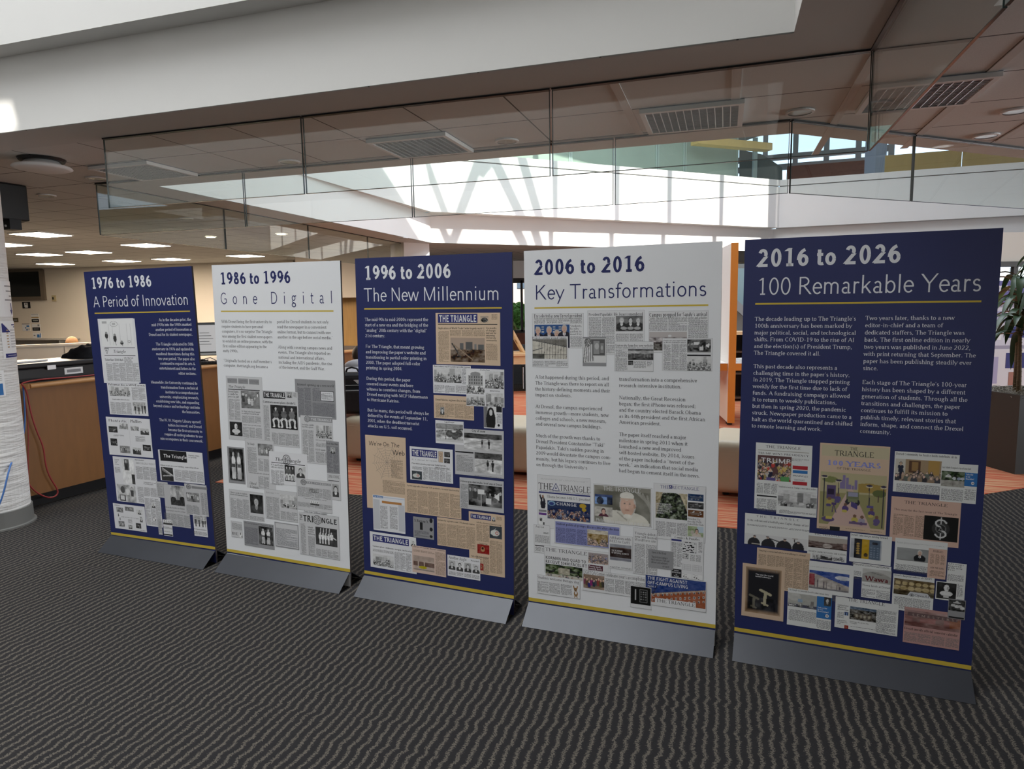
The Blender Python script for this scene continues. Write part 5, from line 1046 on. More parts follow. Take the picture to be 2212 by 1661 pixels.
m_ = MB(); m_.tube([(-.15, -.086, .29), (-.08, -.092, .31), (.08, -.092, .31), (.15, -.086, .29)], .005, GREYM, 6); m_.tube([(-.12, -.142, .26), (.12, -.142, .26)], .004, GREYM, 6); m_.build('zip', r)
m_ = MB(); m_.tube([(-.07, .02, .43), (-.05, .0, .475), (0, -.01, .49), (.05, .0, .475), (.07, .02, .43)], .010, NYL, 8); m_.build('carry_handle', r, smooth=True)
for q in (-1, 1): m_ = MB(); m_.tube([(q * .1, .07, .42), (q * .12, .12, .36), (q * .13, .12, .2), (q * .13, .08, .08)], .018, NYL, 8); m_.build('shoulder_strap', r, smooth=True)
m_ = MB()
for i in range(4): m_.box((.055 + i * .006, -.0835, .345 + .010 * (1.5 - i)), (.055 - i * .010, .006, .007), INK['white'])
m_.box((.10, -.0835, .345), (.010, .006, .028), INK['white']); o = m_.build('logo_patch', r); o['label'] = 'small white embroidered logo'

# ------------------------------------------------------------------ beyond the gap between the third and fourth panels
tp = aty(1118, 772, 11.9); TZ = .74
r = thing('reading_table', 'pale wooden reading table far behind the gap beside the 2006 panel', 'table', (tp.x + .1, 12.2, 0)); m_ = MB(); m_.box((0, 0, TZ - .02), (1.8, .8, .04), WOODL); m_.build('tabletop', r)
m_ = MB(); m_.box((0, -.36, TZ - .115), (1.7, .03, .15), WOODL); m_.box((0, .36, TZ - .115), (1.7, .03, .15), WOODL); m_.build('apron', r)
for sx in (-1, 1):
    for sy_ in (-1, 1): m_ = MB(); m_.box((sx * .84, sy_ * .35, (TZ - .04) / 2), (.06, .06, TZ - .04), WOODL); m_.build('leg', r)
def side_chair(x, y, rz, label):
    r = thing('side_chair', label, 'chair', (x, y, 0), rz, 'dark chairs at the far reading table'); m_ = MB(); m_.box((0, 0, .44), (.44, .42, .05), FABRIC); m_.build('seat', r, bevel=.015); m_ = MB(); m_.box((0, -.2, .68), (.42, .04, .30), FABRIC); m_.build('backrest', r, bevel=.012)
    for sx in (-1, 1):
        m_ = MB(); m_.tube([(sx * .19, .18, 0), (sx * .19, .17, .42)], .011, STEEL); m_.build('leg', r); m_ = MB(); m_.tube([(sx * .19, -.20, 0), (sx * .19, -.19, .45), (sx * .19, -.22, .80)], .011, STEEL); m_.build('leg', r)
side_chair(tp.x - .28, 12.92, math.pi, 'dark chair at the left of the far reading table'); side_chair(tp.x + .30, 12.92, math.pi, 'dark chair at the right of the far reading table')
c = Vector((tp.x - .02, 12.1, TZ)); r = thing('book_stand', 'slanted wooden book stand on the far reading table', 'book stand', tuple(c), .2)
m_ = MB(); m_.box((.02, 0, .20), (.035, .30, .46), WOODL, M=Matrix.Rotation(math.radians(-28), 3, 'Y')); m_.build('slanted_board', r); m_ = MB(); m_.box((.05, 0, .008), (.28, .28, .014), WOODL); m_.build('foot', r); m_ = MB(); m_.lathe([(.05, 0), (.05, .004)], (0, 0, 0), mat('burnt_mark', (.25, .14, .07), .6), 16); o = m_.build('round_mark', r); o.rotation_euler = (0, math.radians(62), 0); o.location = (-.005, 0, .20)
for dx, dy, w_, h_, s_, in ((-.30, .12, .26, .13, 'white box lying left of the wooden book stand'), (.28, .0, .22, .09, 'small white box right of the wooden book stand')):
    r = thing('paper_box', s_, 'box', (tp.x + dx, 12.1 + dy, TZ)); m_ = MB(); m_.box((0, 0, h_ / 2), (w_, .2, h_), PAPERM); m_.build('box_body', r); m_ = MB(); m_.box((0, 0, h_ + .006), (w_ + .01, .21, .012), PAPERM); m_.box((0, -.101, h_ * .5), (.02, .003, h_ * .6), GD); m_.build('lid', r)
r = thing('dark_screen', 'dark fabric screen standing on the floor behind the far reading table', 'screen', (tp.x + .2, 13.4, 0)); m_ = MB(); m_.box((0, 0, .36), (2.6, .06, .68), FABRIC); m_.build('screen_panel', r)  # dark sheet put in to fill the dark area under the table
for x in (-.9, .9): m_ = MB(); m_.box((x, 0, .01), (.08, .4, .02), STEEL); m_.build('foot', r)
# trees outside the far windows
def tree(x, y, h, cr, label, seed, m):
    r = thing('tree', label, 'tree', (x, y, -.1), 0, 'trees outside the windows'); rng = random.Random(seed); m_ = MB(); m_.tube([(0, 0, 0), (.05, 0, h * .5), (0, .05, h * .85)], [.12, .09, .04], mat('bark', (.10, .07, .05), .9)); m_.build('trunk', r); m_ = MB()
    for _ in range(1500):
        u = Vector((rng.gauss(0, 1), rng.gauss(0, 1), rng.gauss(0, 1))).normalized() * rng.random() ** .4 * cr; c = Vector((0, 0, h * .72)) + Vector((u.x, u.y, u.z * 1.1)); a = Vector((rng.gauss(0, 1), rng.gauss(0, 1), rng.gauss(0, 1))).normalized(); b = a.orthogonal().normalized(); s_ = rng.uniform(.07, .14)
        m_.poly([c - a * s_, c + b * s_ * .5, c + a * s_, c - b * s_ * .5], m)
    m_.build('foliage', r)
LEAFG = noisy('leaf_green', (.20, .42, .08), .3, 8, .6); LEAFY = noisy('leaf_yellow', (.45, .42, .08), .3, 8, .6); LEAFR = noisy('leaf_red', (.50, .10, .05), .3, 8, .6)
tree(.25, 21.5, 1.55, .62, 'round green tree outside the far window', 1, LEAFG); tree(10.4, 17.6, 3.0, 1.1, 'yellow-green tree outside the right window', 2, LEAFY); tree(9.3, 15.2, 2.1, .5, 'small red tree outside the right window', 3, LEAFR)
mb = MB(); mb.box((0, 38, -.25), (80, 30, .3), noisy('paving', (.4, .4, .4), .1, 3, .9)); struct(mb.build('floor_outside'))
def facade(x, y, w, h, m, label):
    r = thing('building', label, 'building', (x, y, -.1)); q = MB(); q.box((0, 0, h / 2), (w, 2, h), m); q.build('facade', r)
    q = MB()
    for i in range(int(w / 1.2)):
        for j in range(int(h / 1.8)): q.box((-w / 2 + .7 + i * 1.2, -1.0, 1.2 + j * 1.8), (.6, .06, 1.0), mat('far_window_glass', (.10, .13, .17), .1))
    q.build('windows', r)
facade(1.0, 32, 7, 8, noisy('far_brick', (.62, .50, .44), .15, 3, .9), 'brick building outside behind the round green tree')

# ------------------------------------------------------------------ study booth with orange edges
bx, by = aty(1583, 700, 8.5).x, 8.5; e0 = Vector((bx - .045, by)); e1 = Vector((bx + .12, by + 1.25)); BZT = aty(1578, 525, 8.5).z
r = thing('study_booth', 'tall white study booth with orange laminate edges between the two right panels', 'booth', (bx, by, 0)); d = (e1 - e0).normalized(); n_ = Vector((-d.y, d.x)); L = 1.25; a_ = math.atan2(d.y, d.x)
def bl(s_, t_, z): q = (e0 - Vector((bx, by))) + d * s_ - n_ * t_; return (q.x, q.y, z)
m_ = MB(); m_.box(bl(L / 2, .045, BZT / 2 + .02), (L - .03, .082, BZT - .05), mat('booth_white', (.80, .78, .76), .5), a_); m_.build('divider_panel', r)
m_ = MB(); m_.box(bl(-.005, .045, BZT / 2 + .02), (.03, .086, BZT - .04), ORANGE, a_); o = m_.build('edge_strip', r); o['label'] = 'orange laminate edge'
m_ = MB(); m_.box(bl(.12, .045, .015), (.10, .06, .03), DARK, a_); m_.box(bl(L - .12, .045, .015), (.10, .06, .03), DARK, a_); m_.build('foot', r)
for s_, w_ in ((-1, 1.0), (1, 1.0)):
    cx_ = -.0 if s_ < 0 else .09; m_ = MB(); m_.box(bl(.45, cx_ + s_ * w_ / 2, .755), (.80, w_, .09), ORANGE, a_); m_.build('desk_edge', r); m_ = MB(); m_.box(bl(.45, cx_ + s_ * w_ / 2, .8025), (.80, w_, .006), mat('booth_white', (.8, .78, .76), .5), a_); m_.build('desk_surface', r)
m_ = MB(); m_.box(bl(L + .02, .045, BZT / 2 - .2), (.04, 2.1, BZT - .5), WOODL, a_) if False else m_.box(bl(.84, 1.06, .38), (.06, .06, .72), ORANGE, a_); m_.box(bl(.84, -.96, .38), (.06, .06, .72), ORANGE, a_); m_.build('leg', r)
p_ = Vector((bx, by)) + Vector(bl(.30, .28, 0)[:2]); 
for i in range(3): r = thing('paper_stack', ('stack of white papers on the booth desk, lowest', 'white booklet on the booth desk papers', 'grey-printed sheet topmost on the booth desk papers')[i], 'papers', (p_.x + .01 * i, p_.y + .02 * i, .806 + (0, .024, .036)[i]), .2 * i); m_ = MB(); h_ = (.024, .012, .003)[i]; m_.box((0, 0, h_ / 2), (.30 - .03 * i, .22, h_), PAPERM); m_.build('sheets', r)
p_ = aty(1600, 720, 10.6); r = thing('low_bookcase', 'dark low bookcase with an orange wooden top past the booth', 'bookcase', (p_.x + .3, 10.8, 0)); m_ = MB(); m_.box((0, 0, p_.z), (1.2, .42, .05), WOODL); m_.build('top', r)
m_ = MB(); 
for x in (-.58, 0, .58): m_.box((x, 0, p_.z / 2 - .02), (.03, .38, p_.z - .03), DARKM)
m_.box((0, .18, p_.z / 2 - .02), (1.16, .02, p_.z - .03), DARKM); m_.build('carcass', r)
for z in (.06, .45, .80): m_ = MB(); m_.box((0, 0, z), (1.13, .36, .025), mat('shelf_brown', (.07, .04, .025), .5)); m_.build('shelf', r)

# ------------------------------------------------------------------ planter and dracaena, poster wall at the right
pc0 = atz(2191.5, 1027, 0); PA = math.radians(-38); pw, ph_ = .62, .722; nrm = Vector((math.cos(PA), math.sin(PA), 0)); nrm2 = Vector((-math.sin(PA), math.cos(PA), 0))
pcen = pc0 + Vector((math.cos(math.radians(52)), math.sin(math.radians(52)), 0)) * (pw / math.sqrt(2))
r = thing('planter', 'tapered black square planter right of the 2016 panel', 'planter', tuple(pcen), math.radians(7)); PLM = mat('planter_black', (.020, .020, .019), .5, 0); m_ = MB(); t, b = pw / 2, pw / 2 * .93
vs = [(-b, -b, 0), (b, -b, 0), (b, b, 0), (-b, b, 0), (-t, -t, ph_), (t, -t, ph_), (t, t, ph_), (-t, t, ph_), (-t + .02, -t + .02, ph_), (t - .02, -t + .02, ph_), (t - .02, t - .02, ph_), (-t + .02, t - .02, ph_), (-t + .02, -t + .02, ph_ - .08), (t - .02, -t + .02, ph_ - .08), (t - .02, t - .02, ph_ - .08), (-t + .02, t - .02, ph_ - .08)]
m_.mesh(vs, [(3, 2, 1, 0)] + [(i, (i + 1) % 4, 4 + (i + 1) % 4, 4 + i) for i in range(4)] + [(4 + i, 4 + (i + 1) % 4, 8 + (i + 1) % 4, 8 + i) for i in range(4)] + [(8 + i, 8 + (i + 1) % 4, 12 + (i + 1) % 4, 12 + i) for i in range(4)] + [(12, 13, 14, 15)], PLM); m_.build('tapered_box', r)
m_ = MB(); rng = random.Random(8); MOSS = noisy('grey_moss', (.30, .28, .24), .3, 30, .95)
for _ in range(420):
    x, y = rng.uniform(-t + .05, t - .05), rng.uniform(-t + .05, t - .05); a = rng.uniform(0, 6.28); z = ph_ - .05 + rng.uniform(0, .05); l = rng.uniform(.03, .07); m_.tube([(x, y, z), (x + l * math.cos(a), y + l * math.sin(a), z + rng.uniform(.0, .03)), (x + l * 1.6 * math.cos(a + .8), y + l * 1.6 * math.sin(a + .8), z + .005)], .0022, MOSS, 3, cap=False)
m_.box((0, 0, ph_ - .06), (2 * t - .05, 2 * t - .05, .03), MOSS); o = m_.build('dried_moss', r); o['kind'] = 'stuff'
LEAFD = noisy('dracaena_leaf', (.035, .075, .03), .35, 6, .35, .5); LEAFP = noisy('pale_dracaena_leaf', (.22, .34, .10), .2, 6, .35, .5); STEM = noisy('dracaena_stem', (.12, .085, .05), .3, 50, .8)
def leaf(mb, base, yaw, rise, ln, wd, droop, m):
    d = Vector((math.cos(yaw), math.sin(yaw), 0)); s_ = Vector((-math.sin(yaw), math.cos(yaw), 0)); n = 9; vs = []; fs = []
    for i in range(n + 1):
        t = i / n; p = Vector(base) + d * (ln * t * (1 - .25 * droop * t)) + Vector((0, 0, ln * (rise * t - droop * t * t))); w = wd * math.sin(math.pi * min(1, .12 + .88 * t)) ** .7 * (1 if t < .98 else .2)
        vs += [p - s_ * w + Vector((0, 0, w * .35)), p, p + s_ * w + Vector((0, 0, w * .35))]
    for i in range(n): a = i * 3; fs += [(a, a + 1, a + 4, a + 3), (a + 1, a + 2, a + 5, a + 4)]
    mb.mesh(vs, fs, m)
def dracaena(x, y, tops, label, seed, pale=0):
    p = pcen + Vector((x, y, 0)); r = thing('dracaena', label, 'plant', (p.x, p.y, ph_ - .06), 0, 'dracaena plants in the black planter'); rng = random.Random(seed)
    for k, (dx, dy, z) in enumerate(tops):
        m_ = MB(); pts = [(0 + .02 * k, .015 * k, 0), (dx * .25, dy * .25, z * .35), (dx * .7, dy * .7, z * .75), (dx, dy, z)]; m_.tube(pts, [.021, .019, .016, .013], STEM, 10)
        for q in np.linspace(.05, .9, 14): i = min(2, int(q * 3)); f = q * 3 - i; c = Vector(pts[i]).lerp(Vector(pts[i + 1]), f); m_.lathe([(.022 - .006 * q, -.003), (.0235 - .006 * q, 0), (.022 - .006 * q, .003)], tuple(c), STEM, 10)
        m_.build('stem', r, smooth=True)
        for j in range(15):
            m_ = MB(); leaf(m_, (dx, dy, z - .05 + .012 * j), j * 2.4 + rng.uniform(-.3, .3), rng.uniform(.35, 1.0) - (.5 if j < 5 else 0), rng.uniform(.32, .50), rng.uniform(.026, .038), rng.uniform(.75, 1.35), LEAFP if pale and j == 6 else LEAFD); m_.build('leaf', r, smooth=True)
dracaena(-.10, -.10, [(-.05, -.03, .62)], 'dracaena in the planter, front left with the lowest crown', 1); dracaena(-.02, .05, [(.02, .05, .98)], 'dracaena in the planter, middle stem with a pale leaf', 2, 1)
dracaena(.08, -.04, [(.06, -.02, 1.20), (-.10, .06, .80)], 'tallest dracaena in the planter, forked stem', 3); dracaena(.16, .14, [(.14, .04, 1.05)], 'dracaena at the back right of the planter', 4)
# purple banner with lettering
b0, b1 = aty(2152, 607, 10.4), aty(2290, 652, 10.4); bw_ = 2.6; bh_ = b0.z - b1.z; r = thing('banner', 'purple banner with white letters on the low wall behind the plant', 'banner', (b0.x + bw_ / 2 - .5, 10.4, b1.z)); PUR = mat('purple_banner', (.13, .12, .33), .6)
m_ = MB(); m_.box((0, 0, bh_ / 2), (bw_, .02, bh_), PUR); m_.build('banner_cloth', r); q = MB(); V, F_ = letters('Summer', 'heavy', 0, 0, .00016, .00019, 16)
wl = max(v[0] for v in V); x0_ = aty(2182, 624, 10.4).x - (b0.x + bw_ / 2 - .5) + .03
q.mesh([(x0_ - wl + a, -.012 - z * .05, bh_ * .52 + b) for a, b, z in V], F_, INK['white']); q.build('lettering', r)
m_ = MB(); m_.box((-bw_ / 2 + .03, .03, -b1.z / 2 + bh_ / 2), (.03, .03, b1.z + bh_), STEEL); m_.box((bw_ / 2 - .03, .03, -b1.z / 2 + bh_ / 2), (.03, .03, b1.z + bh_), STEEL); m_.build('stand_pole', r)
def board(px0, py0, px1, py1, Y, base, bits, label):
    p0, p1 = aty(px0, py0, Y), aty(px1, py1, Y); w, h = p1.x - p0.x, p0.z - p1.z; r = thing('display_board', label, 'display board', ((p0.x + p1.x) / 2, Y, p1.z)); m_ = MB(); m_.box((0, 0, h / 2), (w, .02, h), base); m_.build('sheet', r); m_ = MB()
    for a, b, c, d_, m in bits: m_.box(((a + c - 1) / 2 * w, -.012, (b + d_) / 2 * h), ((c - a) * w, .004, (d_ - b) * h), m)
    m_.build('printing', r)
    for s_ in (-1, 1): m_ = MB(); m_.tube([(s_ * w * .4, .03, h), (s_ * w * .45, .03, -p1.z)], .012, STEEL); m_.build('easel_leg', r)
LIL = mat('lilac_print', (.36, .34, .52), .6)
board(2100, 665, 2240, 745, 9.8, mat('pale_lilac', (.58, .57, .64), .6), [(.1, .6, .5, .9, LIL), (.55, .2, .9, .5, NV), (.2, .15, .45, .4, WH)], 'pale lilac board with blocks behind the plant leaves')
board(2090, 755, 2250, 835, 9.2, mat('pale_white_board', (.62, .62, .66), .6), [(.1, .1, .4, .8, LIL), (.5, .5, .95, .9, NV), (.55, .05, .7, .4, mat('brick_print', (.32, .14, .1), .6))], 'white and purple board low behind the plant stems')

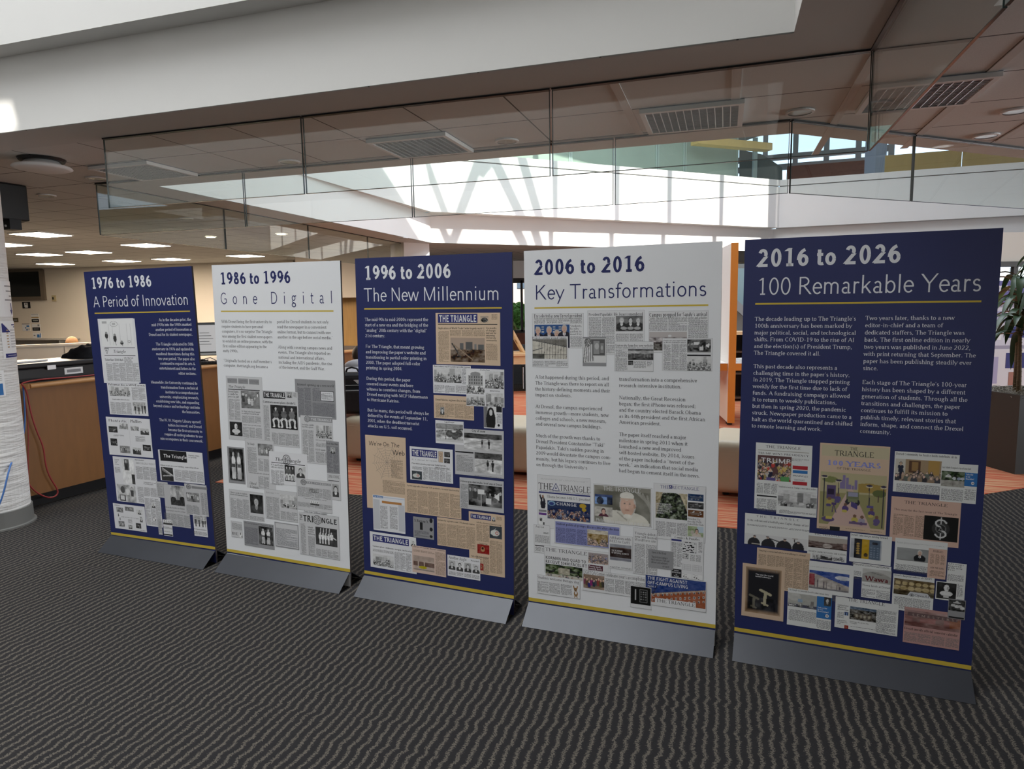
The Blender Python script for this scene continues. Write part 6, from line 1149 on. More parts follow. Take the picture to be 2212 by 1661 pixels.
STYLE = {'b': ('sansbold', 'ink'), 's': ('serifbold', 'ink'), 'S': ('roman', 'ink'), 'i': ('italic', 'ink'), 'I': ('italic', 'ink'), 'B': ('heavy', 'white'), 'w': ('sansbold', 'white'), 'W': ('roman', 'white'),
         'l': ('roman', 'ink'), 'L': ('roman', 'ink'), 'n': ('roman', 'navy'), 'c': ('comic', 'ink'), 'p': ('slab', 'periwinkle'), 'k': ('sanslight', 'ink'), 'q': ('roman', 'paletan'), 'r': ('slab', 'wawared'), 'z': ('roman', 'gray')}
PRINTS = {}; _p = None
for _l in '''panel 1
title 59 1720 576 1791 1976 to 1986
sub 60 1604 858 1672 A Period of Innovation
rule 61 1559 866 1572
C 81 1118 393 1530 paper thin page edge behind the cartoon front page
C 93 1126 406 1528 paper front page with a football cartoon and a script masthead
I 101 1354 384 1523 cartoon 1
H 192 1313 300 1332 I Triangle
G 118 1306 153 1341 tri
F 118 1345 387 1346 ink
F 111 1294 384 1297 ink
H 110 1261 273 1276 b Tuition Nears $5000 Mark
H 281 1253 361 1286 b 12th of May Party/Lacking Funds/and Cooperation
T 117 1130 401 1250 5
C 106 913 447 1117 paper page headlined Policeman dies in MOVE arrests
H 119 1102 439 1115 b Policeman dies in MOVE arrests
I 123 1035 305 1097 crowd 2
T 321 1012 437 1095 2
H 142 1009 293 1016 b Drexel student witnessed action
T 120 916 305 996 4
I 320 922 433 1001 figures 3
C 64 643 453 895 paper spread headlined Phantastic Phillies with eight photographs
H 88 864 248 881 s Phantastic
H 282 866 380 884 s Phillies
F 266 651 263 896 newsgray
I 80 793 159 833 dark 4
I 179 819 256 858 crowd 5
I 279 813 351 844 street 6
I 363 790 436 831 skyline 7
I 85 705 146 752 dark 8
I 165 661 256 708 group 9
I 279 658 351 702 skyline 10
I 371 687 441 726 dark 11
T 118 767 214 780 1
T 314 744 398 779 1
C 89 331 468 633 paper page headlined Black market with a tall photograph
H 289 618 368 627 s Black market
H 295 596 466 608 s Administrators express concern over/students reselling their computers
I 167 456 274 620 figure 12
I 103 330 268 447 room 13
T 291 495 468 581 3
H 347 464 454 482 s Georgia professor sued/for grading papers
T 287 337 454 444 3
T 100 522 149 562 1
H 105 578 145 616 s Discussion/leads to/trade/in science
C 500 502 867 702 paper front page with a white on black masthead
F 514 630 737 700 ink
H 544 654 735 676 B The Triangle
H 753 664 841 685 s Dramatis returns/to Spectrum
F 517 628 859 631 white
H 509 598 829 607 s Library wants nice new building, some old problems
I 511 503 612 590 corner 14
T 624 509 862 582 4
C 458 387 557 492 newsgray small grey clipping of two columns
T 464 394 551 481 2
C 518 206 720 479 newsgray page headlined University builds for future
I 571 347 687 474 towers 15
H 504 324 681 334 i University builds for future
H 504 306 685 311 s Construction in progress on new dorm and library
T 503 212 719 290 4
C 696 297 878 498 newsgray front page with a seal and a group photograph
F 756 469 882 485 gray
G 711 462 751 494 seal
I 707 383 811 441 group 16
T 825 306 874 448 2
T 700 301 803 361 2
C 338 187 480 385 paper narrow page of notices with a small photograph
T 342 194 475 374 3
I 399 312 433 346 portrait 17
I 401 225 423 253 figure 18
C 47 140 334 312 paper collage page of eight small photographs
I 76 254 136 287 group 19
I 155 270 234 298 group 20
I 257 255 310 286 portrait 21
I 80 200 103 244 figure 22
I 282 204 305 244 portrait 23
I 83 156 137 193 group 24
I 170 147 207 175 portrait 25
I 241 160 287 194 dark 26
T 173 187 210 214 1
H 116 224 268 225 b UNIVERSITY FUN
H 61 297 109 302 b SPRING
H 275 145 325 149 b SCENES
C 439 137 473 238 newsgray tiny grey advertisement strip
T 442 144 470 233 1
C 485 136 562 243 paper tiny clipping with faces at top
I 487 211 566 241 faces 27
T 485 181 560 198 1
I 485 162 558 171 faces 28
F 479 140 559 148 ink
C 746 163 856 302 paper small clipping with a dark photograph of people
I 750 225 854 298 figures 29
H 746 207 848 209 b Freshman orientation
T 741 170 851 194 3
panel 2
title 61 1716 571 1786 1986 to 1996
sub 57 1602 849 1669 Gone Digital
rule 53 1558 853 1563
C 572 960 848 1179 newsdark grey page headlined Internet opening up a new world
H 586 1142 837 1156 i Internet: opening up a new world
T 588 967 681 1132 2
T 692 1057 742 1132 1
F 745 1061 836 1117 ink
F 749 1064 833 1114 paper
T 752 1069 829 1106 1
T 689 972 839 1050 1
C 64 796 336 1179 news front page with three boxed notes and a bust photograph
F 75 1137 150 1166 newsdark
F 157 1135 232 1167 newsdark
F 238 1135 314 1166 newsdark
T 78 1141 146 1160 1
T 160 1139 229 1160 1
T 241 1139 311 1161 1
H 78 1109 206 1125 i The Triangle
F 77 1098 316 1103 ink
H 76 1051 156 1093 s Drexel lights/a candle for/peace in gulf
I 173 992 312 1095 group 30
T 75 916 161 1042 2
H 173 956 310 978 s Dr. Martin Luther King Jr. honored/in candlelight service in the quad
T 172 902 314 948 3
I 75 821 170 905 bust 31
H 177 889 313 896 s Student Congress gets new president
T 176 814 317 879 3
C 334 780 589 1104 news front page headlined Commencement plans divide U.
F 341 1059 499 1098 ink
H 345 1066 495 1092 B THE TRIANGLE
I 509 1069 550 1101 portrait 32
T 558 1070 582 1100 1
H 337 1031 573 1045 b Commencement plans divide U.
I 388 884 580 1022 seated 33
T 338 794 376 1017 1
T 390 787 584 860 4
C 601 698 821 974 news page with a banner masthead and a crowd photograph
F 653 941 820 968 newsdark
G 628 935 667 972 seal
H 675 947 813 960 w THE TRIANGLE
H 609 903 692 925 s Free testing available/from Phila. agencies
I 706 849 812 923 crowd 34
T 611 702 688 891 2
H 700 834 811 841 i Staff moves north for charity
T 702 796 820 822 3
H 696 777 767 787 s GALAD expands
T 700 705 818 770 2
C 772 652 859 837 newsdark tall grey column with a small photograph
H 777 817 855 828 s Book Mine Blues
T 776 658 853 807 2
I 800 766 833 802 portrait 35
C 772 500 861 648 news narrow advertisement with a portrait drawing
H 780 626 853 643 s LONG SCHOOL
F 778 609 852 611 ink
T 778 507 799 600 1
I 805 518 848 592 portrait 36
C 45 528 175 751 newsdark framed dark photograph of two players
I 56 545 167 742 players 37
C 186 513 402 809 news editorial page with a cartoon and an ampersand title
H 203 774 257 786 s The Triangle
I 282 715 391 786 group 38
T 201 612 269 760 1
T 280 620 358 696 2
H 204 602 357 610 s Will the union and ready confusion on
T 275 519 353 590 2
H 206 512 273 549 i Editorial/& Opinions
C 363 555 637 748 paper front page with an italic masthead over a round seal
G 461 673 519 735 seal
H 404 692 588 713 i The Triangle
F 377 681 620 682 ink
H 375 649 466 673 s IFA and Panhel/officers elected
I 473 579 546 673 seated 39
I 550 605 623 673 portrait 40
T 373 545 465 638 3
C 555 418 799 603 news page with a banner masthead and small cartoons
F 617 577 795 591 newsdark
G 584 566 624 600 seal
H 629 580 787 588 w THE TRIANGLE
T 562 498 794 556 4
I 643 526 710 551 group 41
H 602 491 764 491 s Centennial lecture series
T 559 435 796 465 4
I 647 454 710 479 faces 42
H 599 406 761 417 i Energy from Caribbean countries
C 42 312 307 488 news page headlined Clinton speaks to students
H 50 453 190 474 s Clinton speaks to students/about environmental issues
I 203 358 301 473 portraitdark 43
T 50 313 193 435 3
T 197 316 301 340 2
C 316 337 554 517 news page with a photograph of a car in a street
I 432 415 552 496 street 44
H 328 491 424 500 s Twenty changes for new/SEPTA stories
T 327 337 422 472 2
T 430 343 552 395 3
C 44 189 132 290 news small square advertisement reading BYE
T 52 235 128 280 1
H 49 203 95 220 s BYE
I 108 193 128 223 figure 45
C 144 148 373 302 newsdark grey page headlined Drexel pummels Rutgers
H 152 288 366 294 i Drexel pummels Rutgers 16-0
I 259 170 365 282 players 46
T 150 159 251 266 1
C 381 172 555 323 newsdark boxed grey notice of Winter 1993
F 387 179 549 317 news
H 391 311 513 314 s Drexel University - Winter 1993/Cross Gallery
T 391 184 545 289 1
C 562 150 841 405 news front page with dancers under a large sans masthead
H 593 351 663 389 l TRI
H 722 356 827 386 l NGLE
G 661 343 723 396 seal
V 569 355 587 394 b THE
I 677 224 826 329 dancers 47
H 624 277 673 325 s Minority/enrollment/up, led by/engineering
T 623 151 670 267 1
T 677 156 831 199 4
T 572 153 606 337 1
panel 3
title 59 1715 573 1789 1996 to 2006
sub 52 1602 837 1672 The New Millennium
rule 50 1559 850 1567
C 482 1279 841 1540 tan tan front page with a navy masthead and a skyline in ruins
F 495 1490 718 1535 navy
H 503 1494 712 1529 B THE TRIANGLE
I 734 1491 778 1524 brain 50
T 795 1505 826 1533 1
F 495 1482 826 1484 ink
H 496 1458 757 1468 b Implications of World Trade Center tragedy reach U.
H 764 1400 822 1469 b Six months/of changes/laid out for/returning/University/community
I 565 1293 757 1416 ruins 51
T 496 1288 558 1447 1
T 563 1420 758 1454 3
T 764 1306 825 1388 1
C 461 1128 678 1274 paper page headlined Area students march to protest
H 468 1265 674 1270 b Area students march to protest possible Iraq war
I 467 1185 625 1261 crowd 52
T 468 1131 650 1172 3
T 629 1179 653 1261 1
C 463 997 693 1118 tan tan page headlined Drexel Marine, engineer dies in Iraq
H 473 1090 649 1100 b Drexel Marine, engineer dies in Iraq
T 473 1003 690 1078 4
I 500 1017 524 1056 portrait 53
C 651 1071 861 1261 paper photo page titled A Call for Peace
H 729 1252 782 1259 b A Call for Peace
I 653 1133 754 1251 cityhall 54
I 758 1164 858 1250 crowd 55
I 652 1074 755 1125 crowd 56
I 760 1073 858 1141 street 57
T 782 1146 838 1156 1
C 748 962 850 1073 paper small page with a veiled figure
I 749 966 817 1072 veil 58
F 817 1046 847 1074 ink
T 819 989 848 1040 1
G 823 974 836 987 dot
C 581 710 857 953 newsgray photo page titled City of snow
H 680 939 754 951 b City of snow
I 636 847 846 931 snow 59
I 694 729 847 834 snow 60
F 584 826 688 833 ink
T 590 726 685 814 1
T 693 715 844 715 1
C 470 866 634 987 paper clipping titled Caged Dragon
H 523 977 580 984 b Caged Dragon
I 474 877 630 971 dragon 61
C 32 472 288 880 tan tall tan poster reading We're On The Web
G 47 584 277 811 web
H 55 824 247 848 c We're On The
H 205 782 279 809 c Web
T 193 654 267 755 1 i
T 137 566 277 639 1 i
C 312 657 569 837 paper front page headlined Plus-minus grading approved
F 324 784 477 825 navy
H 328 789 473 819 B THE TRIANGLE
G 485 765 512 823 badge
I 519 795 553 822 dark 62
I 518 763 552 788 dark 63
H 323 766 476 770 i A. J. Drexel 80 YEARS
H 323 743 459 751 b Plus-minus grading approved
H 463 731 550 753 b Student loan rates/slated to increase July 1
I 322 661 384 706 exam 64
T 391 661 556 734 5
T 326 714 385 730 1
C 285 472 614 637 tan tan page headlined System upgrades eliminate Y2K problems
H 290 619 603 627 b System upgrades eliminate Y2K problems, increase functionality
T 289 477 609 603 5
C 606 532 855 697 newsgray page headlined Chinese president makes brief stop
H 609 672 846 683 b Chinese president makes brief stop at Drexel
I 657 546 845 666 protest 65
T 612 535 654 662 1
C 70 351 274 550 paper printed web page with an orange banner
F 74 535 138 547 blue
H 79 536 134 544 B THE TRIANGLE
F 142 539 274 542 paleblue
F 73 358 114 525 palegray
F 129 508 254 521 orange
T 116 362 163 493 1
T 178 366 227 494 1
F 233 362 272 508 palegray
C 44 135 339 339 paper front page headlined Convocation celebrates merger
F 63 285 294 324 navy
H 68 292 289 318 B THE TRIANGLE
I 305 287 340 322 portrait 66
H 61 255 318 260 b Convocation celebrates merger, technology
I 61 148 195 214 crowd 67
T 62 225 196 242 2
T 201 140 307 243 3
C 657 195 858 522 tan tan front page with a red photograph
F 667 485 783 510 navy
H 670 490 780 505 B THE TRIANGLE
I 789 483 807 506 portrait 68
T 814 492 843 512 1
H 701 464 841 472 b Golf office, Ads move to University Crossings
I 774 394 843 459 exam 69
I 704 304 772 353 redbox 70
H 715 356 761 359 b Campbell Hall
T 700 368 771 459 2
T 775 209 844 382 2
H 668 283 770 286 b Public health academic wellness
T 696 199 771 290 2
I 718 214 738 251 redbox 71
C 470 316 695 469 tan tan page headlined University registers over 170 domain names
H 473 450 690 459 b University registers over 170 domain names
T 473 319 693 438 4
C 324 341 450 456 newsdark small grey advertisement with a column
F 365 387 382 428 ink
H 331 428 416 443 s X Borrow X
G 424 431 443 457 dot
G 424 385 443 407 dot
G 423 349 442 365 dot
T 331 350 419 381 1
C 313 145 519 295 pinktan pinkish page headlined Library discusses digital concerns
H 318 287 515 292 b Library discusses digital concerns
I 320 161 449 241 library 72
T 322 260 452 273 3
T 456 149 515 277 1
C 528 157 719 272 paper page titled Another Angle with four portraits
H 536 251 640 267 S Another Angle
H 666 255 714 263 b What do you think of it
I 535 193 575 243 portrait 73
I 581 191 620 243 portrait 74
I 628 192 668 242 portrait 75
I 675 193 716 242 portrait 76
T 536 164 714 184 4
panel 4
title 53 1714 575 1786 2006 to 2016
sub 53 1598 842 1667 Key Transformations
rule 50 1556 852 1561
C 38 1367 292 1532 newslight page headlined Fry selected as new Drexel president
H 48 1513 284 1529 s Fry selected as new Drexel president
H 48 1504 283 1513 i Board of Trustees votes unanimously for Fry to take job after search committee recommendation
T 48 1481 284 1503 4
I 49 1369 224 1479 fourmen 80
H 227 1429 284 1477 S Students,/faculty/gather to/meet Fry
T 227 1371 283 1423 1
C 311 1338 575 1542 newslight page headlined President Papadakis' life, legacy remembered
H 317 1518 567 1531 s President Papadakis' life, legacy remembered
I 444 1446 568 1516 threemen 81
T 317 1342 439 1513 2
T 444 1344 569 1436 2
C 37 1275 216 1424 newslight page headlined Projects continue around campus
H 38 1411 209 1421 s Projects continue around campus
I 38 1316 210 1410 glasshall 82
T 38 1278 213 1307 3
C 287 1284 400 1420 newsdark framed photograph of a striped flag and portraits
I 289 1300 399 1413 flag 83
C 595 1349 853 1535 newslight page headlined Campus prepped for Sandy's arrival
H 597 1511 847 1528 s Campus prepped for Sandy's arrival
H 597 1498 847 1511 i Safety concerns forced officials to cancel classes and activities
T 596 1444 850 1497 3
I 597 1359 763 1443 rocks 84
T 769 1413 851 1445 1
C 438 1263 617 1400 newslight page headlined University launches new website
H 443 1376 614 1387 s University launches new website
H 443 1368 614 1374 b Site features streamlined navigation, focus on internet of visitors
I 501 1315 616 1365 webhero 85
I 502 1291 525 1312 dark 86
T 527 1278 583 1310 1
T 588 1288 611 1311 1
T 443 1265 498 1363 1
C 656 1270 872 1415 newslight page headlined Professors host open forum with two photographs
H 662 1393 761 1407 s Professors host open forum/to discuss Baltimore unrest
T 662 1271 763 1390 3
I 765 1349 866 1409 protest 87
F 765 1335 866 1342 ink
I 765 1270 867 1334 crowd 88
C 54 477 322 745 newslight front page headlined Obama becomes 44th U.S. president
H 73 723 312 729 s An insurmountable lead - The ultimate retirement/How thousands met the experience at the rally
H 61 673 135 705 l THE
H 169 673 320 703 l TRIANGLE
G 132 672 167 708 tri2
H 63 667 318 669 i The independent student newspaper at Drexel University
F 61 654 321 661 navy
H 104 633 319 646 S Obama becomes 44th U.S. president
I 61 576 100 649 waver 89
F 60 558 100 569 gray
F 60 543 100 554 purple
I 59 493 89 527 figure 90
I 105 528 321 620 rally 91
H 151 599 254 615 w CHANGE
C 337 535 615 722 newslight front page photograph of a smiling man in a white cap
I 341 537 609 717 pope 92
H 385 693 562 714 W THE TRIANGLE
I 344 625 429 672 bluephoto 93
I 343 565 429 612 woman 94
H 349 539 606 554 W Philadelphia prepares for papal visit
C 622 485 855 748 newslight front page reading The Rectangle with a green wall
H 652 725 693 741 n THE
H 704 727 824 741 n RECTANGLE
G 692 727 705 743 bluesq
I 632 584 774 707 green 95
H 635 604 708 655 w WITH NOWHERE/TO EAT, STUDENT/VEGANS START/HARVESTING THE/BIOWALL
I 777 678 845 710 bluedark 96
I 777 642 846 671 dark 97
I 778 604 846 635 brown 98
H 776 565 847 598 S President Fry/does the Philly/Naked Bike Ride
I 777 512 847 560 manpark 99
T 633 497 775 569 3
C 33 347 117 491 newslight narrow menu clipping reading Wraps
H 42 476 85 487 c Juice
H 83 447 112 456 b WRAPS
T 39 399 114 439 1
F 38 381 112 386 ink
T 38 353 108 378 2
C 140 407 467 527 newslight lavender page headlined Student political groups discuss life after election
F 145 410 463 518 peri
H 147 501 460 512 s Student political groups discuss life after election
T 147 412 302 488 3
I 306 416 408 494 autumn 100
C 85 250 420 389 newslight front page headlined Korman and Quad to receive $16M facelift
H 92 361 304 378 L THE TRIANGLE
H 93 300 304 336 b KORMAN AND QUAD TO/RECEIVE $16M FACELIFT
I 92 231 281 296 trees 101
I 311 326 409 379 crowdc 102
F 311 292 383 318 maroon
H 314 296 377 315 w Fanny pack/coming back
C 411 313 526 479 newslight page headlined Affiliation adds BEES to CoAS
H 416 443 517 472 S Affiliation adds/BEES to CoAS
I 417 355 520 435 museum 103
H 425 388 508 407 w THE ACADEMY/OF NATURAL SCIENCES
T 417 316 522 325 2
C 529 302 640 527 newslight page headlined Triangle debuts new self-hosted WordPress site
H 536 463 637 506 S Triangle debuts/new self-hosted/WordPress site
T 535 306 638 451 2
C 702 308 849 510 newslight page headlined Comics & Puzzles
H 719 495 830 505 s Comics & Puzzles
F 705 482 751 491 navy
T 706 357 753 477 2
G 756 434 817 483 crossword
G 756 403 783 427 crossword
T 790 393 837 426 2
T 826 437 843 490 1
G 754 349 842 377 grid
F 707 310 752 349 ink
H 709 312 749 345 w follow/@thetriangle/on/Twitter
I 755 309 797 332 cartoon 104
I 802 309 845 333 cartoon 105
C 600 341 715 429 newsdark grey card titled Tweet of the Week
H 614 411 682 422 i Tweet of the Week:
H 614 364 696 400 s "Want, dis last my is parking to/this RLS week since a Todd's good/with your Cool if you be honest."
H 666 350 696 358 s @CUam101
C 283 184 586 290 newslight page headlined LGBTQA Center celebrates year's accomplishments
H 287 270 584 287 S LGBTQA Center celebrates year's accomplishm
I 286 198 390 268 groupwarm 106
T 394 194 584 261 4
C 47 136 269 234 newslight page headlined Students welcome therapy dog
H 50 214 263 227 S Students welcome therapy dog
T 50 146 227 201 3
G 231 139 264 201 dog
C 586 159 864 304 newslight front page photograph of brick rowhouses headlined The fight against off-campus living
I 588 175 861 303 rowhouse 107
H 597 260 782 298 w THE FIGHT AGAINST/OFF-CAMPUS LIVING
H 598 246 635 254 w PAGE 2
F 632 170 818 197 white
H 638 177 814 193 L THE TRIANGLE
C 516 134 615 242 newslight clipping with a dark photograph of two phones
I 518 153 612 239 phones 108
panel 5
title 52 1714 579 1788 2016 to 2026
sub 56 1598 848 1669 100 Remarkable Years
rule 48 1556 853 1565
C 68 670 292 964 paperdim front page headlined Trump wins presidency
H 109 943 247 955 L THE TRIANGLE
F 77 931 280 933 gray2
H 78 915 279 923 s TRUMP WINS PRESIDENCY
I 77 800 213 910 rallyred 110
H 91 879 209 899 w TRUMP
H 215 894 280 904 s PENNSYLVANIA/RESULTS
F 218 858 277 874 red
F 219 841 277 854 blue
F 220 790 277 805 red
T 220 824 279 834 1
H 225 810 267 815 s SENATE RACE
T 76 740 162 787 3
F 78 726 161 732 ink
T 78 662 161 717 2
C 159 654 318 785 paperdim page headlined Students react to Trump's executive orders
H 165 774 313 780 s Students react to Trump's executive orders
I 164 692 317 763 street 111
T 171 659 315 676 1
C 321 610 579 980 tandim tall tan poster reading 100 Years of The Triangle
F 329 926 576 973 tandim2
H 434 956 462 969 S THE
H 378 930 521 952 L TRIANGLE
H 350 887 550 909 p 100 YEARS
H 388 872 513 881 S OF THE TRIANGLE
I 328 632 573 858 campus 112
F 371 606 409 624 ink
T 330 605 367 621 1
T 427 616 565 623 3
C 596 797 818 964 paperdim page headlined Drexel Community for Justice holds indefinite sit-in
H 601 950 809 959 s Drexel Community for Justice holds indefinite sit-in
I 600 844 760 934 sitin 113
T 608 796 761 833 1
C 593 588 834 777 pinkdim pink front page headlined This may be the last issue of The Triangle
H 640 751 788 763 L THE TRIANGLE
H 604 720 822 728 S This may be the last issue of The Triangle
T 604 613 716 705 3
I 712 610 829 710 dollar 114
C 759 773 881 929 paperdim web page with tents and a blue newsletter box
I 761 835 840 897 tents 115
H 762 908 857 916 s Gaza Solidarity Encampment set up on Korman Quad
F 839 842 881 896 blue
H 843 868 870 893 w Subscribe/to our/Newsletter!
G 858 849 872 861 mail
T 764 779 838 826 1
T 842 785 878 830 1
C 32 504 293 645 paperdim front page headlined A city, a dream and a football game
H 79 631 250 640 L THE TRIANGLE
H 41 613 288 618 s A city, a dream and a football game: Eagles champs at last
T 41 586 293 597 3
I 33 504 290 554 celebrate 116
C 288 471 440 586 paperdim front page with a hazy march photograph
H 314 580 411 585 L THE TRIANGLE
I 291 523 440 574 haze 117
H 294 502 436 509 s WOMEN'S MARCH FLOODS THE NATION
I 309 471 339 497 street 118
I 340 474 386 498 skyline 119
I 388 475 434 496 crowd 120
C 450 481 603 605 paperdim page headlined Drexel-Salus merger moving forward
H 453 594 587 602 s Drexel-Salus merger moving forward
I 453 499 568 583 banners 121
T 455 476 567 481 1
C 615 470 798 605 paperdim page with a man in a dark suit
H 622 583 787 589 s Drexel University President John Fry responds to/Israel speech on behalf
I 623 513 734 566 suitman 122
T 621 464 734 496 1
C 466 417 606 478 paperdim lower half of the merger page
T 461 465 599 475 1
T 464 407 498 443 1
C 734 452 797 576 pinkdim narrow tan advertisement column
H 749 561 784 570 s JOURNALS
T 741 511 791 554 3
H 744 493 790 499 b ASK THE GURU
T 742 461 793 485 1
C 802 377 866 526 paperdim narrow page headlined 125 years honored
H 804 493 856 524 s 125 years/honored/with new/beer
T 804 448 859 478 1
T 837 387 859 442 1
C 615 298 761 452 paperdim page headlined Drexel's dangerous embrace of ChatGPT
H 619 443 752 450 s Drexel's dangerous embrace of ChatGPT
I 619 366 762 433 hall 123
G 670 365 753 383 plaque
G 676 361 693 377 knot
H 695 365 745 376 k OpenAI
T 623 302 751 356 1
C 767 367 840 443 paperdim dark photograph of a white bust
I 770 372 837 440 bust 124
C 662 163 860 317 pinkred faded pink front page reading Semesters
I 665 238 858 306 fadedpink 125
H 691 282 848 291 q SEMESTERS!
H 666 220 852 230 s Drexel unveils official semester calendar
T 666 168 857 210 4
C 813 294 872 376 newsdark dark clipping with a pale photograph over a black caption
I 815 327 870 373 pale 126
F 817 296 869 303 ink
C 86 312 300 494 tandim tan page headlined Staying connected while everything is virtual
H 94 480 282 484 b Staying connected while everything is virtual
T 93 317 306 466 6
C 28 169 203 415 tandim dark poster with two large letters T
I 42 190 190 401 darkT 127
H 56 389 174 397 z THE TRIANGLE
H 83 358 156 374 w The year the world/turned sideways.
C 298 323 470 463 paperdim page with rowhouses under a blue sky
H 302 437 457 441 s Student-founded 'Philly Fighting Covid' scandal rattles/Philadelphia and Drexel community
I 300 341 454 422 houses 128
T 393 296 468 323 1
C 501 332 607 463 paperdim page headlined Wawa lands at Drexel
I 502 401 608 459 wawa 129
H 515 407 597 427 r Wawa
H 504 382 606 391 S Wawa lands at Drexel
T 503 336 606 371 2
C 218 160 392 328 paperdim web page with a blue newsletter box and a lecture room
H 222 319 379 324 s The Triangle sits down with Drexel President Antonio Merlo
I 219 246 334 308 lecture 130
F 334 211 392 309 blue
H 338 239 381 262 w Subscribe/to our/Newsletter!
G 365 218 383 233 mail
I 362 270 389 309 portraitdark 131
T 224 181 334 233 1
T 336 165 390 204 1
C 406 182 641 320 paperdim web page with a masthead and a house photograph
H 454 306 590 320 L THE TRIANGLE
I 462 228 561 285 house 132
H 464 209 535 220 s Welcome Back! to The/Triangle
H 415 262 457 287 b Coming home:/What to eat/after the move
I 442 241 457 256 bluephoto 133
T 415 225 441 253 1
H 415 199 454 219 b Drug and abuse/near campus rise/in fall
I 444 182 459 197 redbox 134
T 561 185 634 288 1
T 467 191 561 198 1'''.strip().split('\n'):
    if _l.startswith('panel'): _p = int(_l.split()[1]); PRINTS[_p] = []
    else:
        _w = _l.split(' ', 5); PRINTS[_p].append((_w[0], [float(q) for q in _w[1:5]], _w[5] if len(_w) > 5 else ''))
BODY = {
1: [(None, 881, 1509, 'Drexel and for its student newspaper.', 353, """As in the decades prior, the
mid-1970s into the 1980s marked
another period of innovation at
Drexel and for its student newspaper.

The Triangle celebrated its 50th
anniversary in 1976 and updated its
masthead three times during this
ten-year period. The paper also
continued to expand its arts &
entertainment and letters to the
editor sections.

Meanwhile, the University continued its
transformation from a technical
institute to a comprehensive
university, emphasizing research,
establishing new labs, and expanding
beyond science and technology and into
the humanities.

The W. W. Hagerty Library opened;
tuition increased; and Drexel
became the first university to
require all undergraduates to use
microcomputers in their coursework.""")],
2: [(54, None, 1493, "computers, it's no surprise The Triangle", 372, """With Drexel being the first university to
require students to have personal
computers, it's no surprise The Triangle
was among the first student newspapers
to establish an online presence, with the
first online edition appearing in the
early 1990s.

"Originally hosted on a staff member's
computer, thetriangle.org became a"""), (464, None, 1493, 'portal for Drexel students to not only', 354, """portal for Drexel students to not only
read the newspaper in a convenient
online format, but to connect with one
another in the age before social media."

Along with covering campus news and
events, The Triangle also reported on
national and international affairs,
including the AIDS pandemic, the rise
of the internet, and the Gulf War.""")],
3: [(52, None, 1499, 'start of a new era and the bridging of the', 385, """The mid-90s to mid-2000s represent the
start of a new era and the bridging of the
"analog" 20th century with the "digital"
21st century.

For The Triangle, that meant growing
and improving the paper's website and
transitioning to partial color printing in
2000. The paper adopted full-color
printing in spring 2004.

During this period, the paper
covered many events and bore
witness to countless changes, from
Drexel merging with MCP Hahnemann
to Hurricane Katrina.

But for many, this period will always be
defined by the events of September 11,
2001, when the deadliest terrorist
attacks on U.S. soil occurred.""")],
4: [(50, None, 1219, 'the history-defining moments and their', 367, """A lot happened during this period, and
The Triangle was there to report on all
the history-defining moments and their
impact on students.

At Drexel, the campus experienced
immense growth_more students, new
colleges and schools, a new museum,
and several new campus buildings.

Much of the growth was thanks to
Drexel President Constantine "Taki"
Papadakis. Taki's sudden passing in
2009 would devastate the campus com-
munity, but his legacy continues to live
on through the University's"""), (461, None, 1218, 'as its 44th president and the first African', 385, """transformation into a comprehensive
research-intensive institution.

Nationally, the Great Recession
began; the first iPhone was released;
and the country elected Barack Obama
as its 44th president and the first African
American president.

The paper itself reached a major
milestone in spring 2011 when it
launched a new and improved
self-hosted website. By 2014, issues
of the paper included a "tweet of the
week," an indication that social media
had begun to cement itself in the news.""")],
5: [(49, None, 1489, 'major political, social, and technological', 385, """The decade leading up to The Triangle's
100th anniversary has been marked by
major political, social, and technological
shifts. From COVID-19 to the rise of AI
and the election(s) of President Trump,
The Triangle covered it all.

This past decade also represents a
challenging time in the paper's history.
In 2019, The Triangle stopped printing
weekly for the first time due to lack of
funds. A fundraising campaign allowed
it to return to weekly publications,
but then in spring 2020, the pandemic
struck. Newspaper production came to a
halt as the world quarantined and shifted
to remote learning and work."""), (467, None, 1491, 'with print returning that September. The', 380, """Two years later, thanks to a new
editor-in-chief and a team of
dedicated staffers, The Triangle was
back. The first online edition in nearly
two years was published in June 2022,
with print returning that September. The
paper has been publishing steadily ever
since.

Each stage of The Triangle's 100-year
history has been shaped by a different
generation of students. Through all the
transitions and challenges, the paper
continues to fulfill its mission to
publish timely, relevant stories that
inform, shape, and connect the Drexel
community.""")]}
PW, PH, PT = 0.906, 1.83, 0.012       # width, height and thickness of a board
HS, DS = 0.080, 0.105                 # height and reach of the folded skirt
PANELS = {1: (-2.2829, 4.1864, -21.321, -0.844, 0.308, True, '1976 to 1986', 'A Period of Innovation', 'navy display panel headed 1976 to 1986 A Period of Innovation'),
          2: (-1.3538, 3.8132, -21.999, 0.357, -0.520, False, '1986 to 1996', 'Gone Digital', 'white display panel headed 1986 to 1996 Gone Digital'),
          3: (-0.4264, 3.4333, -22.577, 0.556, -0.375, True, '1996 to 2006', 'The New Millennium', 'navy display panel headed 1996 to 2006 The New Millennium'),
          4: (0.4907, 3.0714, -21.137, 0.273, 0.175, False, '2006 to 2016', 'Key Transformations', 'white display panel headed 2006 to 2016 Key Transformations'),
          5: (1.4098, 2.7102, -22.647, -0.310, -0.166, True, '2016 to 2026', '100 Remarkable Years', 'navy display panel headed 2016 to 2026 100 Remarkable Years')}

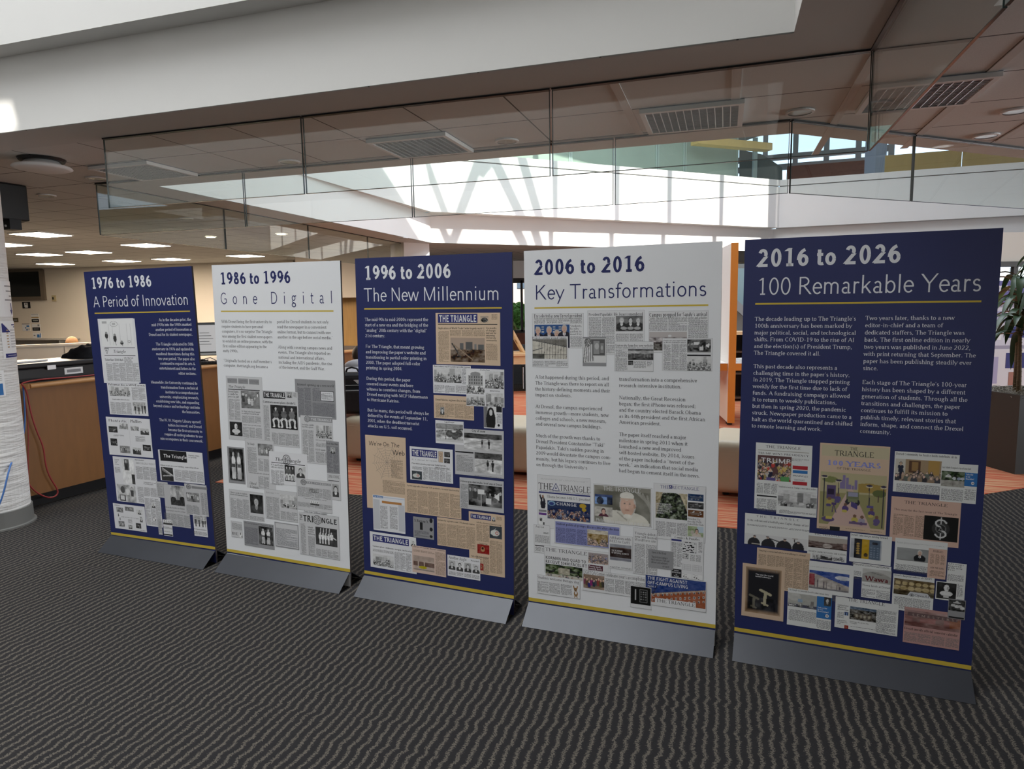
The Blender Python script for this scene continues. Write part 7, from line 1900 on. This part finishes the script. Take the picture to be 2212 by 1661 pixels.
class Sheet:
    """print laid on a board: u right, v up in millimetres, w towards the reader"""
    def __init__(s, R): s.R = R
    def P(s, u, v, w): return s.R @ Vector((u / 1000.0 - PW / 2, -w / 1000.0, v / 1000.0))
    def rect(s, mb, u0, v0, u1, v1, w, m): mb.poly([s.P(u0, v0, w), s.P(u1, v0, w), s.P(u1, v1, w), s.P(u0, v1, w)], m)
    def many(s, mb, VF, w, m, k=0.0): mb.mesh([s.P(x, y, w + z * k) for x, y, z in VF[0]], VF[1], m)
    def frame(s, mb, u0, v0, u1, v1, w, t, m):
        for a in ((u0, v0, u1, v0 + t), (u0, v1 - t, u1, v1), (u0, v0, u0 + t, v1), (u1 - t, v0, u1, v1)): s.rect(mb, *a, w, m)
    def line(s, mb, a, b, t, w, m):
        dx, dy = b[0] - a[0], b[1] - a[1]; l = math.hypot(dx, dy) or 1; nx, ny = -dy / l * t / 2, dx / l * t / 2
        mb.poly([s.P(a[0] - nx, a[1] - ny, w), s.P(a[0] + nx, a[1] + ny, w), s.P(b[0] + nx, b[1] + ny, w), s.P(b[0] - nx, b[1] - ny, w)][::-1], m)
    def disc(s, mb, c, rx, ry, w, m, n=20, r0=0.0):
        for i in range(n):
            t0, t1 = 2 * math.pi * i / n, 2 * math.pi * (i + 1) / n
            f = lambda t, k: s.P(c[0] + rx * k * math.cos(t), c[1] + ry * k * math.sin(t), w)
            if r0: mb.poly([f(t0, r0), f(t0, 1), f(t1, 1), f(t1, r0)], m)
            else: mb.poly([s.P(c[0], c[1], w), f(t0, 1), f(t1, 1)], m)

def columns(sh, mb, rng, u0, v0, u1, v1, n, w, m, ital=False):
    """set body type of a clipping: rows of small word marks"""
    gap = 4.0; cw = (u1 - u0 - gap * (n - 1)) / n; pitch = 3.9
    for c in range(n):
        x0 = u0 + c * (cw + gap); y = v1 - 1.2; first = rng.random() < .5
        if n > 1 and c: sh.rect(mb, x0 - gap / 2 - .25, v0, x0 - gap / 2 + .25, v1, w, m) if rng.random() < .25 else None
        while y - 2.2 > v0:
            x = x0 + (4 if rng.random() < .12 else 0); end = x0 + cw
            if rng.random() < .11: end = x0 + cw * rng.uniform(.25, .8)
            while x < end - 1.5:
                l = min(rng.uniform(4, 14), end - x); h = rng.uniform(1.5, 2.2)
                sh.rect(mb, x, y - h, x + l, y, w, m); x += l + rng.uniform(1.3, 2.4)
            y -= pitch
def emblem(sh, mb, kind, u0, v0, u1, v1, w, rng, pm):
    cx, cy, rx, ry = (u0 + u1) / 2, (v0 + v1) / 2, (u1 - u0) / 2, (v1 - v0) / 2; K = INK['ink']
    if kind in ('tri', 'tri2'):
        up = 1 if kind == 'tri2' else -1; a = [(cx - rx, cy - up * ry), (cx + rx, cy - up * ry), (cx, cy + up * ry)]; m = INK['navy'] if kind == 'tri2' else K
        for i in range(3): sh.line(mb, a[i], a[(i + 1) % 3], max(1.2, rx * .16), w, m)
        sh.line(mb, (cx - rx * .3, cy - up * ry * .35), (cx + rx * .3, cy - up * ry * .35), 3, w, m); sh.line(mb, (cx, cy - up * ry * .6), (cx, cy + up * ry * .1), 3, w, m)
    elif kind == 'seal':
        sh.disc(mb, (cx, cy), rx, ry, w, pm); sh.disc(mb, (cx, cy), rx, ry, w + .0003, K, 24, .88); sh.disc(mb, (cx, cy), rx * .68, ry * .68, w + .0003, INK['gray'], 20, .85)
        for i in range(6): t = i * math.pi / 3; sh.line(mb, (cx, cy), (cx + rx * .62 * math.cos(t), cy + ry * .62 * math.sin(t)), 3.0, w + .0005, K)
        for i in range(16): t = i * math.pi / 8; sh.disc(mb, (cx + rx * .78 * math.cos(t), cy + ry * .78 * math.sin(t)), 1.6, 1.6, w + .0005, K, 6)
        sh.disc(mb, (cx, cy), rx * .2, ry * .2, w + .0006, pm, 10)
    elif kind == 'dot': sh.disc(mb, (cx, cy), rx, ry, w, K, 14)
    elif kind == 'badge':
        sh.rect(mb, u0, v0, u1, v1, w, INK['ink']); sh.rect(mb, u0 + 1, v0 + 1, u1 - 1, v1 - 1, w + .0003, INK['tan']); sh.disc(mb, (cx, cy + ry * .4), rx * .6, ry * .35, w + .0005, K, 14, .8); sh.line(mb, (cx, cy), (cx, v0 + 3), 2, w + .0005, K); sh.disc(mb, (cx, cy + ry * .4), 2, 2, w + .0006, K, 8)
    elif kind == 'web':
        c = (cx + rx * .05, cy + ry * .35); n = 12; R = []
        for i in range(n):
            t = 2 * math.pi * i / n + .13; k = rng.uniform(.75, 1.0); R.append((t, k)); sh.line(mb, c, (c[0] + rx * k * math.cos(t), c[1] + ry * k * math.sin(t)), .9, w, INK['bardark'])
        for q in (.14, .27, .41, .56, .72, .88):
            for i in range(n):
                (t0, k0), (t1, k1) = R[i], R[(i + 1) % n]; f = lambda t, k: (c[0] + rx * k * q * math.cos(t), c[1] + ry * k * q * math.sin(t)); a, b = f(t0, k0), f(t1, k1)
                mid = ((a[0] + b[0]) / 2 * .93 + c[0] * .07, (a[1] + b[1]) / 2 * .93 + c[1] * .07); sh.line(mb, a, mid, .8, w, INK['bardark']); sh.line(mb, mid, b, .8, w, INK['bardark'])
    elif kind == 'crossword':
        n = 13; sh.frame(mb, u0, v0, u1, v1, w, .6, K)
        for i in range(1, n): sh.rect(mb, u0 + 2 * rx * i / n - .12, v0, u0 + 2 * rx * i / n + .12, v1, w, INK['gray']); sh.rect(mb, u0, v0 + 2 * ry * i / n - .12, u1, v0 + 2 * ry * i / n + .12, w, INK['gray'])
        for i in range(n * n):
            if rng.random() < .17: x, y = u0 + 2 * rx * (i % n) / n, v0 + 2 * ry * (i // n) / n; sh.rect(mb, x, y, x + 2 * rx / n * rng.choice((1, 1, 2, 3)) if i % n < n - 3 else x + 2 * rx / n, y + 2 * ry / n, w + .0002, K)
    elif kind == 'grid':
        for g in (0, 1):
            a, b = u0 + g * rx * 1.08, u0 + g * rx * 1.08 + rx * .9
            for i in range(10): t = .7 if i % 3 == 0 else .25; sh.rect(mb, a + (b - a) * i / 9 - t / 2, v0, a + (b - a) * i / 9 + t / 2, v1, w, INK['gray']); sh.rect(mb, a, v0 + 2 * ry * i / 9 - t / 2, b, v0 + 2 * ry * i / 9 + t / 2, w, INK['gray'])
    elif kind == 'dog':
        b = mat('print_dog', (0.30, 0.17, 0.07), .6); d = mat('print_dog_dark', (0.12, 0.07, 0.035), .6)
        sh.disc(mb, (cx, cy - ry * .3), rx * .62, ry * .48, w, b); sh.disc(mb, (cx - rx * .1, cy + ry * .38), rx * .48, ry * .3, w + .0002, b)
        for q in (-1, 1): sh.line(mb, (cx - rx * .1 + q * rx * .38, cy + ry * .5), (cx - rx * .1 + q * rx * .62, cy + ry * .98), rx * .34, w + .0003, b); sh.line(mb, (cx + q * rx * .3, cy - ry * .5), (cx + q * rx * .36, v0), rx * .24, w + .0003, b); sh.disc(mb, (cx - rx * .1 + q * rx * .2, cy + ry * .45), 1.6, 1.6, w + .0006, K, 8)
        sh.disc(mb, (cx - rx * .1, cy + ry * .22), rx * .2, ry * .12, w + .0005, d, 10); sh.disc(mb, (cx, cy - ry * .15), rx * .28, ry * .25, w + .0004, INK['paper'], 12)
    elif kind == 'bluesq': sh.rect(mb, u0, v0, u1, v1, w, INK['navy']); sh.line(mb, (u0 + 3, v0 + 3), (cx, v1 - 3), 2, w + .0004, INK['paper']); sh.line(mb, (cx, v1 - 3), (u1 - 3, v0 + 3), 2, w + .0004, INK['paper'])
    elif kind == 'mail':
        sh.disc(mb, (cx + rx * .2, cy), rx * .8, ry, w + .0003, INK['white'], 18); sh.frame(mb, cx - rx * .2, cy - ry * .4, cx + rx * .65, cy + ry * .4, w + .0005, 1.2, K); sh.line(mb, (cx - rx * .2, cy + ry * .4), (cx + rx * .22, cy - ry * .05), 1.2, w + .0005, K); sh.line(mb, (cx + rx * .65, cy + ry * .4), (cx + rx * .22, cy - ry * .05), 1.2, w + .0005, K); sh.line(mb, (u0, cy), (cx - rx * .4, cy), 2, w + .0005, K)
    elif kind == 'plaque': mb.poly([sh.P(u0 - 2, v0, w), sh.P(u1, v0, w), sh.P(u1 - 14, v1, w), sh.P(u0 + 8, v1, w)], INK['palegray'])
    elif kind == 'knot':
        for i in range(6): t = i * math.pi / 3; sh.disc(mb, (cx + rx * .45 * math.cos(t), cy + ry * .45 * math.sin(t)), rx * .52, ry * .52, w + .003 + i * .0005, K, 14, .8)

def build_panel(n):
    x, y, a, tilt, roll, navy, t1, t2, label = PANELS[n]
    root = thing('display_stand', label, 'display panel', (x, y, 0), math.radians(a), 'anniversary display panels standing in a row')
    R = Matrix.Rotation(-math.radians(tilt), 4, 'X') @ Matrix.Rotation(-math.radians(roll), 4, 'Y')
    sh = Sheet(R); rng = random.Random(n)
    face = NAVY if navy else PWHITE
    mb = MB(); x0, x1 = -PW / 2, PW / 2
    vs = [R @ Vector(p) for p in ((x0, 0, 0.004), (x1, 0, 0.004), (x1, PT, 0.004), (x0, PT, 0.004), (x0, 0, PH), (x1, 0, PH), (x1, PT, PH), (x0, PT, PH))]
    mb.mesh(vs, [(0, 1, 5, 4)], face); mb.mesh(vs, [(3, 2, 1, 0), (4, 5, 6, 7), (1, 2, 6, 5), (2, 3, 7, 6), (3, 0, 4, 7)], BOARDE)
    mb.build('board', root)
    st = MB(); sh.rect(st, 0, 89, 906, 107, .12, GOLD); st.build('gold_stripe', root)['label'] = 'gold stripe along the foot of the board'
    if not navy: st = MB(); sh.rect(st, 0, 80, 906, 89, .12, NAVY); st.build('navy_stripe', root)
    for side in (-1, 1):                                             # folded sheet skirt, front and rear, a tent on the carpet
        yb = 0.0 if side < 0 else PT; q = MB(); t = 0.003
        p = [(yb + side * 0.001, HS), (yb + side * DS, 0.002), (yb + side * (DS + t), 0.002), (yb + side * (0.001 + t), HS + t)]
        w2 = PW / 2 - 0.001
        vs = [(-w2, a_, b_) for a_, b_ in p] + [(w2, a_, b_) for a_, b_ in p]
        q.mesh(vs, [(0, 1, 2, 3), (7, 6, 5, 4), (0, 4, 5, 1), (1, 5, 6, 2), (2, 6, 7, 3), (3, 7, 4, 0)], SKIRT)
        q.build('skirt', root)['label'] = 'satin grey folded skirt at the %s of the board' % ('front' if side < 0 else 'back')
    ink = LETW if navy else LETN
    order = 0; clip = None; ctx = {}
    def flush():
        if not ctx: return
        o = ctx['mb'].build('newspaper_clipping', root); o['label'] = ctx['label']
        for im in ctx['photos']: im(o)
        ctx.clear()
    for cmd, (u0, v0, u1, v1), rest in PRINTS[n]:
        if v1 - v0 < 3.5: m_ = (v0 + v1) / 2; v0, v1 = m_ - 1.8, m_ + 1.8
        if u1 - u0 < 2: m_ = (u0 + u1) / 2; u0, u1 = m_ - .8, m_ + .8
        if cmd in ('title', 'sub'):
            q = MB(); pen = 'heavytitle' if cmd == 'title' else 'lighttitle'
            sh.many(q, fit_text(rest, pen, u0, v0, u1, v1, 30, 1.22 if cmd == 'title' else (0.80 if n == 2 else 1.12)), .25, ink, 1.0); q.build('title_lettering' if cmd == 'title' else 'heading_lettering', root); continue
        if cmd == 'rule': q = MB(); c = (v0 + v1) / 2; sh.rect(q, u0, c - 3.6, u1, c + 3.6, .2, GOLD); q.build('gold_rule', root); continue
        if cmd == 'C':
            flush(); order += 1; pk, lab = rest.split(' ', 1); w = 0.08 + order * 0.06; el = [0]
            ctx.update(mb=MB(), label=lab, photos=[], w=w, paper=pk)
            sh.rect(ctx['mb'], u0, v0, u1, v1, w, INK[pk])
            if pk.startswith('news'): sh.frame(ctx['mb'], u0, v0, u1, v1, w + .008, 1.0 if pk != 'newslight' else .8, INK['gray'])
            continue
        el[0] += 1; w = ctx['w'] + .010 + .0025 * min(18, el[0]); B = ctx['mb']; pk = ctx['paper']
        if cmd == 'F': sh.rect(B, u0, v0, u1, v1, w, INK[rest])
        elif cmd == 'H':
            sty, txt = rest.split(' ', 1); pen, col = STYLE[sty]
            if n == 2 and sty == 'l': pen = 'heavy'
            ls = txt.split('/'); k = len(ls); hh = (v1 - v0) / (k + (k - 1) * 0.32)
            wmax = max(twidth(t, pen) for t in ls)
            if k == 1 and hh < 7: c = (v0 + v1) / 2; hh = 7.0 if (u1 - u0) < 200 else 8.5; v1 = c + hh / 2
            for i, t in enumerate(ls):
                b = v1 - hh - i * hh * 1.32; frac = twidth(t, pen) / wmax
                off = (u1 - u0) * (1 - frac) / 2 if sty in 'wB' and k > 1 and n == 4 and 'follow' in txt else 0
                sh.many(B, fit_text(t, pen, u0 + off, b, u0 + off + (u1 - u0) * frac, b + hh, 8), w, INK[col])
        elif cmd == 'V':
            sty, txt = rest.split(' ', 1); pen, col = STYLE[sty]; V, F = fit_text(txt, pen, 0, 0, v1 - v0, u1 - u0, 8, 2.0)
            sh.many(B, ([(u1 - b_, v0 + a_, z_) for a_, b_, z_ in V], F), w, INK[col])
        elif cmd == 'T':
            k = rest.split(); m = INK['bartan'] if pk in ('tan', 'tandim', 'pinktan', 'pinkdim') else INK['bar'] if pk != 'newsdark' else INK['bardark']
            if n == 4 and 'lavender' in ctx['label']: m = INK['periink']
            columns(sh, B, rng, u0, v0, u1, v1, int(k[0]), w, m)
        elif cmd == 'G': emblem(sh, B, rest, u0, v0, u1, v1, w, rng, INK[pk])
        elif cmd == 'I':
            kind, seed = rest.split(); wp = w
            def mk(o, kind=kind, seed=int(seed), u0=u0, v0=v0, u1=u1, v1=v1, wp=wp):
                nx = int(min(150, max(14, (u1 - u0) / 2.0))); ny = int(min(150, max(14, (v1 - v0) / 2.0)))
                a = photo(kind, seed, nx, ny, (u1 - u0) / max(1.0, v1 - v0))
                uu = np.linspace(u0, u1, nx); vv = np.linspace(v0, v1, ny); Rm = np.array(R)[:3, :3]
                U_, V_ = np.meshgrid(uu, vv); L = np.stack([U_ / 1000 - PW / 2, np.full_like(U_, -wp / 1000), V_ / 1000], -1).reshape(-1, 3) @ Rm.T
                idx = np.arange(nx * ny).reshape(ny, nx); q = np.stack([idx[:-1, :-1], idx[:-1, 1:], idx[1:, 1:], idx[1:, :-1]], -1).reshape(-1, 4)
                me = bpy.data.meshes.new('photograph'); me.from_pydata(L.tolist(), [], q.tolist()); me.materials.append(PHOTO)
                ca = me.color_attributes.new('Col', 'FLOAT_COLOR', 'POINT'); ca.data.foreach_set('color', np.concatenate([a.reshape(-1, 3), np.ones((nx * ny, 1))], 1).astype(np.float32).ravel())
                ob = bpy.data.objects.new('photograph', me); COL.objects.link(ob); ob.parent = o
            ctx['photos'].append(mk)
    flush()
    for left, right, top, ref, rw, text in BODY[n]:                  # running text, one mesh per column
        q = MB(); sy = (17.0 if n == 1 else 16.6) / 700; sx = rw / (twidth(ref, 'roman') - 90)
        for i, t in enumerate(text.split('\n')):
            if not t: continue
            xx = left - 45 * sx if left is not None else right - (twidth(t, 'roman') - 45) * sx - (24 - i) * 0.6
            sh.many(q, letters(t, 'roman', xx, top - i * (29.67 if n == 1 else 28.75), sx, sy, 12), .25, LETW if navy else LETK, 1.0)
        q.build('text_column', root)
PEN['heavytitle'] = (138, 118, 0, 112, 0); PEN['lighttitle'] = (66, 58, 0, 58, 0)
for _n in PANELS: build_panel(_n)
